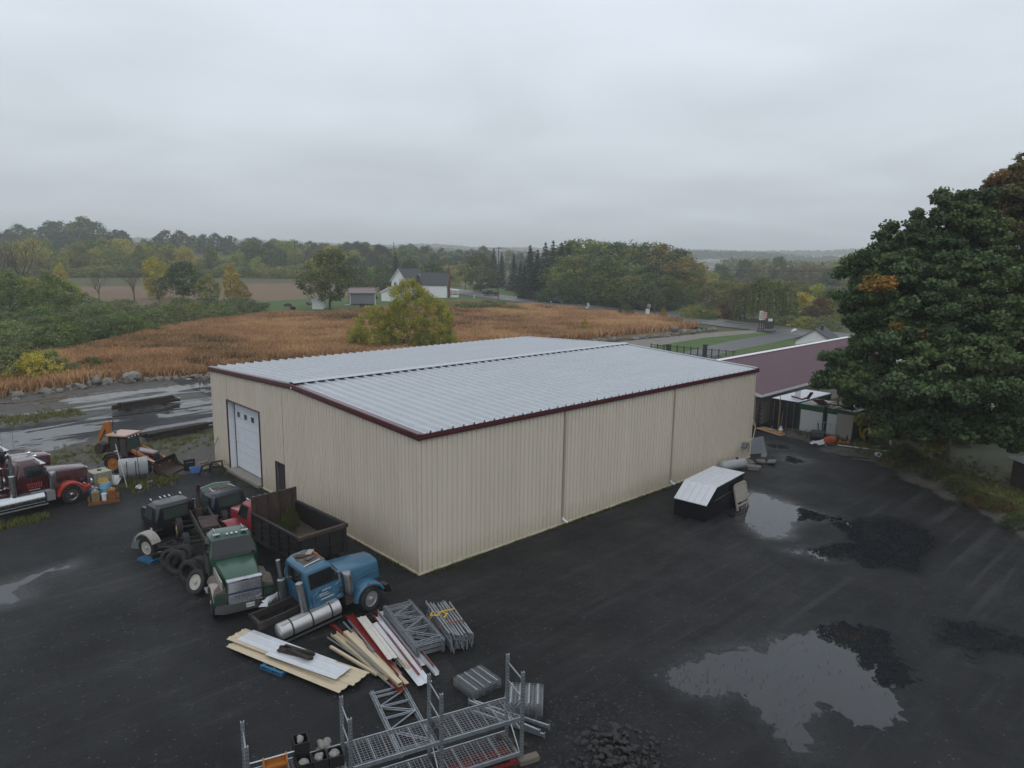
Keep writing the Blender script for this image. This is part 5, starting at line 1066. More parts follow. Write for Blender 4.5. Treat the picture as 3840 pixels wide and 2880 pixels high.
for s in (-1, 1):
    for x0, x1 in ((-1.98, -1.30), (-1.20, -.66)): MB().add([(x0, s*.715, 1.15), (x1, s*.715, 1.15), (x1-.04, s*.67, 2.55), (x0+.03, s*.67, 2.55)], [(0, 1, 2, 3)]).build('side_window', 'green_glass', cb)
MB().add([(-.55, -.64, 1.5), (-.55, .64, 1.5), (-.72, .6, 2.55), (-.72, -.6, 2.55)], [(0, 1, 2, 3)]).build('windshield', 'green_glass', cb); MB().add([(-2.04, -.66, 1.3), (-2.04, .66, 1.3), (-1.96, .62, 2.55), (-1.96, -.62, 2.55)], [(0, 1, 2, 3)]).build('rear_window', 'green_glass', cb)
MB().box(-2.15, -.55, -.82, .82, 2.62, 2.76).build('cab_roof', 'cab_tan', cb, bevel=.05); MB().lathe([(.09, 0), (.09, .16), (.06, .2), (.001, .21)], (-1.75, -.3, 2.76), (0, 0, 1), 12).build('beacon', 'blue_paint', cb, smooth=40)
for k in range(4): MB().lathe([(.02, 0), (.06, .02), (.06, .06)], (-.58, -.5+k*.33, 2.55), (1, 0, 0), 8).build('work_light', 'white_plastic', cb)
for s in (-1, 1):
    la = MB(); la.bar((-.35, s*.58, 1.62), (.75, s*.58, 1.18), .10, .22); la.bar((.70, s*.58, 1.26), (1.75, s*.58, .55), .10, .20); la.build('loader_arm', 'orange_paint', bh)
    MB().tube((.55, s*.66, 1.25), (1.65, s*.62, .80), .045, n=8).build('hydraulic_ram', 'chrome', bh)
mb = MB(); W = 1.12; prof = [(1.75, .16), (2.75, .08), (2.75, .12), (1.85, .22), (1.70, .42), (1.66, .78), (1.84, 1.10), (1.80, 1.13), (1.60, .80), (1.62, .40)]
mb.prism(prof, -W, W); mb.build('front_bucket', 'rust_steel', bh, smooth=35)
for s in (-1, 1): MB().add([(1.75, s*W, .16), (2.75, s*W, .10), (2.1, s*W, .5), (1.84, s*W, 1.10), (1.62, s*W, .80), (1.62, s*W, .40)], [(0, 1, 2, 3, 4, 5)]).build('bucket_side', 'rust_steel', bh)
ba = MB(); ba.bar((-2.25, 0, .75), (-2.55, .0, 3.5), .26, .34, (1, 0, 0)); ba.build('boom', 'orange_paint', bh, bevel=.03); MB().bar((-2.60, 0, 3.45), (-3.35, 0, 2.05), .20, .26, (1, 0, 0)).build('dipper_arm', 'orange_paint', bh, bevel=.03)
MB().tube((-2.42, .12, 1.6), (-2.75, .12, 3.3), .06, n=8).build('hydraulic_ram', 'frame_steel', bh); MB().box(-2.35, -2.05, -.75, .75, .45, 1.0).build('swing_frame', 'rust_steel', bh, bevel=.04)
mb = MB(); mb.path([(-2.5, .1, 3.55), (-2.35, .14, 3.75), (-2.2, .16, 3.5), (-2.3, .15, 3.0)], .035, 6); mb.build('hydraulic_hose', 'closure_dark', bh)
mb = MB(); mb.prism([(-3.45, 1.75), (-3.20, 1.95), (-2.75, 1.85), (-2.80, 1.5), (-3.05, 1.12), (-3.45, 1.1), (-3.55, 1.4)], -.32, .32); mb.build('digging_bucket', 'rust_steel', bh, bevel=.03)
MB().bar((-2.2, 0, .8), (-2.75, 0, 1.45), .22, .26, (1, 0, 0)).build('bucket_link', 'rust_steel', bh)
# ================================================================== things lying about the yard
paint('galv_steel', (0.36, 0.39, 0.42), 0.42, 0.75, 0.25, (0.12, 0.11, 0.10), 0.4, 6); paint('cream_sheet', (0.50, 0.42, 0.29), 0.4, 0, 0.12, dirt_amt=0.15); paint('white_sheet', (0.56, 0.58, 0.61), 0.4, 0.1, 0.1, dirt_amt=0.15)
paint('red_sheet', (0.20, 0.022, 0.018), 0.35, 0, 0.15, dirt_amt=0.12); paint('grey_sheet', (0.22, 0.24, 0.26), 0.4, 0.4, 0.15); paint('stained_sheet', (0.56, 0.53, 0.48), 0.5, 0, 0.1, (0.22, 0.12, 0.05), 0.9, 5)
def m_wood(name, a, b):
    t = NT(name); v = t.coord('Object', (1, 9, 9)); n = t.noise(v, 2.2, 6, 0.65, 0.8); t.set(color=t.mix(t.fr(n, .3, .7), a, b), rough=0.8, spec=.25); t.bump(n, .3, .01)
m_wood('weathered_wood', (.09, .075, .06), (.19, .165, .135)); m_wood('dark_timber', (.022, .018, .015), (.055, .046, .038)); m_wood('brown_wood', (.10, .045, .022), (.19, .09, .04)); m_wood('plywood', (.26, .15, .075), (.36, .22, .12)); m_wood('grey_board', (.22, .205, .18), (.33, .305, .265))
flat('pallet_blue', (.018, .10, .19), .6); flat('wire', (.30, .31, .32), .45, .7); flat('old_wire', (.085, .082, .078), .6, .4); flat('yellow_strap', (.55, .33, .02), .6); flat('red_strap', (.25, .05, .03), .6); flat('black_plastic', (.012, .012, .013), .5); flat('blue_plastic', (.10, .22, .50), .4); flat('barrel_blue', (.13, .27, .37), .45); flat('navy_plastic', (.01, .05, .16), .45)
paint('rusty_tank', (.32, .35, .37), .5, .1, .12, (.20, .075, .03), .95, 1.6); paint('tote_plastic', (.34, .32, .24), .5, 0, .2); paint('tan_can', (.22, .16, .07), .55, 0, .3); paint('orange_can', (.23, .085, .022), .55, 0, .35)
paint('dark_stone', (.030, .031, .032), .8, 0, .45, (.055, .052, .05), .6, 9, bump=.5); paint('grey_stone', (.17, .158, .14), .85, 0, .4, (.07, .06, .05), .6, 2, bump=.5); paint('pale_stone', (.24, .23, .21), .85, 0, .3, (.15, .14, .12), .5, 2, bump=.5); paint('slab', (.14, .135, .13), .8, 0, .3, bump=.3)
V3 = Vector
def frame_of(o, u, v):                      # local axes: x across (u), y along (v)
    u = V3((u[0], u[1], 0)).normalized(); v = V3((v[0], v[1], 0)).normalized(); return Matrix(((u.x, v.x, 0, o[0]), (u.y, v.y, 0, o[1]), (0, 0, 1, o[2]), (0, 0, 0, 1)))
def place(o, M): o.matrix_world = M; return o
def rib_sheet(w, L, nr=3, th=.004, h=.035):
    prof = [(-w/2, 0)]
    for k in range(nr):
        c = -w/2+w*(k+.5)/nr; prof += [(c-.06, 0), (c-.035, h), (c+.035, h), (c+.06, 0)]
    prof += [(w/2, 0)]; n = len(prof)
    mb = MB(); vs = [(x, y, z+dz) for dz in (0, -th) for y in (-L/2, L/2) for x, z in prof]
    fs = [(i, i+1, n+i+1, n+i) for i in range(n-1)]+[(2*n+i, 2*n+n+i, 2*n+n+i+1, 2*n+i+1) for i in range(n-1)]+[(i, 2*n+i, 2*n+i+1, i+1) for i in range(n-1)]+[(n+i, n+i+1, 3*n+i+1, 3*n+i) for i in range(n-1)]
    mb.add(vs, fs); return mb
def pallet(o, w=1.0, l=1.2, h=.14, mat='pallet_blue'):
    for k in range(7): y = -l/2+.06+k*(l-.12)/6; MB().box(-w/2, w/2, y-.05, y+.05, h-.022, h).build('deck_board', mat, o)
    for k in range(3): x = -w/2+.05+k*(w-.10)/2; MB().box(x-.045, x+.045, -l/2, l/2, .022, h-.022).build('stringer', mat, o)
    for k in range(3): y = -l/2+.06+k*(l-.12)/2; MB().box(-w/2, w/2, y-.05, y+.05, 0, .022).build('bottom_board', mat, o)
# --- pile of cladding sheets on a blue pallet
A, B = G(895, 2385, .22), G(1330, 2545, .22); vdir = (B-A); mid = (A+B)/2; Ls = vdir.length
Mp = frame_of((mid.x, mid.y, 0), (-vdir.y, vdir.x), vdir)
p = thing('shipping_pallet', 'blue wooden pallet under the pile of loose metal sheets', 'pallet'); place(p, Mp @ Matrix.Translation((-.32, -.15, .03)) @ Matrix.Rotation(R(90), 4, 'Z')); pallet(p)
sh = [('cream_sheet', -.32, .10, 5.3, .19, 1.5, 'long cream ribbed sheet at the bottom of the sheet pile'), ('cream_sheet', .05, .45, 4.9, .225, -1.0, 'cream ribbed sheet pushed towards the trim pile'), ('cream_sheet', .02, -.55, 4.6, .26, 0, 'cream ribbed sheet near the top of the sheet pile'), ('white_sheet', .06, -.45, 4.0, .30, .8, 'pale white metal sheet lying under dark timbers'), ('white_sheet', -.12, .75, 3.1, .335, -1.2, 'short white metal sheet overlapping the longer one')]
for m, ox, oy, L, z, rz, lab in sh:
    o = rib_sheet(.86 if m[0] == 'c' else .78, L, 3 if m[0] == 'c' else 2, h=.03 if m[0] == 'c' else .012).build('cladding_sheet', m); tag(o, lab, 'metal sheet', 'sheets on the blue pallet'); place(o, Mp @ Matrix.Translation((ox, oy, z)) @ Matrix.Rotation(R(rz), 4, 'Z'))
for k in range(5):
    o = MB().box(-.055, .055, -.65, .65, 0, .075).build('timber_offcut', 'dark_timber', None, bevel=.006); tag(o, 'dark timber offcut lying on the white metal sheets', 'timber', 'offcuts on the white sheets'); place(o, Mp @ Matrix.Translation((-.10+(k % 3)*.14, .10+.12*(k % 2), .36+.08*(k//3))) @ Matrix.Rotation(R((-8, 4, -3, 6, -12)[k]), 4, 'Z'))
# --- heap of trim strips
Mt = frame_of((-4.62, -3.95, 0), (.98, -.19), (-.19, -.98)); rt = random.Random(12)
def strip(kind, w, L):
    if kind == 'box': return MB().box(-w/2, w/2, -L/2, L/2, 0, w*.8)
    if kind == 'tube': return MB().ring([[(-w/2, -L/2, 0), (w/2, -L/2, 0), (w/2, -L/2, w*.8), (-w/2, -L/2, w*.8)], [(-w/2, L/2, 0), (w/2, L/2, 0), (w/2, L/2, w*.8), (-w/2, L/2, w*.8)]], cap=False)
    if kind == 'angle': pr = [(-w/2, .10), (-w/2+.004, .10), (-w/2+.01, .01), (w/2, .01), (w/2, 0), (-w/2, 0)]
    elif kind == 'gutter': pr = [(-w/2, .13), (-w/2+.006, .13), (-w/2+.012, .01), (w/2-.012, .01), (w/2-.006, .13), (w/2, .13), (w/2-.006, 0), (-w/2+.006, 0)]
    else: pr = [(-w/2, .02), (-w/4, .0), (0, .035), (w/4, 0), (w/2, .02), (w/2, .012), (w/4, -.008), (0, .027), (-w/4, -.008), (-w/2, .012)]
    return MB().prism(pr, -L/2, L/2)
TR = [('red_sheet', 'angle', -.62, .05, 5.0, .16, -7), ('cream_sheet', 'box', -1.12, .4, 2.6, .10, -17), ('grey_sheet', 'tube', -1.0, .1, 3.3, .05, -14), ('cream_sheet', 'gutter', -.86, .3, 3.6, .24, -10), ('grey_sheet', 'flat', -.74, .5, 2.6, .12, -8), ('cream_sheet', 'tube', -.60, .75, 4.0, .17, -6), ('cream_sheet', 'tube', -.40, .7, 3.9, .16, -5), ('cream_sheet', 'angle', -.22, .5, 4.2, .18, -3), ('red_sheet', 'gutter', -.30, .1, 5.6, .30, 2.5), ('grey_sheet', 'tube', -.48, -.7, 3.0, .06, -3), ('grey_sheet', 'tube', -.36, -.9, 2.6, .06, 0), ('stained_sheet', 'flat', .02, -.35, 3.3, .34, 2), ('cream_sheet', 'flat', -.08, .2, 3.4, .22, 0), ('red_sheet', 'angle', -.08, .75, 2.6, .14, 0), ('grey_sheet', 'flat', .20, .1, 3.0, .10, 2), ('cream_sheet', 'gutter', .34, .2, 3.4, .24, 2), ('white_sheet', 'flat', .42, .75, 4.4, .50, 1), ('red_sheet', 'angle', .48, .2, 4.6, .09, 2.5), ('white_sheet', 'gutter', .62, -.1, 3.9, .18, 2), ('red_sheet', 'angle', .76, -.1, 4.7, .10, 2.5), ('white_sheet', 'gutter', .90, -.2, 4.2, .22, 2), ('white_sheet', 'gutter', 1.02, .4, 4.6, .16, 2), ('red_sheet', 'angle', 1.12, .1, 4.4, .05, 2.5), ('cream_sheet', 'flat', 1.10, -.5, 3.2, .14, 3), ('white_sheet', 'tube', .58, .9, 1.6, .12, 4), ('grey_sheet', 'tube', -.66, 1.9, 1.5, .05, -8)]
cn = {'red_sheet': 'dark red', 'cream_sheet': 'cream', 'grey_sheet': 'grey', 'white_sheet': 'white', 'stained_sheet': 'brown stained white'}; kn = {'angle': 'folded', 'box': 'boxed', 'tube': 'hollow', 'gutter': 'channel shaped', 'flat': 'flat'}
for k, (m, kd, ox, oy, L, w, rz) in enumerate(TR):
    o = strip(kd, w, L).build('trim_strip', m); lab = '%s %s metal trim strip in the loose trim heap' % (cn[m], kn[kd])
    tag(o, lab, 'metal trim', 'strips in the trim heap'); place(o, Mt @ Matrix.Translation((ox, oy, .10+.028*(k % 6)+(.10 if m == 'stained_sheet' else 0))) @ Matrix.Rotation(R(rz), 4, 'Z') @ Matrix.Rotation(R(rt.uniform(-1, 1)), 4, 'X'))
for k in range(2):
    o = MB().box(-.09, .09, -1.0, 1.0, 0, .09).build('timber_bearer', 'weathered_wood'); tag(o, 'wooden bearer under the loose trim heap', 'timber', 'bearers under the trim heap'); place(o, Mt @ Matrix.Translation((0, -1.2+2.4*k, .02)) @ Matrix.Rotation(R(90), 4, 'Z'))
# --- pallet-rack parts
def upright(o, W, L, nb=6, mat='galv_steel'):
    """rack frame lying flat: two posts along y, braces between"""
    for s in (-1, 1):
        pr = [(-.045, 0), (.045, 0), (.045, .07), (.025, .07), (.025, .015), (-.025, .015), (-.025, .07), (-.045, .07)]
        MB().prism([(s*W/2+a, b) for a, b in pr], -L/2, L/2).build('post', mat, o)
    ys = [-L/2+.12, -L/2+.34, -L/2+.9, -L/2+1.5, -L/2+2.1, L/2-.34, L/2-.12]
    for y in ys: MB().bar((-W/2, y, .035), (W/2, y, .035), .035, .03).build('brace', mat, o)
    for k, (a, c) in enumerate(((ys[1], ys[2]), (ys[2], ys[3]), (ys[3], ys[4]), (ys[4], ys[5]))): s = 1 if k % 2 else -1; MB().bar((-s*W/2, a, .04), (s*W/2, c, .04), .035, .028).build('diagonal_brace', mat, o)
cA = [G(*q, .55) for q in ((1445, 2275), (1525, 2252), (1655, 2385), (1567, 2445))]; va = ((cA[3]+cA[2])-(cA[0]+cA[1]))/2; ca = sum(cA, V3((0, 0, 0)))/4
MA = frame_of((ca.x, ca.y, 0), (-va.y, va.x), va)
u0 = thing('rack_upright', 'galvanised rack frame stacked flat beside the beam bundle', 'rack frame', group='rack frames in the flat stack'); upright(u0, 1.0, 3.35); bpy.context.view_layer.update(); place(u0, MA @ Matrix.Translation((0, 0, .12)))
for k in range(1, 6):
    c = copy_tree(u0); place(c, MA @ Matrix.Translation((.012*(k % 3), .03*(k % 2), .12+.085*k)))
for k in range(2):
    o = MB().box(-.65, .65, -.06, .06, 0, .10).build('timber_bearer', 'weathered_wood'); tag(o, 'wooden bearer under the stacked rack frames', 'timber', 'bearers under the rack frames'); place(o, MA @ Matrix.Translation((0, -1.3+2.6*k, .02)))
cB = [G(*q, .10) for q in ((1397, 2605), (1505, 2575), (1640, 2790), (1480, 2830))]; va = ((cB[3]+cB[2])-(cB[0]+cB[1]))/2; cb_ = sum(cB, V3((0, 0, 0)))/4; MBm = frame_of((cb_.x, cb_.y, 0), (-va.y, va.x), va)
for k in range(2):
    c = copy_tree(u0); c['label'] = ('loose rack frame lying flat behind the standing racking', 'upper loose rack frame lying on another behind the racking')[k]; c['group'] = 'loose rack frames behind the racking'; place(c, MBm @ Matrix.Translation((.03*k, .05*k, .03+.085*k)))
# beams: a bundle tied with straps
def beam_mesh(L):
    mb = MB(); mb.box(-.03, .03, -L/2, L/2, 0, .10); mb.box(-.026, .026, -L/2-.03, -L/2, -.06, .14); mb.box(-.026, .026, L/2, L/2+.03, -.06, .14); return mb.mesh('rack_beam')
bmh = beam_mesh(2.55)
cC = [G(*q, .3) for q in ((1605, 2290), (1665, 2280), (1780, 2400), (1690, 2450))]; vc = ((cC[3]+cC[2])-(cC[0]+cC[1]))/2; cc = sum(cC, V3((0, 0, 0)))/4; MC = frame_of((cc.x, cc.y, 0), (-vc.y, vc.x), vc)
for k in range(34):
    r_, c_ = divmod(k, 8); o = link('rack_beam', bmh, 'galv_steel'); tag(o, 'galvanised rack beam in the strapped bundle', 'rack beam', 'beams in the strapped bundle')
    place(o, MC @ Matrix.Translation(((c_-3.5)*.115+(.05 if r_ % 2 else 0), rt.uniform(-.12, .12), .14+r_*.125)) @ Matrix.Rotation(R(rt.uniform(-1.5, 1.5)), 4, 'Z') @ Matrix.Rotation(R(rt.choice((0, 90)) if False else 0), 4, 'Y'))
for k, (y, m) in enumerate(((-.55, 'yellow_strap'), (.35, 'red_strap'))):
    mb = MB(); pts = [(-.60, y, .05), (-.58, y, .45), (-.40, y+.04, .70), (.40, y+.04, .70), (.58, y, .45), (.60, y, .05)]; mb.path(pts, .022, 6); o = mb.build('tie_strap', m); tag(o, ('yellow rope tied round the beam bundle', 'red strap pulled round the beam bundle')[k], 'strap'); place(o, MC)
mb = MB(); mb.path([(-.45, -.55, .74), (-.6, -.35, .72), (-.35, -.2, .74), (-.15, -.4, .76), (0, -.15, .74), (-.2, .0, .72)], .03, 6); o = mb.build('rope_coil', 'yellow_strap'); tag(o, 'tangled yellow rope lying on the beam bundle', 'rope'); place(o, MC)
# wire decks
def deck_mesh(W, L, st=.10, r=.0045, mat='wire'):
    mb = MB(); n = int(W/st); m = int(L/st)
    for i in range(n+1): x = -W/2+W*i/n; mb.box(x-r, x+r, -L/2, L/2, .0, 2*r)
    for j in range(m+1): y = -L/2+L*j/m; mb.box(-W/2, W/2, y-r, y+r, 2*r, 4*r)
    return mb.mesh('wire_grid')
gm = deck_mesh(1.15, 1.05, .10, .0045)
def wire_deck(label, M, chan=True, mat='wire', group=None, me=gm, W=1.15, L=1.05):
    o = thing('wire_deck', label, 'wire deck', group=group); link('wire_grid', me, mat, o)
    if chan:
        for k in range(4): x = -W/2+.16+k*(W-.32)/3; MB().box(x-.022, x+.022, -L/2, L/2, .018, .035).build('support_channel', 'galv_steel', o)
    place(o, M); return o
cD = [G(*q, .28) for q in ((1706, 2543), (1815, 2493), (1868, 2555), (1770, 2600))]; cd_ = sum(cD, V3((0, 0, 0)))/4; ud = cD[1]-cD[0]; MD = frame_of((cd_.x, cd_.y, 0), ud, (-ud.y, ud.x)); 
w0 = wire_deck('wire shelf deck in the low stack on the gravel', MD @ Matrix.Translation((0, 0, .03)), True, 'wire', 'decks in the low stack')
for k in range(1, 8): c = copy_tree(w0); place(c, MD @ Matrix.Translation((.01*(k % 2), .012*(k % 3), .03+.038*k)))
cE = [G(1893, 2560, .5), G(2033, 2566, .5), G(2035, 2670, .3)]; ce = (cE[0]+cE[2])/2; ue = cE[1]-cE[0]; ME = frame_of((ce.x, ce.y, 0), ue, (-ue.y, ue.x))
for k in range(12): c = copy_tree(w0); c['label'] = 'wire shelf deck in the tall stack next to the racking end'; c['group'] = 'decks in the tall stack'; place(c, ME @ Matrix.Translation((.02*((k*7) % 3), .02*((k*5) % 4)-.03, .03+.042*k)))
gm2 = deck_mesh(1.1, .9, .10, .005); cF = [G(*q) for q in ((1610, 2505), (1660, 2487), (1695, 2535), (1630, 2555))]; cf = sum(cF, V3((0, 0, 0)))/4; uf = cF[2]-cF[1]
wire_deck('single rusty wire mesh panel lying on the gravel', frame_of((cf.x, cf.y, .04), uf, (-uf.y, uf.x)), False, 'old_wire', None, gm2)
# loose beams
for k, (a, b_) in enumerate((((1770, 2665), (2025, 2750)), ((1790, 2640), (2045, 2725)), ((1780, 2650), (2000, 2745)))):
    a, b_ = G(*a, .15), G(*b_, .15); o = link('rack_beam', bmh, 'galv_steel'); tag(o, 'loose galvanised rack beam lying beyond the racking', 'rack beam', 'loose beams beyond the racking'); m_ = (a+b_)/2; dv = b_-a; place(o, frame_of((m_.x, m_.y, .08+.06*k), (-dv.y, dv.x), dv))
# standing racking
rk = thing('pallet_racking', 'galvanised pallet racking with wire shelves standing on the gravel', 'racking')
PN = [V3((-4.89, -11.52, 0)), V3((-7.15, -10.82, 0)), V3((-9.42, -10.13, 0)), V3((-11.70, -9.43, 0))]; dep = V3((.30, .93, 0)); along = (PN[0]-PN[3]).normalized(); HP = 2.8
for P in PN:
    fr = bpy.data.objects.new('upright_frame', None); COL.objects.link(fr); fr.parent = rk
    for Q in (P, P+dep):
        mb = MB(); Mq = frame_of((Q.x, Q.y, 0), along, dep); pr = [(-.045, -.04), (.045, -.04), (.045, .04), (.022, .04), (.022, -.02), (-.022, -.02), (-.022, .04), (-.045, .04)]
        mb.ring([[Mq @ V3((a, b_, z)) for a, b_ in pr] for z in (.03, HP)]); mb.build('post', 'galv_steel', fr); MB().box(-.09, .09, -.08, .08, 0, .03, Mq).build('foot_plate', 'galv_steel', fr)
        tk = MB(); [tk.box(s-.009, s+.009, -.0425, -.0405, z, z+.03, Mq) for s in (-.022, .022) for z in [0.15+.10*i for i in range(26)]]; tag(tk.build('slot_row', 'closure_dark', fr), kind='stuff')
    zz = [.15, .85, 1.55, 2.05, 2.55]
    for z in (.15, 1.0, 2.0, 2.55): MB().bar(P+V3((0, 0, z)), P+dep+V3((0, 0, z)), .03, .035).build('brace', 'galv_steel', fr)
    for z0, z1 in ((.15, 1.0), (2.0, 1.0)): MB().bar(P+V3((0, 0, z0)), P+dep+V3((0, 0, z1)), .03, .03).build('diagonal_brace', 'galv_steel', fr)
for b_i in range(3):
    A_, B_ = PN[b_i+1], PN[b_i]
    for z in (.33, 1.40):
        for off in (V3((0, 0, 0)), dep): MB().bar(A_+off+along*.05+V3((0, 0, z)), B_+off-along*.05+V3((0, 0, z)), .05, .11).build('shelf_beam', 'galv_steel', rk)
        if z < 1 and b_i == 2: continue
        c_ = (A_+B_)/2+dep/2
        for h_ in (-.55, .55):
            o = link('wire_grid', gm, 'wire', rk); o.matrix_local = frame_of((c_.x+along.x*h_, c_.y+along.y*h_, z+.057), along, dep) @ Matrix.Diagonal((.94, .86, 1, 1))
            for q in (-.35, 0, .35): MB().bar(c_+along*(h_+q)-dep*.44+V3((0, 0, z+.04)), c_+along*(h_+q)+dep*.44+V3((0, 0, z+.04)), .03, .025).build('support_channel', 'galv_steel', rk)
o = MB().box(-.3, .3, -.12, .12, 0, .16).build('wood_block', 'weathered_wood', None, bevel=.01); tag(o, 'wooden block at the foot of the end rack post', 'block'); place(o, frame_of((PN[0].x+.18, PN[0].y-.10, .02), along, dep))
o = MB().box(-.10, .10, -.9, .9, 0, .03).build('dark_plank', 'dark_timber'); tag(o, 'dark plank leaning on the end of the racking', 'plank'); place(o, Matrix.Translation((PN[0].x+.55, PN[0].y+.45, .06)) @ Matrix.Rotation(R(60), 4, 'Z') @ Matrix.Rotation(R(25), 4, 'X'))
# red beam below the racking shelf
for k, (yo, zo) in enumerate(((.30, .03), (.62, .03))):
    c_ = (PN[1]+PN[0])/2; o = strip('gutter', .30, 2.9).build('red_channel', 'red_sheet'); tag(o, 'dark red steel channel lying under the racking shelf', 'metal trim', 'red channels under the racking'); place(o, frame_of((c_.x-.35+dep.x*yo, c_.y+dep.y*yo, zo), (-along.y, along.x), along) @ Matrix.Rotation(R(3-6*k), 4, 'Z'))
# crates of stones and orange bracket on the upper shelf of the last bay
def crate(label, M, fill):
    o = thing('plastic_crate', label, 'crate', group='black crates on the racking'); w, l, h = .36, .40, .30
    for x0, x1, y0, y1 in ((-w/2, w/2, -l/2, -l/2+.02), (-w/2, w/2, l/2-.02, l/2), (-w/2, -w/2+.02, -l/2+.021, l/2-.021), (w/2-.02, w/2, -l/2+.021, l/2-.021)): MB().box(x0, x1, y0, y1, .0, h).build('side_wall', 'black_plastic', o)
    MB().box(-w/2+.021, w/2-.021, -l/2+.021, l/2-.021, 0, .02).build('base', 'black_plastic', o); place(o, M)
def rock_mesh(seed, n=2, amp=.3):
    bm = bmesh.new(); bmesh.ops.create_icosphere(bm, subdivisions=n, radius=.5); r = random.Random(seed); k = [V3((r.gauss(0, 1), r.gauss(0, 1), r.gauss(0, 1)))*2.4 for _ in range(6)]; ph = [r.uniform(0, 6) for _ in range(6)]
    for v in bm.verts:
        s = 1+amp*sum(math.sin(v.co.dot(k[i])+ph[i]) for i in range(6))/2.4; v.co *= s
    me = bpy.data.meshes.new('stone'); bm.to_mesh(me); bm.free(); return me
ROCK = [rock_mesh(i) for i in range(6)]; ROCK1 = [rock_mesh(20+i, 1, .35) for i in range(6)]
def stone(name, label, cat, loc, s, mat, group=None, me=None, rnd_=rt):
    o = bpy.data.objects.new(name, me or rnd_.choice(ROCK)); COL.objects.link(o); o.location = loc; o.scale = s if isinstance(s, tuple) else (s*rnd_.uniform(.8, 1.3), s*rnd_.uniform(.7, 1.1), s*rnd_.uniform(.55, .9)); o.rotation_euler = (rnd_.uniform(-.4, .4), rnd_.uniform(-.4, .4), rnd_.uniform(0, 6.28))
    if not o.data.materials: o.data.materials.append(None)
    o.material_slots[0].link = 'OBJECT'; o.material_slots[0].material = MAT[mat]
    return tag(o, label, cat, group)
S0 = (PN[2]+PN[3])/2+dep*.5; zsh = 1.47
def on_shelf(a, d_, z): p_ = S0+along*a+dep*d_; return (p_.x, p_.y, zsh+z)
for k, (a, d_, z, lab, ms) in enumerate(((.12, .12, 0, 'black plastic crate holding a round pale stone', 1), (.50, .14, 0, 'black plastic crate of pale stones beside the round stone crate', 2), (.88, .16, 0, 'black plastic crate with a large round stone next to a rack post', 1), (.12, -.34, 0, 'lower black crate under the open stone crate', 0), (.12, .52 if False else -.34, .31, 'upper black crate with broken yellowish stones', 2))):
    crate(lab, frame_of(on_shelf(a, -d_ if k < 3 else .28, z), along, dep), ms)
    for q in range(ms): stone('pale_stone', ('round pale stone lying in a black crate', 'broken pale stone lying in a black crate')[q], 'stone', tuple(V3(on_shelf(a, -d_ if k < 3 else .28, z))+V3((.05*q-.03, .07*q, .24))), (.30 if ms == 1 else .22, .26 if ms == 1 else .20, .20), 'pale_stone', 'stones in the crates')
for k in range(4): stone('stone_block', 'pale cut stone block heaped behind the crates', 'stone', on_shelf(.62+.14*(k % 2), .32+.05*k, .08+.12*(k//2)), (.34, .22, .18), 'pale_stone', 'blocks behind the crates')
ob = thing('orange_bracket', 'orange steel quick hitch bracket resting on the racking', 'bracket', on_shelf(-.52, .15, 0), math.atan2(along.y, along.x))
for s in (-1, 1): MB().prism([(-.12, 0), (.12, 0), (.12, .30), (.05, .42), (-.05, .42), (-.12, .25)], s*.27-.02, s*.27+.02, Matrix.Rotation(R(90), 4, 'Z')).build('side_plate', 'orange_paint', ob)
MB().box(-.25, .25, -.10, .10, .16, .22).build('cross_plate', 'orange_paint', ob); MB().box(-.25, .25, .06, .10, .0, .34).build('back_plate', 'orange_paint', ob); MB().tube((-.62, .0, .40), (.52, .0, .40), .02, n=8).build('hinge_pin', 'chrome', ob)
# --- stone heap at the bottom of the view: the large ones singly
hc = G(2310, 2830)
for k in range(130):
    a = rt.uniform(0, 6.28); rr_ = rt.uniform(0, 1)**.6*1.25; x, y = hc.x+math.cos(a)*rr_*1.15, hc.y+math.sin(a)*rr_*.95; hgt = .22*max(0, 1-rr_/1.25); s = rt.uniform(.11, .24)
    stone('heap_stone', 'dark angular rock in the small stone heap on the yard', 'stone', (x, y, .02+hgt*rt.uniform(.3, 1)+s*.15), s, 'dark_stone', 'rocks of the small stone heap', rt.choice(ROCK1))
# loose gravel scattered on the yard: one mass
rng = np.random.default_rng(17); n = 9000; gxs = np.concatenate([rng.uniform(-16, 4, n//3), rng.normal(hc.x, 2.4, n//3), rng.uniform(-8, 26, n//3)]); gys = np.concatenate([rng.uniform(-14, 8, n//3), rng.normal(hc.y+.3, 1.8, n//3), rng.uniform(-18, -1, n//3)])
okk = ~((gxs > -.2) & (gys > -.2)); gxs, gys = gxs[okk], gys[okk]; n = len(gxs); sz = np.where(np.hypot(gxs-hc.x, gys-hc.y) < 3, .045, .022)*rng.uniform(.5, 1.6, n)
base = np.array([[1, 0, -.1], [-.6, .8, 0], [-.5, -.9, 0], [0, 0, .75]]); Vv = []; rot = rng.uniform(0, 6.28, n)
for bvec in base: Vv.append(np.stack([gxs+(np.cos(rot)*bvec[0]-np.sin(rot)*bvec[1])*sz, gys+(np.sin(rot)*bvec[0]+np.cos(rot)*bvec[1])*sz, np.full(n, .035)+bvec[2]*sz], 1))
Vv = np.stack(Vv, 1).reshape(-1, 3); ff = (np.arange(n)[:, None, None]*4+np.array([[0, 1, 3], [1, 2, 3], [2, 0, 3]])[None]).reshape(-1, 3)
t = NT('loose_stone'); v = t.world(); t.set(color=t.ramp(t.noise(v, 7, 2), [(.3, (.012, .012, .013)), (.62, (.035, .035, .036)), (.8, (.11, .105, .10))]), rough=.7, spec=.3)
tag(link('loose_gravel', np_mesh('loose_gravel', Vv, ff, 3), 'loose_stone'), 'scattered loose stones on the dark yard', 'gravel', kind='stuff')
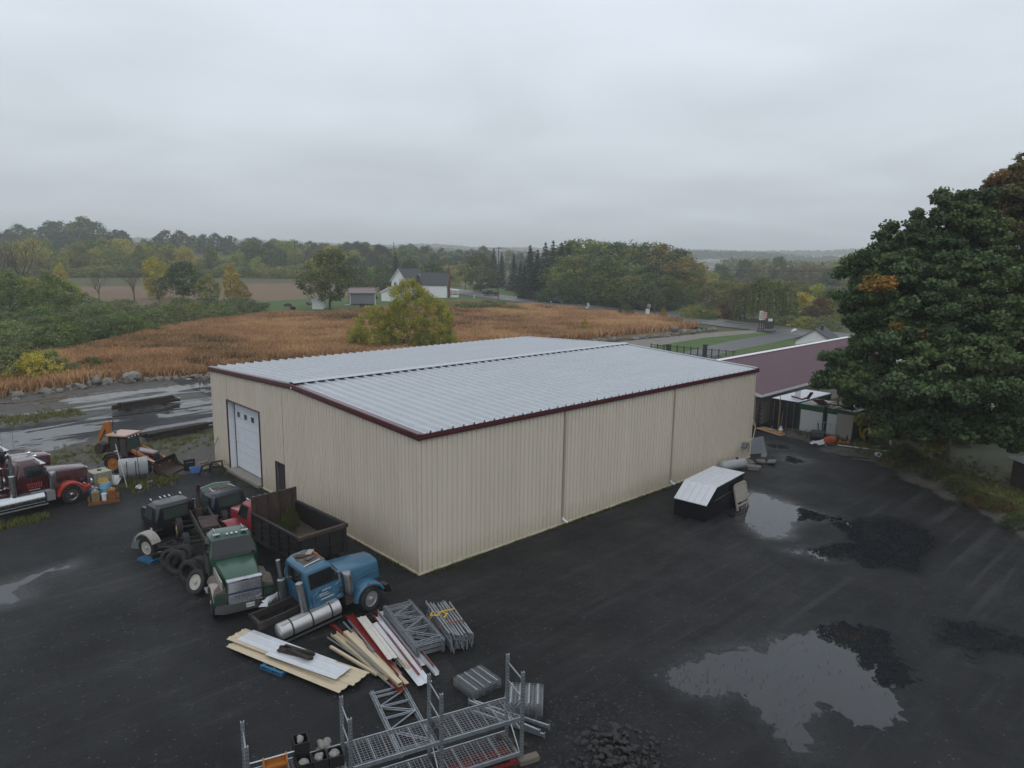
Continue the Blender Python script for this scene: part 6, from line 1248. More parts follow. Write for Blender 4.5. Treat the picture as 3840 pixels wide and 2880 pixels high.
# --- loose wheels by the green truck
def loose_wheel(label, px, py, z, tilt, rz, rim, r=.52):
    p_ = G(px, py, z); o = thing('tyre_casing' if rim is None else 'spare_rim_assembly', label, 'tyre' if rim is None else 'wheel', (p_.x, p_.y, z), rz, rx=tilt)
    t_, rm, hb_ = tyre_mesh(r, .29); link('tyre', t_, 'tyre_rubber', o)
    if rim: ro = bpy.data.objects.new('rim', rm); COL.objects.link(ro); ro.parent = o; ro.material_slots[0].link = 'OBJECT'; ro.material_slots[0].material = MAT[rim]; link('vent_hole', hb_, 'closure_dark', o)
loose_wheel('leaning loose wheel with pale steel rim beside the green truck', 740, 2183, .46, R(-24), R(-72), 'pale_rim'); loose_wheel('bare tyre standing on edge before two stacked tyres', 712, 2145, .50, R(-8), R(-62), None); loose_wheel('worn tyre leaning behind the standing bare tyre', 665, 2110, .50, R(-10), R(-55), None, .55)
loose_wheel('tyre standing between the bare tyre and the green cab', 752, 2128, .50, R(4), R(-68), None); loose_wheel('dirty tyre tucked under the chassis behind other tyres', 690, 2085, .45, R(-14), R(-60), None); loose_wheel('small tyre half hidden at the back of the tyre row', 640, 2095, .40, R(-20), R(-50), None, .45)
fw = thing('fendered_hub', 'spoked white wheel under a rusty peeled fender beside the black cab', 'wheel', tuple(G(556, 2052, .48)), R(115)); t_, rm, hb_ = tyre_mesh(.52, .28); link('tyre', t_, 'tyre_rubber', fw); ro = bpy.data.objects.new('rim', rm); COL.objects.link(ro); ro.parent = fw; ro.material_slots[0].link = 'OBJECT'; ro.material_slots[0].material = MAT['pale_rim']; fw.rotation_euler = (0, 0, R(-68))
fender_mesh(0, .66, .20, -.22, 20, 165).xform(Matrix.Translation((0, 0, -.42))).build('fender', 'peeled_fender', fw, smooth=40)
p = thing('shipping_pallet', 'blue pallet with a battery beside the stacked loose tyres', 'pallet', tuple(G(572, 2098)), R(20)); pallet(p, 1.0, 1.0); p.scale = (.9, .9, 1)
pb = G(585, 2090, .17); o = MB().box(-.17, .17, -.12, .12, 0, .2).build('old_battery', 'black_plastic', None, bevel=.01); tag(o, 'black truck battery standing on the blue pallet', 'battery'); o.location = pb; MB().box(-.12, -.08, -.06, -.02, .2, .23).build('terminal', 'chrome', o)
pg = G(512, 2062, 0); o = MB().box(-.35, .35, -.01, .01, 0, .62).build('glass_panel', 'green_glass'); tag(o, 'sheet of grey green glass leaning on the spoked wheel', 'glass panel'); o.location = pg; o.rotation_euler = (R(-25), 0, R(-60))

# --- scrap between the wrecks
SCR = [('drive_shaft', 'rusty drive shaft lying behind the silver tank', 1045, 2272, 2.3, .05, 'rust_steel', 25), ('scrap_pipe', 'thin rusty pipe lying across the wreck frame ends', 1010, 2290, 1.8, .03, 'frame_steel', -15), ('scrap_pipe', 'bent dark pipe under the green bumper side', 1080, 2258, 1.5, .035, 'rust_steel', 50), ('axle_beam', 'black axle beam beside the spoked wheel', 628, 2062, 1.7, .07, 'frame_steel', -20), ('scrap_pipe', 'dark exhaust pipe lying near the blue pallet', 655, 2072, 1.6, .045, 'rust_steel', 20), ('leaf_spring', 'stack of rusty leaf springs by the tyres', 615, 2082, 1.1, .05, 'rust_steel', 5), ('air_hose', 'coiled black air hose beside the axle beam', 640, 2050, .8, .03, 'closure_dark', 70), ('scrap_pipe', 'grey tube lying in front of the black cab', 590, 2075, 1.3, .03, 'galv_steel', -40)]
for nm, lab, px, py, L, r_, m_, rz in SCR:
    q = G(px, py); mb = MB()
    if nm == 'air_hose': mb.path([(.3*math.cos(a*.5)*(1-.012*a), .3*math.sin(a*.5)*(1-.012*a), .03+.006*a) for a in range(26)], r_, 6)
    elif nm == 'leaf_spring':
        for k in range(4): mb.path([(-L/2+.06*k, 0, .12+.03*k), (0, 0, .02+.03*k), (L/2-.06*k, 0, .12+.03*k)], .035, 4)
    else: mb.path([(-L/2, 0, r_), (-L*.1, .03, r_+.02), (L*.2, -.03, r_), (L/2, .02, r_+.03)], r_, 8); mb.lathe([(.01, 0), (r_*2.2, .0), (r_*2.2, .08), (.01, .09)], (-L/2, 0, r_*2), (1, 0, 0), 10); mb.lathe([(.01, 0), (r_*1.9, .0), (r_*1.9, .06), (.01, .07)], (L*.3, 0, r_*1.9), (1, 0, 0), 10)
    o = mb.build(nm, m_, None, smooth=40); tag(o, lab, nm.replace('_', ' ').split()[-1]); o.location = (q.x, q.y, .03); o.rotation_euler = (0, 0, R(rz))
# --- row of drums and tanks by the red semi truck
tn = thing('fuel_oil_tank', 'grey oval steel tank with rust patches on short legs', 'tank', tuple(G(505, 1806)), R(-16)); 
mb = MB(); pr = [(math.copysign(abs(math.cos(a))**.75, math.cos(a))*.36, .92+math.copysign(abs(math.sin(a))**.8, math.sin(a))*.56) for a in [2*math.pi*i/20 for i in range(20)]]; mb.ring([[(x, a*.9, b) for a, b in pr] if False else [(x, a, b) for a, b in pr] for x in (-.78, .78)]); mb.build('tank_shell', 'rusty_tank', tn, bevel=.02, smooth=40)
for sx in (-.6, .6):
    for sy in (-.22, .22): MB().tube((sx, sy, 0), (sx, sy, .5), .025, n=6).build('leg', 'frame_steel', tn)
for x in (-.35, .12): MB().box(x-.02, x+.02, -.372, -.362, .45, 1.40).build('strap', 'closure_dark', tn)
MB().tube((.0, 0, 1.46), (.0, 0, 1.58), .04, n=8).build('filler_cap', 'frame_steel', tn)
p_ = G(478, 1832); o = MB().tube((0, 0, 0), (-.42, .05, 2.75), .022, n=8).tube((-.34, .03, 2.35), (-.52, .05, 2.35), .03, n=6).build('white_pipe', 'white_plastic'); tag(o, 'white plastic pipe leaning against the grey tank', 'pipe'); o.location = p_
p_ = G(528, 1815); o = MB().tube((0, 0, 0), (-.1, .1, 2.6), .02, n=6).build('steel_rod', 'frame_steel'); tag(o, 'dark rod standing in front of the grey tank', 'rod'); o.location = p_
ib = thing('tote_tank', 'yellowed plastic tote tank in a wire cage', 'tank', tuple(G(378, 1832)), R(8)); MB().box(-.52, .52, -.50, .50, .14, 1.12).build('bottle', 'tote_plastic', ib, bevel=.07, smooth=40); MB().box(-.56, .56, -.54, .54, 0, .12).build('base_pallet', 'frame_steel', ib); MB().lathe([(.12, 0), (.12, .05), (.01, .06)], (0, 0, 1.12), (0, 0, 1), 12).build('lid', 'closure_dark', ib)
for s in (-1, 1):
    for k in range(6): MB().tube((-.55+k*.22, s*.54, .12), (-.55+k*.22, s*.54, 1.14), .012, n=5).build('cage_bar', 'galv_steel', ib)
    for k in range(3): MB().tube((-.56, s*.545, .3+k*.4), (.56, s*.545, .3+k*.4), .012, n=5).build('cage_rail', 'galv_steel', ib)
    for k in range(5): MB().tube((s*.56, -.5+k*.25, .12), (s*.56, -.5+k*.25, 1.14), .012, n=5).build('cage_bar', 'galv_steel', ib)
pc = G(390, 1880); pt = thing('wooden_skid', 'brown wooden skid carrying drums and oil cans', 'pallet', tuple(pc), R(-12))
for k in range(6): MB().box(-.72, .72, -.5+k*.2-.085, -.5+k*.2+.085, .12, .15).build('deck_board', 'brown_wood', pt)
for s in (-.55, .55): MB().box(-.78, .78, s-.07, s+.07, 0, .118).build('bearer', 'brown_wood', pt)
for s in (-.70, .70): MB().box(s-.05, s+.05, -.5, .5, .151, .26).build('end_board', 'brown_wood', pt)
Mc = Matrix.Translation(pc) @ Matrix.Rotation(R(-12), 4, 'Z')
def drum(name, label, lx, ly, r, h, mat, cat='drum', lid=None):
    o = thing(name, label, cat); MB().lathe([(.01, 0), (r*.95, .0), (r, .03), (r, h*.33), (r*1.03, h*.35), (r, h*.37), (r, h*.64), (r*1.03, h*.66), (r, h*.68), (r, h-.03), (r*.95, h), (.01, h)], (0, 0, 0), (0, 0, 1), 18).build('body', mat, o, smooth=40)
    MB().lathe([(.04, 0), (.04, .04), (.005, .045)], (r*.5, 0, h), (0, 0, 1), 8).build('cap', 'white_plastic', o); place(o, Mc @ Matrix.Translation((lx, ly, .152))); return o
drum('plastic_drum', 'light blue plastic drum with yellow hose on top', .12, .22, .29, .85, 'barrel_blue'); drum('plastic_drum', 'dark blue drum half hidden behind the tan oil can', -.42, .25, .25, .6, 'navy_plastic')
def jug(label, lx, ly, mat, w=.26, h=.62): 
    o = thing('oil_can', label, 'can'); MB().ring([rrect(-w*.6, w*.6, w*.5, z, .05) for z in (0, h*.85)]+[rrect(-w*.4, w*.4, w*.35, h, .05)]).build('body', mat, o, bevel=.015, smooth=40); MB().tube((0, 0, h), (0, 0, h+.05), .03, n=8).build('cap', 'white_plastic', o); place(o, Mc @ Matrix.Translation((lx, ly, .152))); return o
jug('tan oil can beside the white bucket', -.38, -.22, 'tan_can', .34); jug('rusty orange oil can at the end of the skid', .42, -.22, 'orange_can', .36)
o = thing('white_bucket', 'white plastic bucket between two oil cans', 'bucket'); MB().lathe([(.01, 0), (.13, 0), (.155, .36), (.165, .36), (.165, .38), (.14, .38), (.01, .37)], (0, 0, 0), (0, 0, 1), 16).build('body', 'white_plastic', o, smooth=40); mb = MB(); mb.path([(-.16, 0, .35), (-.1, -.05, .46), (.1, -.05, .46), (.16, 0, .35)], .006, 5); mb.build('handle', 'closure_dark', o); place(o, Mc @ Matrix.Translation((.03, -.25, .152)))
mb = MB(); mb.path([(.28*math.cos(a*.55)*(1-.01*a), .24*math.sin(a*.55)*(1-.01*a), .02+.008*a) for a in range(30)], .022, 6); o = mb.build('yellow_hose', 'yellow_strap'); tag(o, 'yellow hose coiled on the light blue drum', 'hose'); place(o, Mc @ Matrix.Translation((.05, .22, 1.01)))
o = rib_sheet(.8, 1.4, 2, h=.02).build('white_sheeting', 'white_sheet'); tag(o, 'white panel lying behind the tote tank', 'panel'); place(o, Matrix.Translation(G(425, 1800, .25)) @ Matrix.Rotation(R(-30), 4, 'Z') @ Matrix.Rotation(R(8), 4, 'X'))
o = MB().box(-.8, .8, -.45, .45, 0, .35).build('green_box', 'green_paint', None, bevel=.03); tag(o, 'faded green metal box behind the red truck nose', 'box'); o.location = G(318, 1805); o.rotation_euler = (0, 0, R(10)); o.color = (1, 1, 1, 1)
o = MB().lathe([(.01, 0), (.10, 0), (.14, .22), (.15, .23), (.12, .23), (.01, .2)], (0, 0, 0), (0, 0, 1), 14).build('white_pail', 'white_plastic'); tag(o, 'small white pail lying on the mud by the grey tank', 'bucket'); o.location = G(513, 1828, .13); o.rotation_euler = (R(70), 0, R(30))
o = MB().box(-.2, .2, -.1, .1, 0, .16).build('stone_block', 'slab', None, bevel=.015); tag(o, 'single concrete block on the mud near the grey tank', 'block'); o.location = G(563, 1814); o.rotation_euler = (0, 0, .5)
# --- by the warehouse door
tb = thing('storage_tub', 'light blue plastic storage tub near the warehouse door', 'tub', tuple(G(735, 1772)), R(-10)); MB().ring([rrect(-.30, .30, .2, 0, .05), rrect(-.36, .36, .25, .36, .05), rrect(-.34, .34, .23, .36, .05), rrect(-.28, .28, .18, .04, .05)]).build('body', 'blue_plastic', tb, smooth=40); MB().box(-.39, -.36, -.08, .08, .30, .33).build('handle', 'blue_plastic', tb); MB().box(.36, .39, -.08, .08, .30, .33).build('handle', 'blue_plastic', tb)
bc = thing('tool_case', 'black upright tool case beside the blue tub', 'case', tuple(G(712, 1765)), R(-5)); MB().box(-.32, .32, -.12, .12, 0, .78).build('body', 'black_plastic', bc, bevel=.03); MB().path([(-.1, 0, .78), (-.08, 0, .86), (.08, 0, .86), (.1, 0, .78)], .015, 6).build('handle', 'dull_chrome', bc); MB().box(-.2, .2, -.128, -.121, .55, .62).build('latch_bar', 'dull_chrome', bc)
for k, (px, py, rz) in enumerate(((775, 1782, 15), (815, 1768, -5))):
    sw = thing('saw_horse', ('grey plastic sawhorse with wood scraps beside the blue tub', 'second grey plastic sawhorse nearer the warehouse corner')[k], 'sawhorse', tuple(G(px, py)), R(rz))
    MB().box(-.34, .34, -.05, .05, .62, .70).build('top_beam', 'frame_steel', sw)
    for s in (-1, 1):
        for q in (-1, 1): MB().bar((s*.30, q*.02, .64), (s*.36, q*.26, 0), .06, .04).build('leg', 'frame_steel', sw)
        MB().box(-.3, .3, s*.12-.012, s*.12+.012, .28, .36).build('cross_rail', 'frame_steel', sw)
for k in range(9):
    L = .5+.1*(k % 4)*2; o = MB().box(-L/2, L/2, -.05, .05, 0, .03).build('scrap_board', ('grey_board', 'weathered_wood', 'plywood')[k % 3]); tag(o, 'scrap board in the heap by the warehouse corner', 'board', 'scrap boards by the warehouse corner'); q = G(785+rt.uniform(-30, 60), 1762+rt.uniform(-14, 10)); o.location = (q.x, q.y, .05+.05*k); o.rotation_euler = (rt.uniform(-.15, .15), rt.uniform(-.2, .2), rt.uniform(-.6, .6))
o = MB().tube((0, 0, 0), (.20, -.85, 1.9), .025, n=7).build('wood_pole', 'weathered_wood'); tag(o, 'wooden pole leaning on the warehouse wall beside the big door', 'pole'); o.location = V3((-.95, 22.05, .03)); o.rotation_euler = (0, 0, R(70))
# --- timber piles on the drive
def timber_pile(a, b_, n, name_lab, spread, L0):
    a, b_ = G(*a), G(*b_); m_ = (a+b_)/2; dv = b_-a; Mx = frame_of((m_.x, m_.y, .02), (-dv.y, dv.x), dv)
    for k in range(2): o = MB().box(-spread, spread, -.08, .08, 0, .14).build('timber_bearer', 'dark_timber'); tag(o, 'bearer under the '+name_lab, 'timber', 'bearers under '+name_lab); place(o, Mx @ Matrix.Translation((0, (-.3+.6*k)*dv.length, 0)))
    for k in range(n):
        r_, c_ = divmod(k, max(2, n//3)); L = L0*rt.uniform(.75, 1.05); o = MB().box(-.11, .11, -L/2, L/2, 0, .15).build('timber_beam', 'dark_timber', None, bevel=.01); tag(o, 'long dark beam of the '+name_lab, 'timber', 'beams of the '+name_lab)
        place(o, Mx @ Matrix.Translation(((c_-(n//3-1)/2)*.27, rt.uniform(-.4, .4), .14+.155*r_)) @ Matrix.Rotation(R(rt.uniform(-2, 2)), 4, 'Z'))
timber_pile((435, 1545), (655, 1512), 11, 'timber pile beyond the wet drive', .6, 5.2); timber_pile((545, 1655), (775, 1612), 9, 'timber pile behind the backhoe', .55, 5.4)
paint('brown_stone', (.095, .082, .068), .9, 0, .4)
# --- boulder row at the field edge: the larger rocks one by one, rubble as a mass
GB = 'rocks along the field edge'
LN = [(-30, 57.2), (-7, 55.6), (2.4, 58.2), (5, 58.4), (12, 55.0), (20, 54.6), (40, 53.4), (63.5, 52.2), (89, 49.4), (107, 50.2)]
def along_line(f):
    seg = [math.dist(LN[i], LN[i+1]) for i in range(len(LN)-1)]; s = f*sum(seg)
    for i, L in enumerate(seg):
        if s <= L: return (LN[i][0]+(LN[i+1][0]-LN[i][0])*s/L, LN[i][1]+(LN[i+1][1]-LN[i][1])*s/L)
        s -= L
    return LN[-1]
for k in range(290):
    f = (rt.uniform(.14, .34) if k % 5 < 2 else rt.uniform(.60, 1.0)); x, y = along_line(f); s = rt.uniform(.35, .8) if k % 4 else rt.uniform(.7, 1.3); stone('edge_rock', 'rough grey rock in the rubble row along the weed field', 'rock', (x+rt.gauss(0, .35), y+rt.gauss(0, .55), s*.16-.03), s, 'grey_stone' if k % 7 else 'pale_stone', GB, rt.choice(ROCK1))
rng = np.random.default_rng(23); n = 2600; ff_ = np.concatenate([rng.uniform(.12, .36, n//2), rng.uniform(.58, 1.0, n//2)]); pl_ = np.array([along_line(v_) for v_ in ff_]); sz = rng.uniform(.05, .2, n); off_ = np.abs(rng.normal(0, .7, n)); bx_, by_ = pl_[:, 0]+rng.normal(0, .3, n), pl_[:, 1]+rng.normal(0, .75, n); rot = rng.uniform(0, 6.28, n); Vv = []
for bvec in np.array([[1, 0, -.2], [-.6, .8, -.2], [-.5, -.9, -.2], [.1, 0, .8]]): Vv.append(np.stack([bx_+(np.cos(rot)*bvec[0]-np.sin(rot)*bvec[1])*sz, by_+(np.sin(rot)*bvec[0]+np.cos(rot)*bvec[1])*sz, .02+np.maximum(0, .10-off_*.1)+bvec[2]*sz], 1))
Vv = np.stack(Vv, 1).reshape(-1, 3); fc_ = (np.arange(n)[:, None, None]*4+np.array([[0, 1, 3], [1, 2, 3], [2, 0, 3]])[None]).reshape(-1, 3); tag(link('edge_rubble', np_mesh('edge_rubble', Vv, fc_, 3), 'brown_stone'), 'small rubble heaped between the rocks of the field edge', 'rubble', kind='stuff')
bo = G(500, 1432); stone('boulder', 'large pale boulder standing out in the rubble row', 'boulder', (bo.x, bo.y+.5, .55), (2.0, 1.5, 1.5), 'pale_stone')
bo = G(365, 1445); stone('boulder', 'dark earthy boulder lump beside the large pale boulder', 'boulder', (bo.x, bo.y+.4, .35), (2.2, 1.2, 1.1), 'grey_stone')
bo = G(2530, 1243); stone('boulder', 'rounded boulder topping the rubble row near the road', 'boulder', (bo.x, bo.y, .5), (1.6, 1.2, 1.2), 'grey_stone')
# --- black box trailer with white roof
tr = thing('box_trailer', 'low black box with white metal roof standing in a puddle', 'trailer', (15.05, -3.95, 0.0), R(6.5)); hw, L = .93, 4.75
MB().prism([(0, .05), (L, .05), (L, 1.68), (1.15, 1.68), (0, .98)], -hw, hw).build('body', 'black_paint', tr)
for k in range(5): y0 = -hw-.03+k*(2*hw+.06)/5; y1 = y0+(2*hw+.06)/5-.012; MB().add([(-.06, y0, .965), (-.06, y1, .965), (1.12, y1, 1.705), (1.12, y0, 1.705), (-.06, y0, .99), (-.06, y1, .99), (1.12, y1, 1.73), (1.12, y0, 1.73)], [(0, 1, 2, 3), (4, 5, 6, 7), (0, 1, 5, 4), (1, 2, 6, 5), (2, 3, 7, 6), (3, 0, 4, 7)]).build('roof_sheet', 'white_sheet', tr)
for k in range(2): y0 = -hw-.04+k*(hw+.04); MB().box(1.13, L+.05, y0+.006, y0+hw+.034, 1.70, 1.725).build('roof_sheet', 'white_sheet', tr)
for k in range(7): y = -hw+k*2*hw/6; MB().box(1.13, L+.05, y-.015, y+.015, 1.726, 1.74).build('roof_seam', 'white_sheet', tr)
MB().box(1.0, L, -hw-.012, -hw, .98, 1.0).build('side_trim', 'galv_steel', tr); MB().box(-.03, 0, -hw-.03, hw+.03, .94, 1.01).build('front_trim', 'grey_board', tr); MB().box(-.5, 0, -.03, .03, .02, .07).build('tow_bar', 'black_plastic', tr)
pn = thing('leaning_easel', 'old grey wooden panel leaning on the black box', 'panel', (18.9, -4.98, -.02), R(3), rx=R(-13)); MB().box(-.62, .62, -.02, .02, .42, 1.38).build('board', 'grey_board', pn)
for s in (-.66, .66): MB().box(s-.06, s+.06, -.04, .04, 0, 1.40).build('leg', 'grey_board', pn)
MB().box(-.6, .6, -.035, .035, 1.40, 1.48).build('top_rail', 'grey_board', pn); MB().box(-.6, .6, -.03, .03, .20, .28).build('bottom_rail', 'grey_board', pn)
# --- along the long wall
a, b_ = G(2692, 1752, .36), G(2772, 1742, .36); pt_ = thing('propane_tank', 'rusty grey cylinder tank lying by the long warehouse wall', 'tank', (25.2, -.72, .36), R(-16)); MB().lathe([(.01, -1.15), (.18, -1.10), (.31, -.95), (.34, -.8), (.34, .8), (.31, .95), (.18, 1.10), (.01, 1.15)], (0, 0, 0), (1, 0, 0), 18).build('shell', 'rusty_tank', pt_, smooth=40); MB().lathe([(.09, 0), (.09, .1), (.02, .12)], (.3, 0, .33), (0, 0, 1), 10).build('valve_guard', 'rust_steel', pt_)
for s in (-.6, .6): MB().box(s-.06, s+.06, -.25, .25, -.36, -.24).build('saddle', 'rust_steel', pt_)
gmt = thing('gas_meter', 'grey gas meter with pipes on the corner of the warehouse', 'meter', (27.3, -.05, 0)); MB().lathe([(.05, 0), (.19, .03), (.21, .12), (.19, .21), (.05, .24)], (.15, -.35, 1.12), (0, 1, 0), 16).build('meter_body', 'galv_steel', gmt, smooth=40); MB().box(-.02, .32, -.40, -.08, 1.28, 1.42).build('regulator', 'galv_steel', gmt, bevel=.03)
mb = MB(); mb.path([(-.75, -.18, .03), (-.75, -.18, 1.05), (-.60, -.22, 1.18), (-.05, -.22, 1.2)], .035, 8); mb.path([(.34, -.25, 1.2), (.62, -.25, 1.2), (.72, -.2, 1.0), (.72, -.15, .6)], .035, 8); mb.build('inlet_pipe', 'galv_steel', gmt, smooth=50)
mb = MB(); mb.path([(.3, -.25, 1.35), (.8, -.4, 1.6), (.95, -.45, 2.4), (.75, -.2, 3.2)], .03, 8); mb.build('vent_hose', 'cream_sheet', gmt, smooth=50)
for k in range(11):
    q = G(2790+rt.uniform(-30, 110), 1742+rt.uniform(-22, 24)); o = MB().box(-.45, .45, -.3, .3, 0, .12).build('stone_slab', 'slab', None, bevel=.03); tag(o, 'broken flat stone slab in the pile at the warehouse corner', 'slab', 'slabs at the warehouse corner'); o.location = (q.x, q.y, .04+.07*(k % 3)); o.rotation_euler = (rt.uniform(-.15, .15), rt.uniform(-.15, .15), rt.uniform(0, 3)); s = rt.uniform(.6, 1.2); o.scale = (s, s*rt.uniform(.6, 1), 1)
q = G(2850, 1680); o = MB().add([(-.9, 0, 0), (.9, .1, 0), (.75, .5, 1.15), (-.7, .45, 1.0), (-.9, -.05, 0), (.9, .05, 0), (.75, .45, 1.17), (-.7, .40, 1.02)], [(0, 1, 2, 3), (4, 5, 6, 7), (0, 1, 5, 4), (1, 2, 6, 5), (2, 3, 7, 6), (3, 0, 4, 7)]).build('slate_sheet', 'grey_door'); tag(o, 'dark slate grey sheet leaning behind the gas meter', 'sheet'); o.location = (29.9, .15, .03); o.rotation_euler = (0, 0, R(-30))
# ================================================================== buildings and yard things beyond
carpaint('container_black', (0.010, 0.011, 0.013), .2, .5); carpaint('container_green', (0.006, 0.055, 0.028), .3, .45); paint('shutter_white', (0.52, 0.53, 0.52), 0.45, 0, 0.1, dirt_amt=.25); paint('mauve_roof', (0.115, 0.055, 0.070), 0.34, 0.15, 0.15, dirt_amt=.15); paint('shed_wall', (0.27, 0.25, 0.215), .6, 0, .12); paint('white_siding', (0.74, 0.75, 0.76), .5, 0, .08, dirt_amt=.1); paint('dark_shingle', (0.045, 0.048, 0.056), .7, 0, .25); paint('grey_shed', (0.16, 0.17, 0.19), .6, 0, .15); paint('brick_red', (0.16, 0.05, 0.04), .8, 0, .25); paint('red_vehicle', (.12, .012, .016), .4, 0, .2)
m_wood('shed_board', (.035, .028, .022), (.075, .06, .045)); flat('pole_wood', (.07, .05, .038), .9)
def container(name, label, x0, y0, y1, L, H, mat, roofmat=None, kind='doors'):
    o = thing(name, label, 'container', (x0, 0, .05)); 
    MB().box(.05, L, y0+.04, y1-.04, .12, H-.06).build('body', mat, o)
    n = int(L/.28)
    for s, yy in ((-1, y0), (1, y1)):
        for k in range(n): x = .2+k*(L-.3)/n; MB().box(x, x+.14, yy-.0 if s < 0 else yy-.04, yy+.04 if s < 0 else yy, .18, H-.12).build('side_rib', mat, o)
    for z in (.0, H-.10):
        for yy in (y0, y1-.10): MB().box(0, L, yy, yy+.10, z+.002, z+.12 if z < 1 else H).build('rail', mat, o)
        MB().box(-.02, .06, y0+.102, y1-.102, z+.004, z+.12 if z < 1 else H-.002).build('end_rail', mat, o)
    for yy in (y0, y1-.12): MB().box(-.025, .08, yy, yy+.12, .0, H).build('corner_post', mat, o)
    MB().box(0.02, L-.02, y0+.1, y1-.1, H-.058, H+.012).build('roof', roofmat or mat, o)
    w = (y1-y0-.24)
    if kind == 'doors':
        for k in range(2):
            a = y0+.12+k*w/2; dr_ = MB().box(-.015, .05, a+.012, a+w/2-.012, .14, H-.14).build('door_leaf', mat, o)
            for q in range(3):
                for z in range(3): MB().box(-.03, -.015, a+.06+q*(w/2-.1)/3, a+.06+(q+.8)*(w/2-.1)/3, .25+z*(H-.4)/3, .25+(z+.82)*(H-.4)/3).build('door_panel', mat, dr_)
            for q in (.25, .75): MB().tube((-.05, a+q*w/2, .16), (-.05, a+q*w/2, H-.16), .018, n=6).build('lock_rod', 'galv_steel', dr_)
    else:
        MB().box(-.03, .05, y0+.122, y1-.122, H-.42, H-.12).build('shutter_box', mat, o)
        for k in range(20): z = .14+k*(H-.58)/20; MB().box(-.012-(.012 if k % 2 else 0), .045, y0+.14, y1-.14, z, z+(H-.58)/20-.008).build('shutter_slat', 'shutter_white', o)
    return o
container('shipping_container', 'black shipping container with pale roof next to the green lockers', 38.25, 1.10, 3.55, 6.1, 2.50, 'container_black', 'white_sheet')
container('storage_container', 'green storage container with white roller shutter between black container and second green unit', 38.15, -1.02, 1.02, 3.0, 2.46, 'container_green', 'grey_board', 'shutter')
c2 = container('storage_container', 'green storage container partly covered by a grey panel under the maple', 38.25, -3.30, -1.08, 3.0, 2.46, 'container_green', 'grey_board', 'shutter')
o = MB().box(-.04, .0, -.62, .62, 0, 2.2).build('grey_boarding', 'grey_board'); tag(o, 'tall grey weathered panel leaning on the green container', 'panel'); o.location = (38.0, -2.62, .05); o.rotation_euler = (0, R(4), 0)
for k in range(12):
    o = MB().box(-1.2, 1.2, -.06, .06, 0, .05).build('roof_board', 'weathered_wood' if k % 2 else 'grey_board'); tag(o, 'old board lying on the roof of the green containers', 'board', 'boards on the green containers'); o.location = (39.7+rt.uniform(-.3, .3), -.9-rt.uniform(0, 2.1), 2.54+.05*(k % 3)); o.rotation_euler = (0, 0, rt.uniform(-.5, .5))
im = thing('hay_rake', 'dark red farm implement with tines resting on the container roof', 'implement', (39.0, 1.45, 2.56), R(60)); MB().bar((-1.2, 0, .55), (-.5, .1, .2), .12, .12).build('tow_arm', 'red_vehicle', im); MB().bar((-.5, .1, .2), (1.2, -.1, .12), .14, .12).build('main_beam', 'red_vehicle', im); MB().bar((-1.45, 0, .95), (-1.0, 0, .35), .25, .1).build('bracket', 'red_vehicle', im)
for k in range(6): MB().tube((.0+k*.13, 0, .2), (-.05+k*.13, .05, .85), .018, n=5).build('tine', 'rust_steel', im)
im = thing('plough_blade', 'rusty brown implement blade hanging over the green container front', 'implement', (38.5, -.95, 2.50), R(80)); MB().bar((-1.6, 0, .35), (.3, 0, .2), .10, .10).build('arm', 'rust_steel', im); MB().add([(.0, -.5, .1), (.9, -.4, .05), (.95, .5, .5), (.1, .4, .65), (.0, -.45, .05), (.9, -.35, .0), (.95, .55, .45), (.1, .45, .6)], [(0, 1, 2, 3), (4, 5, 6, 7), (0, 1, 5, 4), (1, 2, 6, 5), (2, 3, 7, 6), (3, 0, 4, 7)]).build('blade', 'brick_red', im); MB().bar((-1.0, 0, .3), (-.9, 0, .8), .08, .08).build('lever', 'rust_steel', im)
# --- long shed with mauve roof
sh = thing('long_shed', 'long low shed with mauve ribbed metal roof behind the containers', 'shed', (38.0, 4.55, 0), R(1.2)); LS, WS, EH, RH = 34.0, 12.4, 2.9, 4.45
MB().box(0, LS, 0, .15, 0, EH).build('front_wall', 'shed_wall', sh); MB().box(0, LS, WS-.15, WS, 0, EH).build('back_wall', 'shed_wall', sh)
for xx in (0, LS-.12): MB().add([(xx, .16, 0), (xx, WS-.16, 0), (xx, WS-.16, EH), (xx, WS/2, RH-.12), (xx, .16, EH), (xx+.12, .16, 0), (xx+.12, WS-.16, 0), (xx+.12, WS-.16, EH), (xx+.12, WS/2, RH-.12), (xx+.12, .16, EH)], [(0, 1, 2, 3, 4), (9, 8, 7, 6, 5), (0, 1, 6, 5), (1, 2, 7, 6), (2, 3, 8, 7), (3, 4, 9, 8), (4, 0, 5, 9)]).build('gable_wall', 'shed_wall', sh)
npn = 36; pwid = (LS+1.0)/npn; sl = (RH-EH)/(WS/2)
prof = []
for k in range(4): a = k*pwid/4; prof += [(a, 0), (a+pwid/4-.075, 0), (a+pwid/4-.05, .03), (a+pwid/4-.02, .03)]
prof += [(pwid, 0)]; n = len(prof); mb = MB(); ovh = .55
vs = [(x, -ovh, EH-ovh*sl+h+.05) for x, h in prof]+[(x, WS/2, RH+h+.05) for x, h in prof]; mb.add(vs, [(i, i+1, n+i+1, n+i) for i in range(n-1)]); m1 = mb.mesh('roof_panel'); m2 = m1.copy(); m2.transform(Matrix.Translation((0, WS, 0)) @ Matrix.Scale(-1, 4, (0, 1, 0))); m2.flip_normals()
for k in range(npn):
    for m_ in (m1, m2): o = link('roof_panel', m_, 'mauve_roof', sh); o.location = (-.5+k*pwid, 0, 0)
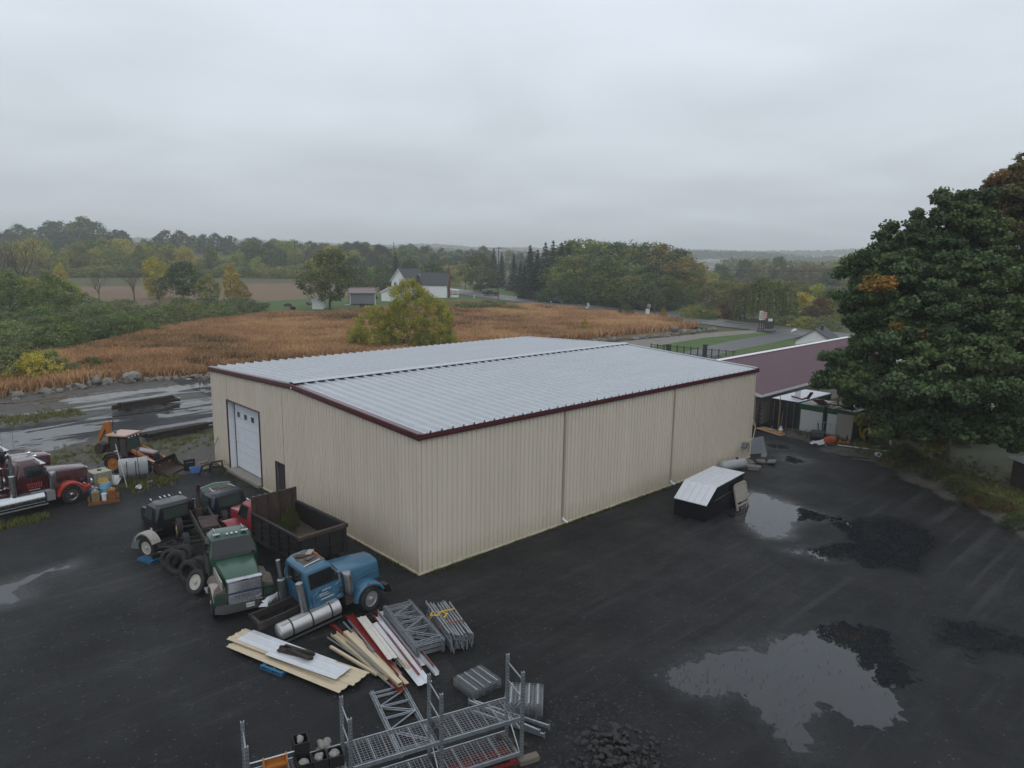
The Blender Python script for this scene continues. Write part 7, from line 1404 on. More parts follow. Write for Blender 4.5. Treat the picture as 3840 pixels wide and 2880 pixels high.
MB().prism([(-.28, -.06), (0, .03), (.28, -.06), (.28, -.08), (0, .0), (-.28, -.08)], -.5, LS+.5, Matrix.Translation((0, WS/2, RH+.13)) @ Matrix.Rotation(R(-90), 4, 'Z')).build('ridge_cap', 'white_siding', sh)
MB().box(-.5, LS+.5, -ovh-.05, -ovh-.02, EH-ovh*sl-.16, EH-ovh*sl+.05).build('fascia', 'white_siding', sh); MB().box(-.5, LS+.5, -ovh-.02, 0, EH-ovh*sl-.15, EH-ovh*sl-.12).build('soffit', 'white_siding', sh)
MB().add([(-.52, -ovh, EH-ovh*sl+.04), (-.52, WS/2, RH+.04), (-.52, WS/2, RH-.15), (-.52, -ovh, EH-ovh*sl-.16)], [(0, 1, 2, 3)]).build('barge_board', 'white_siding', sh); MB().box(-.06, -.005, .02, .10, 0, EH).build('downpipe', 'brick_red', sh)
# --- white garage with dark roof farther right
gp = GD(3052, 1300, 112); gz = math.atan2(gp.y-CAM[1], gp.x-CAM[0])
ga = thing('white_garage', 'small white sided garage with dark shingle roof behind the long shed', 'garage', (gp.x, gp.y, 0), gz-R(8)); gw, gl, ge, gr = 2.55, 7, 2.1, 3.75
MB().add([(0, -gw, 0), (0, gw, 0), (0, gw, ge), (0, 0, gr), (0, -gw, ge), (gl, -gw, 0), (gl, gw, 0), (gl, gw, ge), (gl, 0, gr), (gl, -gw, ge)], [(0, 1, 2, 3, 4), (9, 8, 7, 6, 5), (0, 1, 6, 5), (1, 2, 7, 6), (4, 0, 5, 9)]).build('walls', 'white_siding', ga)
for k in range(18):
    z = .25+k*.19; hwid = gw if z < ge else gw*(gr-z)/(gr-ge)
    if hwid > .15: MB().box(-.03, -.002, -hwid+.02, hwid-.02, z, z+.165).build('siding_board', 'white_siding', ga)
for s in (-1, 1): MB().add([(-.25, s*(gw+.3), ge-.15), (gl+.2, s*(gw+.3), ge-.15), (gl+.2, 0, gr+.06), (-.25, 0, gr+.06), (-.25, s*(gw+.3), ge-.05), (gl+.2, s*(gw+.3), ge-.05), (gl+.2, 0, gr+.16), (-.25, 0, gr+.16)], [(0, 1, 2, 3), (4, 5, 6, 7), (0, 1, 5, 4), (1, 2, 6, 5), (2, 3, 7, 6), (3, 0, 4, 7)]).build('roof_slope', 'dark_shingle', ga)
MB().lathe([(.2, 0), (.2, .5), (.26, .52), (.26, .6), (.01, .62)], (3.0, -.5, gr-.15), (0, 0, 1), 10).build('roof_vent', 'closure_dark', ga)
# --- things in front of the containers
o = MB().box(-1.25, 1.25, -.65, .65, 0, .02).build('plywood_sheet', 'plywood'); tag(o, 'orange brown plywood sheet lying before the black container', 'plywood'); o.location = (37.0, 2.55, .10); o.rotation_euler = (R(1), R(-2), R(78))
cy = thing('gas_cylinder', 'white gas cylinder with yellow label standing on the plywood', 'gas cylinder', (36.75, 1.75, .12)); MB().lathe([(.12, 0), (.14, .03), (.17, .08), (.17, .34), (.13, .43), (.05, .47)], (0, 0, 0), (0, 0, 1), 16).build('body', 'white_plastic', cy, smooth=40); MB().lathe([(.10, .46), (.11, .58), (.10, .58), (.09, .46)], (0, 0, 0), (0, 0, 1), 14).build('collar', 'white_plastic', cy); MB().lathe([(.172, .10), (.172, .26)], (0, 0, 0), (0, 0, 1), 16).build('label_band', 'yellow_strap', cy)
ch = thing('office_chair', 'upturned office chair with pale star base on the plywood', 'chair', (37.2, 2.75, .12)); MB().box(-.22, .22, -.22, .22, .42, .52).build('seat', 'black_plastic', ch, bevel=.04); MB().box(-.25, -.19, -.2, .2, .55, 1.0).build('backrest', 'black_plastic', ch, bevel=.03); MB().tube((0, 0, .1), (0, 0, .42), .03, n=8).build('column', 'galv_steel', ch)
for k in range(5): a = k*1.2566; MB().bar((0, 0, .10), (math.cos(a)*.3, math.sin(a)*.3, .05), .05, .03).build('base_spoke', 'white_plastic', ch)
o = MB().box(-.12, .12, -.02, .02, 0, 1.75).build('leaning_plank', 'weathered_wood'); tag(o, 'weathered plank leaning on the black container doors', 'plank'); o.location = (37.35, 2.1, .1); o.rotation_euler = (R(0), R(22), R(12))
o = MB().tube((0, 0, 0), (.5, .25, 2.75), .03, n=7).build('bamboo_pole', 'plywood'); tag(o, 'long yellowish pole leaning on the black container', 'pole'); o.location = (37.6, 2.4, .1)
au = thing('earth_auger', 'black spiral auger bit standing against the shed wall', 'auger', (37.75, 4.2, .05)); MB().tube((0, 0, 0), (0, 0, 2.0), .05, n=8).build('shaft', 'black_plastic', au)
mb = MB(); vs, fs = [], []
for k in range(60): a = k*.62; z = .05+k*.031; vs += [(.05*math.cos(a), .05*math.sin(a), z), (.20*math.cos(a), .20*math.sin(a), z-.02)]
mb.add(vs, [(2*i, 2*i+1, 2*i+3, 2*i+2) for i in range(59)]); mb.build('flighting', 'black_plastic', au)
ro = thing('yard_roller', 'black steel roller drum with frame before the green container', 'roller', (36.75, -1.25, .05), R(20)); MB().lathe([(.01, -.5), (.40, -.5), (.45, -.46), (.45, .46), (.40, .5), (.01, .5)], (0, 0, .46), (0, 1, 0), 20).build('drum', 'container_black', ro, smooth=40)
for s in (-1, 1): MB().bar((0, s*.56, .46), (-.95, s*.4, .85), .05, .06).build('frame_arm', 'rust_steel', ro)
MB().bar((-.95, -.42, .85), (-.95, .42, .85), .05, .06).build('cross_bar', 'rust_steel', ro); MB().bar((0, .0, .93), (.5, .1, 1.35), .08, .05).build('lever', 'rust_steel', ro)
hd = thing('steel_hurdle', 'thin steel gate frame leaning on the green container', 'gate', (37.75, -1.35, .05), R(90), rx=R(10))
for z in (.1, .6, 1.35): MB().tube((-.75, 0, z), (.75, 0, z), .018, n=6).build('rail', 'galv_steel', hd)
for x in (-.75, -.25, .25, .75): MB().tube((x, 0, 0), (x, 0, 1.4), .018, n=6).build('bar', 'galv_steel', hd)
flat('mower_orange', (.50, .085, .02), .4); flat('tarp_white', (.50, .51, .52), .6)
lm = thing('lawn_tractor', 'orange lawn tractor parked before the grey panel', 'lawn tractor', (36.3, -3.0, .05), R(108))
MB().ring([[(.15, -.24, .35), (.15, .24, .35), (.15, .24, .72), (.15, -.24, .72)], [(.55, -.24, .32), (.55, .24, .32), (.55, .22, .78), (.55, -.22, .78)], [(1.0, -.2, .30), (1.0, .2, .30), (1.0, .16, .60), (1.0, -.16, .60)]]).build('hood', 'mower_orange', lm, bevel=.04, smooth=40); MB().box(-.75, .0, -.42, .42, .36, .56).build('rear_fender', 'mower_orange', lm, bevel=.06, smooth=40); MB().box(-.55, -.15, -.2, .2, .58, .70).build('seat', 'black_plastic', lm, bevel=.04); MB().box(-.62, -.52, -.2, .2, .6, .98).build('seat_back', 'black_plastic', lm, bevel=.04); MB().box(-.1, .8, -.55, .55, .14, .26).build('mower_deck', 'black_plastic', lm, bevel=.04); MB().lathe([(.17, -.012), (.185, 0), (.17, .012)], (.02, 0, .88), (-.5, 0, 1), 14).build('steering_wheel', 'black_plastic', lm)
for s in (-1, 1): wheel(lm, -.45, s*.42, r=.25, w=.2, rim='pale_rim', side=s, holes=False); wheel(lm, .75, s*.38, r=.18, w=.14, rim='pale_rim', side=s, holes=False)
tp = MB(); nx = 12; P = [(-.9+1.8*i/(nx-1), -.45+.9*j/(nx-1), .05+.35*math.exp(-((i-5)/3.5)**2-((j-5)/4)**2)+.08*math.sin(i*1.9+j*.7)*math.cos(j*1.4)+.08) for j in range(nx) for i in range(nx)]; tp.add(P, [(j*nx+i, j*nx+i+1, (j+1)*nx+i+1, (j+1)*nx+i) for j in range(nx-1) for i in range(nx-1)]); o = tp.build('white_tarp', 'tarp_white', None, smooth=60); tag(o, 'crumpled white tarp beside the orange lawn tractor', 'tarp'); o.location = (36.0, -2.05, .03); o.rotation_euler = (0, 0, R(100))
for k, (r_, m_, x, y, lab) in enumerate(((.85, 'yellow_strap', 39.2, -4.15, 'large yellow hose loop standing beside the green container'), (.62, 'yellow_strap', 39.0, -4.3, 'smaller yellow hose loop inside the larger one'))):
    mb = MB()
    for q in range(3): mb.path([(0.03*q, (r_-.05*q)*math.cos(a*.2618), r_+.05+(r_-.05*q)*math.sin(a*.2618)) for a in range(25)], .03, 6)
    o = mb.build('hose_loop', m_, None, smooth=60); tag(o, lab, 'hose'); o.location = (x, y, .05); o.rotation_euler = (0, R(-14), R(-20))
tz = thing('tyre_casing', 'grey tyre leaning on the yellow hose loops', 'tyre', (38.5, -4.45, .45), R(60), rx=R(-18)); t_, rm, hb_ = tyre_mesh(.42, .2); link('tyre', t_, 'tyre_rubber', tz)
for k, (px, py, L, rz, m_) in enumerate(((3235, 1705, 3.4, -12, 'white_plastic'), (3260, 1735, 2.2, -18, 'weathered_wood'), (3215, 1722, 2.6, -8, 'dark_timber'), (3290, 1690, 1.4, 30, 'white_plastic'))):
    q = G(px, py); o = MB().tube((-L/2, 0, .05), (L/2, 0, .07), .035, n=7).build('ground_pole', m_); tag(o, ('long white pole lying on the dirt below the maple', 'weathered stick lying on the dirt below the maple', 'dark timber rail lying beside the white pole', 'short white pipe near the grey tyre')[k], 'pole'); o.location = (q.x, q.y, yz(q.x, q.y)); o.rotation_euler = (0, 0, R(-60+rz))
q = G(3283, 1728); bk = thing('white_bucket', 'white bucket tipped over at the end of the white pole', 'bucket', (q.x, q.y, yz(q.x, q.y)+.15), R(-40), rx=R(80)); MB().lathe([(.01, 0), (.13, 0), (.16, .36), (.17, .37), (.14, .37), (.11, .03), (.01, .02)], (0, 0, 0), (0, 0, 1), 16).build('body', 'white_plastic', bk, smooth=40); MB().lathe([(.135, .05), (.145, .2)], (0, 0, 0), (0, 0, 1), 14).build('label_band', 'barrel_blue', bk)
q = G(3335, 1690); o = MB().box(-.06, .06, -.06, .06, 0, .75).build('white_post', 'white_siding', None, bevel=.015); tag(o, 'short white post standing under the maple', 'post'); o.location = (q.x, q.y, yz(q.x, q.y)-.02)
rv = thing('red_trailer', 'dark red box trailer with white roof half hidden under the maple', 'trailer', (49.0, -4.2, .1), R(-15)); MB().box(0, 6, -1.2, 1.2, .6, 2.9).build('body', 'red_vehicle', rv, bevel=.04); MB().box(-.05, 6.05, -1.22, 1.22, 2.9, 2.98).build('roof', 'white_sheet', rv); MB().box(-.01, 0, -.3, .3, .75, .95).build('name_plate', 'plate_white', rv)
for s in (-1, 1): wheel(rv, 4.2, s*1.0, r=.4, w=.25, side=s, holes=False)
lp = thing('yard_lamp', 'white lamp head on a tall pole beside the red trailer', 'lamp', (46.0, -1.2, 0)); MB().tube((0, 0, 0), (0, 0, 3.9), .06, .05, 8).build('pole', 'galv_steel', lp); MB().lathe([(.05, 0), (.16, .05), (.2, .2), (.05, .3)], (0, 0, 3.8), (-.3, -.3, .9), 12).build('lamp_head', 'white_plastic', lp, smooth=40)
ws = thing('wood_shed', 'small dark board shed with white corrugated roof on the grass bank', 'shed', (34.9, -14.25, .2), R(-40)); 
for k in range(12): MB().box(k*.16, k*.16+.15, 0, .03, 0, 1.75).build('wall_board', 'shed_board', ws); MB().box(0, .03, -k*.16-.15, -k*.16, 0, 1.75).build('wall_board', 'shed_board', ws)
MB().box(.04, 1.9, -1.9, -.01, 0, 1.7).build('core', 'shed_board', ws)
for k in range(12): MB().lathe([(.07, 0), (.07, 2.2)], (-.2+k*.19, .15, 1.78), (0, -1, .0), 8).build('roof_corrugation', 'white_sheet', ws)
# --- farmhouse, sheds, road things
def gable_house(o, L, W, E, P, wall, roof, ov=.35):
    """ridge along x"""
    MB().add([(0, -W/2, 0), (0, W/2, 0), (0, W/2, E), (0, 0, P), (0, -W/2, E), (L, -W/2, 0), (L, W/2, 0), (L, W/2, E), (L, 0, P), (L, -W/2, E)], [(0, 1, 2, 3, 4), (9, 8, 7, 6, 5), (0, 1, 6, 5), (1, 2, 7, 6), (4, 0, 5, 9)]).build('wall', wall, o)
    sl_ = (P-E)/(W/2)
    for s in (-1, 1):
        y = s*(W/2+ov); z = E-ov*sl_; MB().add([(-ov, y, z), (L+ov, y, z), (L+ov, 0, P+.0), (-ov, 0, P+.0), (-ov, y, z+.18), (L+ov, y, z+.18), (L+ov, 0, P+.18), (-ov, 0, P+.18)], [(0, 1, 2, 3), (4, 5, 6, 7), (0, 1, 5, 4), (1, 2, 6, 5), (2, 3, 7, 6), (3, 0, 4, 7)]).build('roof_slope', roof, o)
        for xx in (-ov-.03, L+ov+.03): MB().add([(xx, y, z-.12), (xx, 0, P-.12), (xx, 0, P+.2), (xx, y, z+.2)], [(0, 1, 2, 3)]).build('barge_board', 'white_siding', o)
def win(o, x, y, z, w, h, ax):
    f = MB(); d_ = .04
    if ax == 'x': f.box(x-d_, x+d_, y-w/2, y+w/2, z, z+h); p_ = MB().box(x-d_-.01, x+d_+.01, y-w/2+.08, y+w/2-.08, z+.08, z+h-.08)
    else: f.box(x-w/2, x+w/2, y-d_, y+d_, z, z+h); p_ = MB().box(x-w/2+.08, x+w/2-.08, y-d_-.01, y+d_+.01, z+.08, z+h-.08)
    fo = f.build('window', 'white_siding', o); p_.build('pane', 'dark_glass', fo)
hp = GD(1496, 1105, 222); hz_ = math.atan2(hp.y-CAM[1], hp.x-CAM[0])
fh = thing('farmhouse', 'white farmhouse with dark grey roofs and tall red brick chimney', 'house', (hp.x, hp.y, 0), hz_-R(38)); gable_house(fh, 9.5, 5.6, 5.2, 8.6, 'white_siding', 'dark_shingle')
win(fh, 0, -1.1, 3.3, .75, 1.5, 'x'); win(fh, 0, 1.4, 3.3, .75, 1.5, 'x')
for (nm, ox, oy, L, W, E, P) in (('rear_wing', 8.5, -1.5, 9, 5.5, 3.8, 7.0),):
    w_ = bpy.data.objects.new(nm, None); COL.objects.link(w_); w_.parent = fh; w_.location = (ox, oy, 0); gable_house(w_, L, W, E, P, 'white_siding', 'dark_shingle')
w_ = bpy.data.objects.new('front_wing', None); COL.objects.link(w_); w_.parent = fh; w_.location = (9.0, -2.0, 0); w_.rotation_euler = (0, 0, R(-62)); gable_house(w_, 8.0, 5.4, 4.2, 7.4, 'white_siding', 'dark_shingle'); MB().box(7.95, 8.75, -.45, .45, 0, 9.0).build('chimney', 'brick_red', w_); win(w_, 8.0, -1.5, 2.6, .7, 1.4, 'x')
w_ = bpy.data.objects.new('porch', None); COL.objects.link(w_); w_.parent = fh; w_.location = (14.0, -8.2, 0); w_.rotation_euler = (0, 0, R(-62)); MB().add([(-1, -1.2, 2.6), (3.6, -1.2, 2.1), (3.6, 1.8, 2.1), (-1, 1.8, 2.6), (-1, -1.2, 2.75), (3.6, -1.2, 2.25), (3.6, 1.8, 2.25), (-1, 1.8, 2.75)], [(0, 1, 2, 3), (4, 5, 6, 7), (0, 1, 5, 4), (1, 2, 6, 5), (2, 3, 7, 6), (3, 0, 4, 7)]).build('porch_roof', 'white_siding', w_); MB().box(-1, 3.4, -1.1, 1.7, 0, .5).build('porch_deck', 'white_siding', w_)
for x in (0, 1.7, 3.4): MB().box(x-.07, x+.07, -1.1, -.96, .5, 2.3).build('porch_post', 'white_siding', w_)
MB().box(0, 3.4, -1.08, -1.02, 1.2, 1.3).build('railing', 'white_siding', w_)
sp = GD(1532, 1098, 208); o2 = thing('low_annex', 'low grey roofed annex in front of the farmhouse gable', 'annex', (sp.x-5, sp.y+2, 0), hz_-R(20)); gable_house(o2, 8, 5, 2.6, 3.9, 'white_siding', 'grey_shed')
p1 = G(1192, 1160); s1 = thing('garden_shed', 'small white garden shed beside the lawn tree', 'shed', tuple(p1), R(55)); gable_house(s1, 4.6, 2.6, 2.0, 2.9, 'white_siding', 'grey_shed', .15)
p2 = G(1312, 1143); s2 = thing('open_shed', 'long grey shed with brownish roof on the farmhouse lawn', 'shed', tuple(p2), math.atan2(p2.y-CAM[1], p2.x-CAM[0])-R(90)+R(4)); MB().box(0, 6.6, 0, 4.2, .2, 2.9).build('wall', 'grey_shed', s2); MB().box(-.02, 0, 0, 4.2, .2, 2.9).build('end_wall', 'brick_red', s2); MB().add([(-.3, -.35, 2.9), (6.9, -.35, 2.9), (6.9, 4.5, 3.9), (-.3, 4.5, 3.9), (-.3, -.35, 3.02), (6.9, -.35, 3.02), (6.9, 4.5, 4.02), (-.3, 4.5, 4.02)], [(0, 1, 2, 3), (4, 5, 6, 7), (0, 1, 5, 4), (1, 2, 6, 5), (2, 3, 7, 6), (3, 0, 4, 7)]).build('roof', 'mauve_roof', s2)
for x in (.08, 6.52): MB().box(x-.08, x+.08, -.10, -.02, 0, 2.9).build('corner_board', 'white_siding', s2)
MB().bar((.0, -.3, .1), (-1.4, -1.2, .06), .3, .08).build('ramp', 'white_siding', s2)
o = MB().box(-.4, .4, -.4, .4, 0, 1.5).build('burn_barrel', 'rust_steel', None, bevel=.06); tag(o, 'dark upright barrel on the farmhouse lawn', 'barrel'); o.location = G(1358, 1162)
for k, (px, py) in enumerate(((985, 1150), (1000, 1152), (1080, 1147), (1096, 1160), (1158, 1143), (1650, 1087), (1408, 1120))): q = G(px, py); stone('lawn_stump', 'dark stump or brush heap on the farmhouse lawn', 'stump', (q.x, q.y, .3), (2.2, 1.4, 1.1), 'frame_steel', 'stumps on the lawn')
# utility poles and wires
def upole(label, px, base, top, dist=None, arm=True, lean=0.0):
    if dist is None: p_ = G(px, base)
    else: p_ = GD(px, base, dist); p_.z = TZ(p_.x, p_.y)
    dd_ = math.hypot(p_.x-CAM[0], p_.y-CAM[1]); r_ = ray(px, top); zt = CAM[2]+r_[2]/math.hypot(r_[0], r_[1])*dd_
    o = thing('utility_pole', label, 'utility pole', tuple(p_)); H_ = zt-p_.z; MB().tube((0, 0, -.2), (lean, 0, H_), .17, .11, 8).build('shaft', 'pole_wood', o)
    if arm:
        MB().bar((lean-.65, .65, H_-.5), (lean+.65, -.65, H_-.5), .12, .14).build('cross_arm', 'pole_wood', o)
        for s in (-.55, 0, .55): MB().lathe([(.05, 0), (.07, .08), (.03, .2)], (lean+s, -s, H_-.42), (0, 0, 1), 6).build('insulator', 'white_plastic', o)
    return V3((p_.x, p_.y, zt-.35))
tops = [upole('tall utility pole beside the road near the round roadside tree', 1868, 1122, 925), upole('tall utility pole between the weed field and the road junction', 2453, 1192, 978)]
t0 = upole('bare utility pole against the hazy woodland', 1108, 1000, 893, 420, False); t1 = upole('utility pole rising behind the farmhouse spruce', 1478, 1040, 908, 300, False); upole('short pole at the edge of the crop field', 1745, 1086, 1012, None, False); upole('thin pole beside the farmhouse chimney', 1650, 1066, 1000, 250, False); t3 = upole('thin pole in front of the roadside wood', 2048, 1127, 1042, None, False)
def wire_run(a, b_, sag, label):
    pts = [a.lerp(b_, i/14)+V3((0, 0, -sag*4*(i/14)*(1-i/14))) for i in range(15)]; o = MB().path(pts, .022, 4).build('power_line', 'old_wire'); tag(o, label, 'cable')
far = GD(3300, 1010, 140); far.z = tops[1].z
for k, off in enumerate((V3((-.55, .55, 0)), V3((0, 0, .2)), V3((.55, -.55, 0)), V3((0, 0, -1.2)))):
    wire_run(tops[0]+off, tops[1]+off, 1.2, ('near power line strung between the roadside poles', 'upper power line strung between the roadside poles', 'far power line strung between the roadside poles', 'low telephone line strung between the roadside poles')[k]); wire_run(tops[1]+off, far+off, 1.2, ('near power line running from the junction pole to the right', 'upper power line running from the junction pole to the right', 'far power line running from the junction pole to the right', 'low telephone line running from the junction pole')[k])
wire_run(t1, tops[0], 2.0, 'power line running from the farmhouse to the road pole')
# road signs, posts
def post_sign(name, label, px, base, top, w, h, mat, shape='box'):
    p_ = G(px, base); dd_ = math.hypot(p_.x-CAM[0], p_.y-CAM[1]); r_ = ray(px, top); zt = CAM[2]+r_[2]/math.hypot(r_[0], r_[1])*dd_
    o = thing(name, label, 'sign', tuple(p_), YAW-R(90)); MB().tube((0, 0, 0), (0, 0, zt), .05, n=6).build('post', 'galv_steel', o); MB().box(-w/2, w/2, -.09, -.055, zt-h, zt).build('sign_plate', mat, o)
post_sign('road_sign', 'white speed sign below the junction utility pole', 2427, 1192, 1158, .9, 1.2, 'plate_white'); post_sign('road_sign', 'round grey sign back by the junction utility pole', 2432, 1180, 1140, .8, .8, 'galv_steel'); post_sign('street_name_sign', 'green street name sign across the road', 2785, 1205, 1170, 1.4, .35, 'container_green'); post_sign('mail_box', 'pale turquoise mailbox post at the road edge', 2525, 1196, 1183, .6, .5, 'barrel_blue'); post_sign('road_sign', 'grey sign back facing away beside the curve', 1935, 1130, 1110, .5, .7, 'galv_steel')
for k, (px, py, tp_) in enumerate(((2424, 1205, 1190), (2505, 1200, 1190), (1778, 1118, 1106), (2203, 1148, 1136), (2208, 1152, 1140))):
    p_ = G(px, py); o = MB().box(-.08, .08, -.08, .08, 0, 1.0).build('marker_post', 'white_siding', None, bevel=.02); tag(o, 'short white marker post by the road', 'post', 'white marker posts by the road'); o.location = p_
sg = thing('yard_sign', 'roadside yard sign with white and red panels over a dark board', 'sign', tuple(G(2862, 1243)), YAW-R(90)+R(10))
for x in (-.95, -.45, .05): MB().box(x-.07, x+.07, -.07, .07, 0, 3.6).build('post', 'closure_dark', sg)
for z in (.5, 1.1, 1.7): MB().box(-.88, -.0, -.03, .03, z, z+.08).build('cross_rail', 'closure_dark', sg)
MB().box(-1.05, -.35, -.12, -.075, 2.2, 3.9).build('sign_plate', 'plate_white', sg); MB().box(-.85, -.72, -.135, -.122, 2.35, 3.7).build('sign_stripe', 'plate_ink', sg); MB().box(-.58, -.48, -.135, -.122, 2.35, 3.7).build('sign_stripe', 'plate_ink', sg)
flat('sign_pink', (.50, .30, .28), .5); MB().box(-.25, .45, -.12, -.075, 2.2, 3.7).build('sign_plate', 'sign_pink', sg)
for z in (2.5, 3.0, 3.4): MB().box(-.15, .35, -.135, -.122, z, z+.09).build('sign_stripe', 'red_lettering', sg)
MB().box(.2, 1.95, -.16, -.10, .55, 2.5).build('dark_board', 'closure_dark', sg); MB().box(.75, 1.65, -.19, -.165, 1.95, 2.45).build('sign_plate', 'plate_white', sg); MB().box(-1.3, 2.6, -.2, .2, 0, .14).build('base', 'closure_dark', sg)
q = G(2975, 1245); o = stone('tarp_lump', 'white wrapped lump lying at the lane junction', 'lump', (q.x, q.y, .25), (1.8, .9, .6), 'tarp_white'); q = G(2200, 1158); stone('tarp_lump', 'small white lump on the road verge', 'lump', (q.x, q.y, .2), (.9, .6, .5), 'tarp_white')
# fence behind the warehouse
fa, fb = G(2440, 1322), G(2760, 1352); fdir = (fb-fa); fn = thing('iron_fence', 'dark metal picket fence between the driveway and the warehouse', 'fence', (fa.x, fa.y, 0), math.atan2(fdir.y, fdir.x)); FL = fdir.length
for k in range(int(FL/1.0)+1): MB().box(k*1.0-.05, k*1.0+.05, -.05, .05, 0, 1.35).build('post', 'closure_dark', fn)
for z in (.25, 1.15): MB().box(0, FL, -.025, .025, z, z+.06).build('rail', 'closure_dark', fn)
for k in range(int(FL/.2)): MB().box(k*.2+.09, k*.2+.11, -.012, .012, .1, 1.28).build('picket', 'closure_dark', fn)
for px in (2505, 2642): q = G(px, 1340); o = MB().box(-.22, .22, -.22, .22, 0, 1.7).box(-.27, .27, -.27, .27, 1.7, 1.82).build('gate_post', 'closure_dark'); tag(o, ('thick dark gate post at the left end of the driveway fence', 'thick dark gate post beside the long shed ridge')[px > 2600], 'post'); o.location = (q.x, q.y, 0)
# far vehicles
def pickup(label, px, py, rz, mat, red=True):
    o = thing('pickup_truck', label, 'pickup', tuple(G(px, py)), rz); S_ = [(.45, -2.6, 2.7, .92, .1), (1.0, -2.65, 2.75, .97, .12), (1.15, -2.6, 2.6, .95, .15)]; cab_shell(S_).build('body', mat, o, smooth=45); C_ = [(1.15, -.6, 1.3, .92, .1), (1.5, -.5, .9, .86, .1), (1.85, -.35, .45, .75, .15)]; c_ = cab_shell(C_).build('cab', mat, o, smooth=45); cab_windows(c_, C_, 1.24, 1.76, rear=True, split=False, side_x=(.08, .95)); MB().box(-2.5, -.75, -.8, .8, 1.155, 1.17).build('cargo_bed', 'closure_dark', o)
    for x in (-1.7, 1.75):
        for s in (-1, 1): wheel(o, x, s*.85, r=.4, w=.26, side=s, rim='alloy_tank', holes=False)
    for s in (-1, 1): MB().box(-2.68, -2.64, s*.8-.1, s*.8+.1, .75, 1.05).build('tail_light', 'red_lens', o); MB().box(2.74, 2.78, s*.7-.15, s*.7+.15, .75, .95).build('headlight', 'white_plastic', o)
    MB().box(-2.75, -2.62, -.9, .9, .42, .6).build('bumper', 'dull_chrome', o)
pickup('black pickup driving on the wet road near the round roadside tree', 1840, 1108, R(110), 'black_paint'); pickup('dark pickup with red tail lights on the wet road by the wood', 2092, 1137, R(108), 'navy_paint'); pickup('dark blue pickup parked on the grass beside the spruces', 1900, 1083, R(20), 'navy_paint')
o = thing('parked_car', 'white car parked among the trees near the lake', 'car', tuple(G(2683, 1056)), R(-30)); S_ = [(.3, -2.1, 2.1, .85, .15), (.9, -2.15, 2.15, .9, .2)]; cab_shell(S_).build('body', 'white_siding', o, smooth=45); C_ = [(.9, -1.5, 1.0, .85, .15), (1.45, -1.0, .4, .7, .2)]; c_ = cab_shell(C_).build('cabin', 'white_siding', o, smooth=45); cab_windows(c_, C_, .96, 1.38, split=False, side_x=(.1, .92))
for x in (-1.3, 1.35):
    for s in (-1, 1): wheel(o, x, s*.8, r=.32, w=.2, side=s, rim='alloy_tank', holes=False)
q = G(1925, 1085); o = MB().box(-1.5, 1.5, -1, 1, .3, 1.9).build('white_trailer', 'white_siding', None, bevel=.08); tag(o, 'small white trailer beside the parked blue pickup', 'trailer'); o.location = (q.x, q.y, 0); MB().lathe([(.01, -.1), (.3, -.1), (.3, .1), (.01, .1)], (0, -1.0, .3), (0, 1, 0), 12).build('wheel', 'tyre_rubber', o)
# --- weeds and bank growth on the right, tufts along walls
GE = 'weeds on the bank below the maple'
for k in range(26):
    f = k/25; px = np.interp(f, [0, .35, .7, 1], [3290, 3440, 3640, 3860]); py = np.interp(f, [0, .35, .7, 1], [1715, 1790, 1900, 2010])+rt.uniform(-45, 12); q = G(px, py); z = yz(q.x, q.y)
    plant('bush%d' % (k % 4), 'bank_weed', 'leafy weed clump on the dirt bank below the maple', (q.x, q.y, z-.05), rt.uniform(.35, 1.0), rt.uniform(0, 6), jit(((.10, .12, .03), (.07, .09, .025), (.12, .09, .03), (.06, .075, .025))[k % 4]), 'weeds', GE, 1.0)
for k in range(9):
    q = G(3380+k*55, 1640+rt.uniform(-20, 30)); plant('bush%d' % (k % 4), 'undergrowth_shrub', 'dark shrub growing in the shade under the maples', (q.x, q.y, .1), rt.uniform(1.2, 2.4), rt.uniform(0, 6), jit((.06, .075, .025)), 'shrub', 'shrubs under the maples', 1.0)
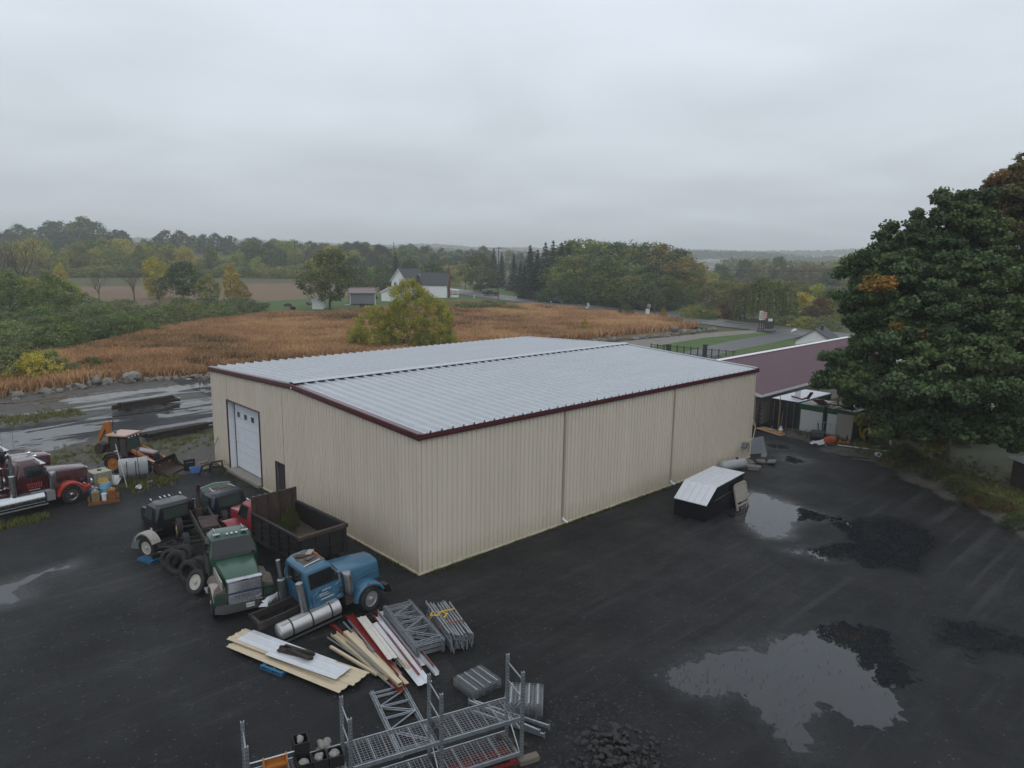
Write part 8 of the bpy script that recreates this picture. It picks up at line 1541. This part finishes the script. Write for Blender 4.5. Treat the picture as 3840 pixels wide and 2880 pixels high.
def tufts(name, label, pts, hmin, hmax, cols, seed, nper=14):
    rng = np.random.default_rng(seed); Vs, var = [], []
    for (x, y, z) in pts:
        n = nper; a = rng.uniform(0, 6.28, n); h = rng.uniform(hmin, hmax, n); w = .012+h*.05; lean = rng.normal(size=(n, 2))*h[:, None]*.45; ox = x+rng.normal(size=n)*.09; oy = y+rng.normal(size=n)*.09
        A = np.stack([ox-np.cos(a)*w, oy-np.sin(a)*w, np.full(n, z)], 1); B_ = np.stack([ox+np.cos(a)*w, oy+np.sin(a)*w, np.full(n, z)], 1); C_ = np.stack([ox+lean[:, 0], oy+lean[:, 1], z+h], 1); Vs.append(np.stack([A, B_, C_], 1)); var.append(rng.uniform(0, 1, n))
    V_ = np.concatenate(Vs).reshape(-1, 3); o = link(name, np_mesh(name, V_, np.arange(len(V_)).reshape(-1, 3), 3, {'var': np.repeat(np.concatenate(var), 3)}), 'leaf'); o.color = (*cols, 1); return tag(o, label, 'grass', kind='stuff')
pts = [(rt.uniform(.2, 20), -.12-abs(rt.gauss(0, .10)), .02) for _ in range(150)]+[(-.12-abs(rt.gauss(0, .08)), rt.uniform(0, 12), .02) for _ in range(60)]+[(-.4-abs(rt.gauss(0, .3)), rt.uniform(15, 23), .02) for _ in range(70)]
tufts('wall_weeds', 'green weed tufts along the foot of the warehouse walls', [p for p in pts if rt.random() < .75], .04, .16, (.07, .085, .02), 3)
pts = []
for _ in range(3000):
    r_ = rt.random()
    if r_ < .16: x, y = rt.uniform(-14, 4.5), rt.gauss(29.5, 1.6)
    elif r_ < .30: x, y = rt.uniform(-14, -3), rt.gauss(45.2, 1.1)
    elif r_ < .33: x, y = rt.uniform(-14, -10.5), rt.gauss(18.4, .3)
    elif r_ < .37: x, y = rt.uniform(-7, -3), rt.gauss(21.2, .8)
    else:
        y = rt.uniform(-20, 1); x = np.interp(y, [b.y for b in BND], [b.x for b in BND])+abs(rt.gauss(2.2, 2.6))+.9
    pts.append((x, y, yz(x, y)-.01))
tufts('rough_grass', 'rough grass tufts on the mud strips and the right bank', pts, .08, .30, (.13, .14, .035), 4, 12)
HAZE = 0.00045
# ================================================================== damp air
t = NT('damp_air'); t.n.remove(t.b); pv = t.N('ShaderNodeVolumePrincipled'); pv.inputs['Color'].default_value = (.94, .97, 1.0, 1); pv.inputs['Density'].default_value = HAZE; pv.inputs['Anisotropy'].default_value = 0.2
t.L(pv.outputs[0], t.out.inputs['Volume'])
hz = MB().box(-4600, 4600, -4600, 4600, -1.5, 72).build('haze', 'damp_air'); tag(hz, 'thin damp haze hanging over the whole site', 'haze', kind='stuff')
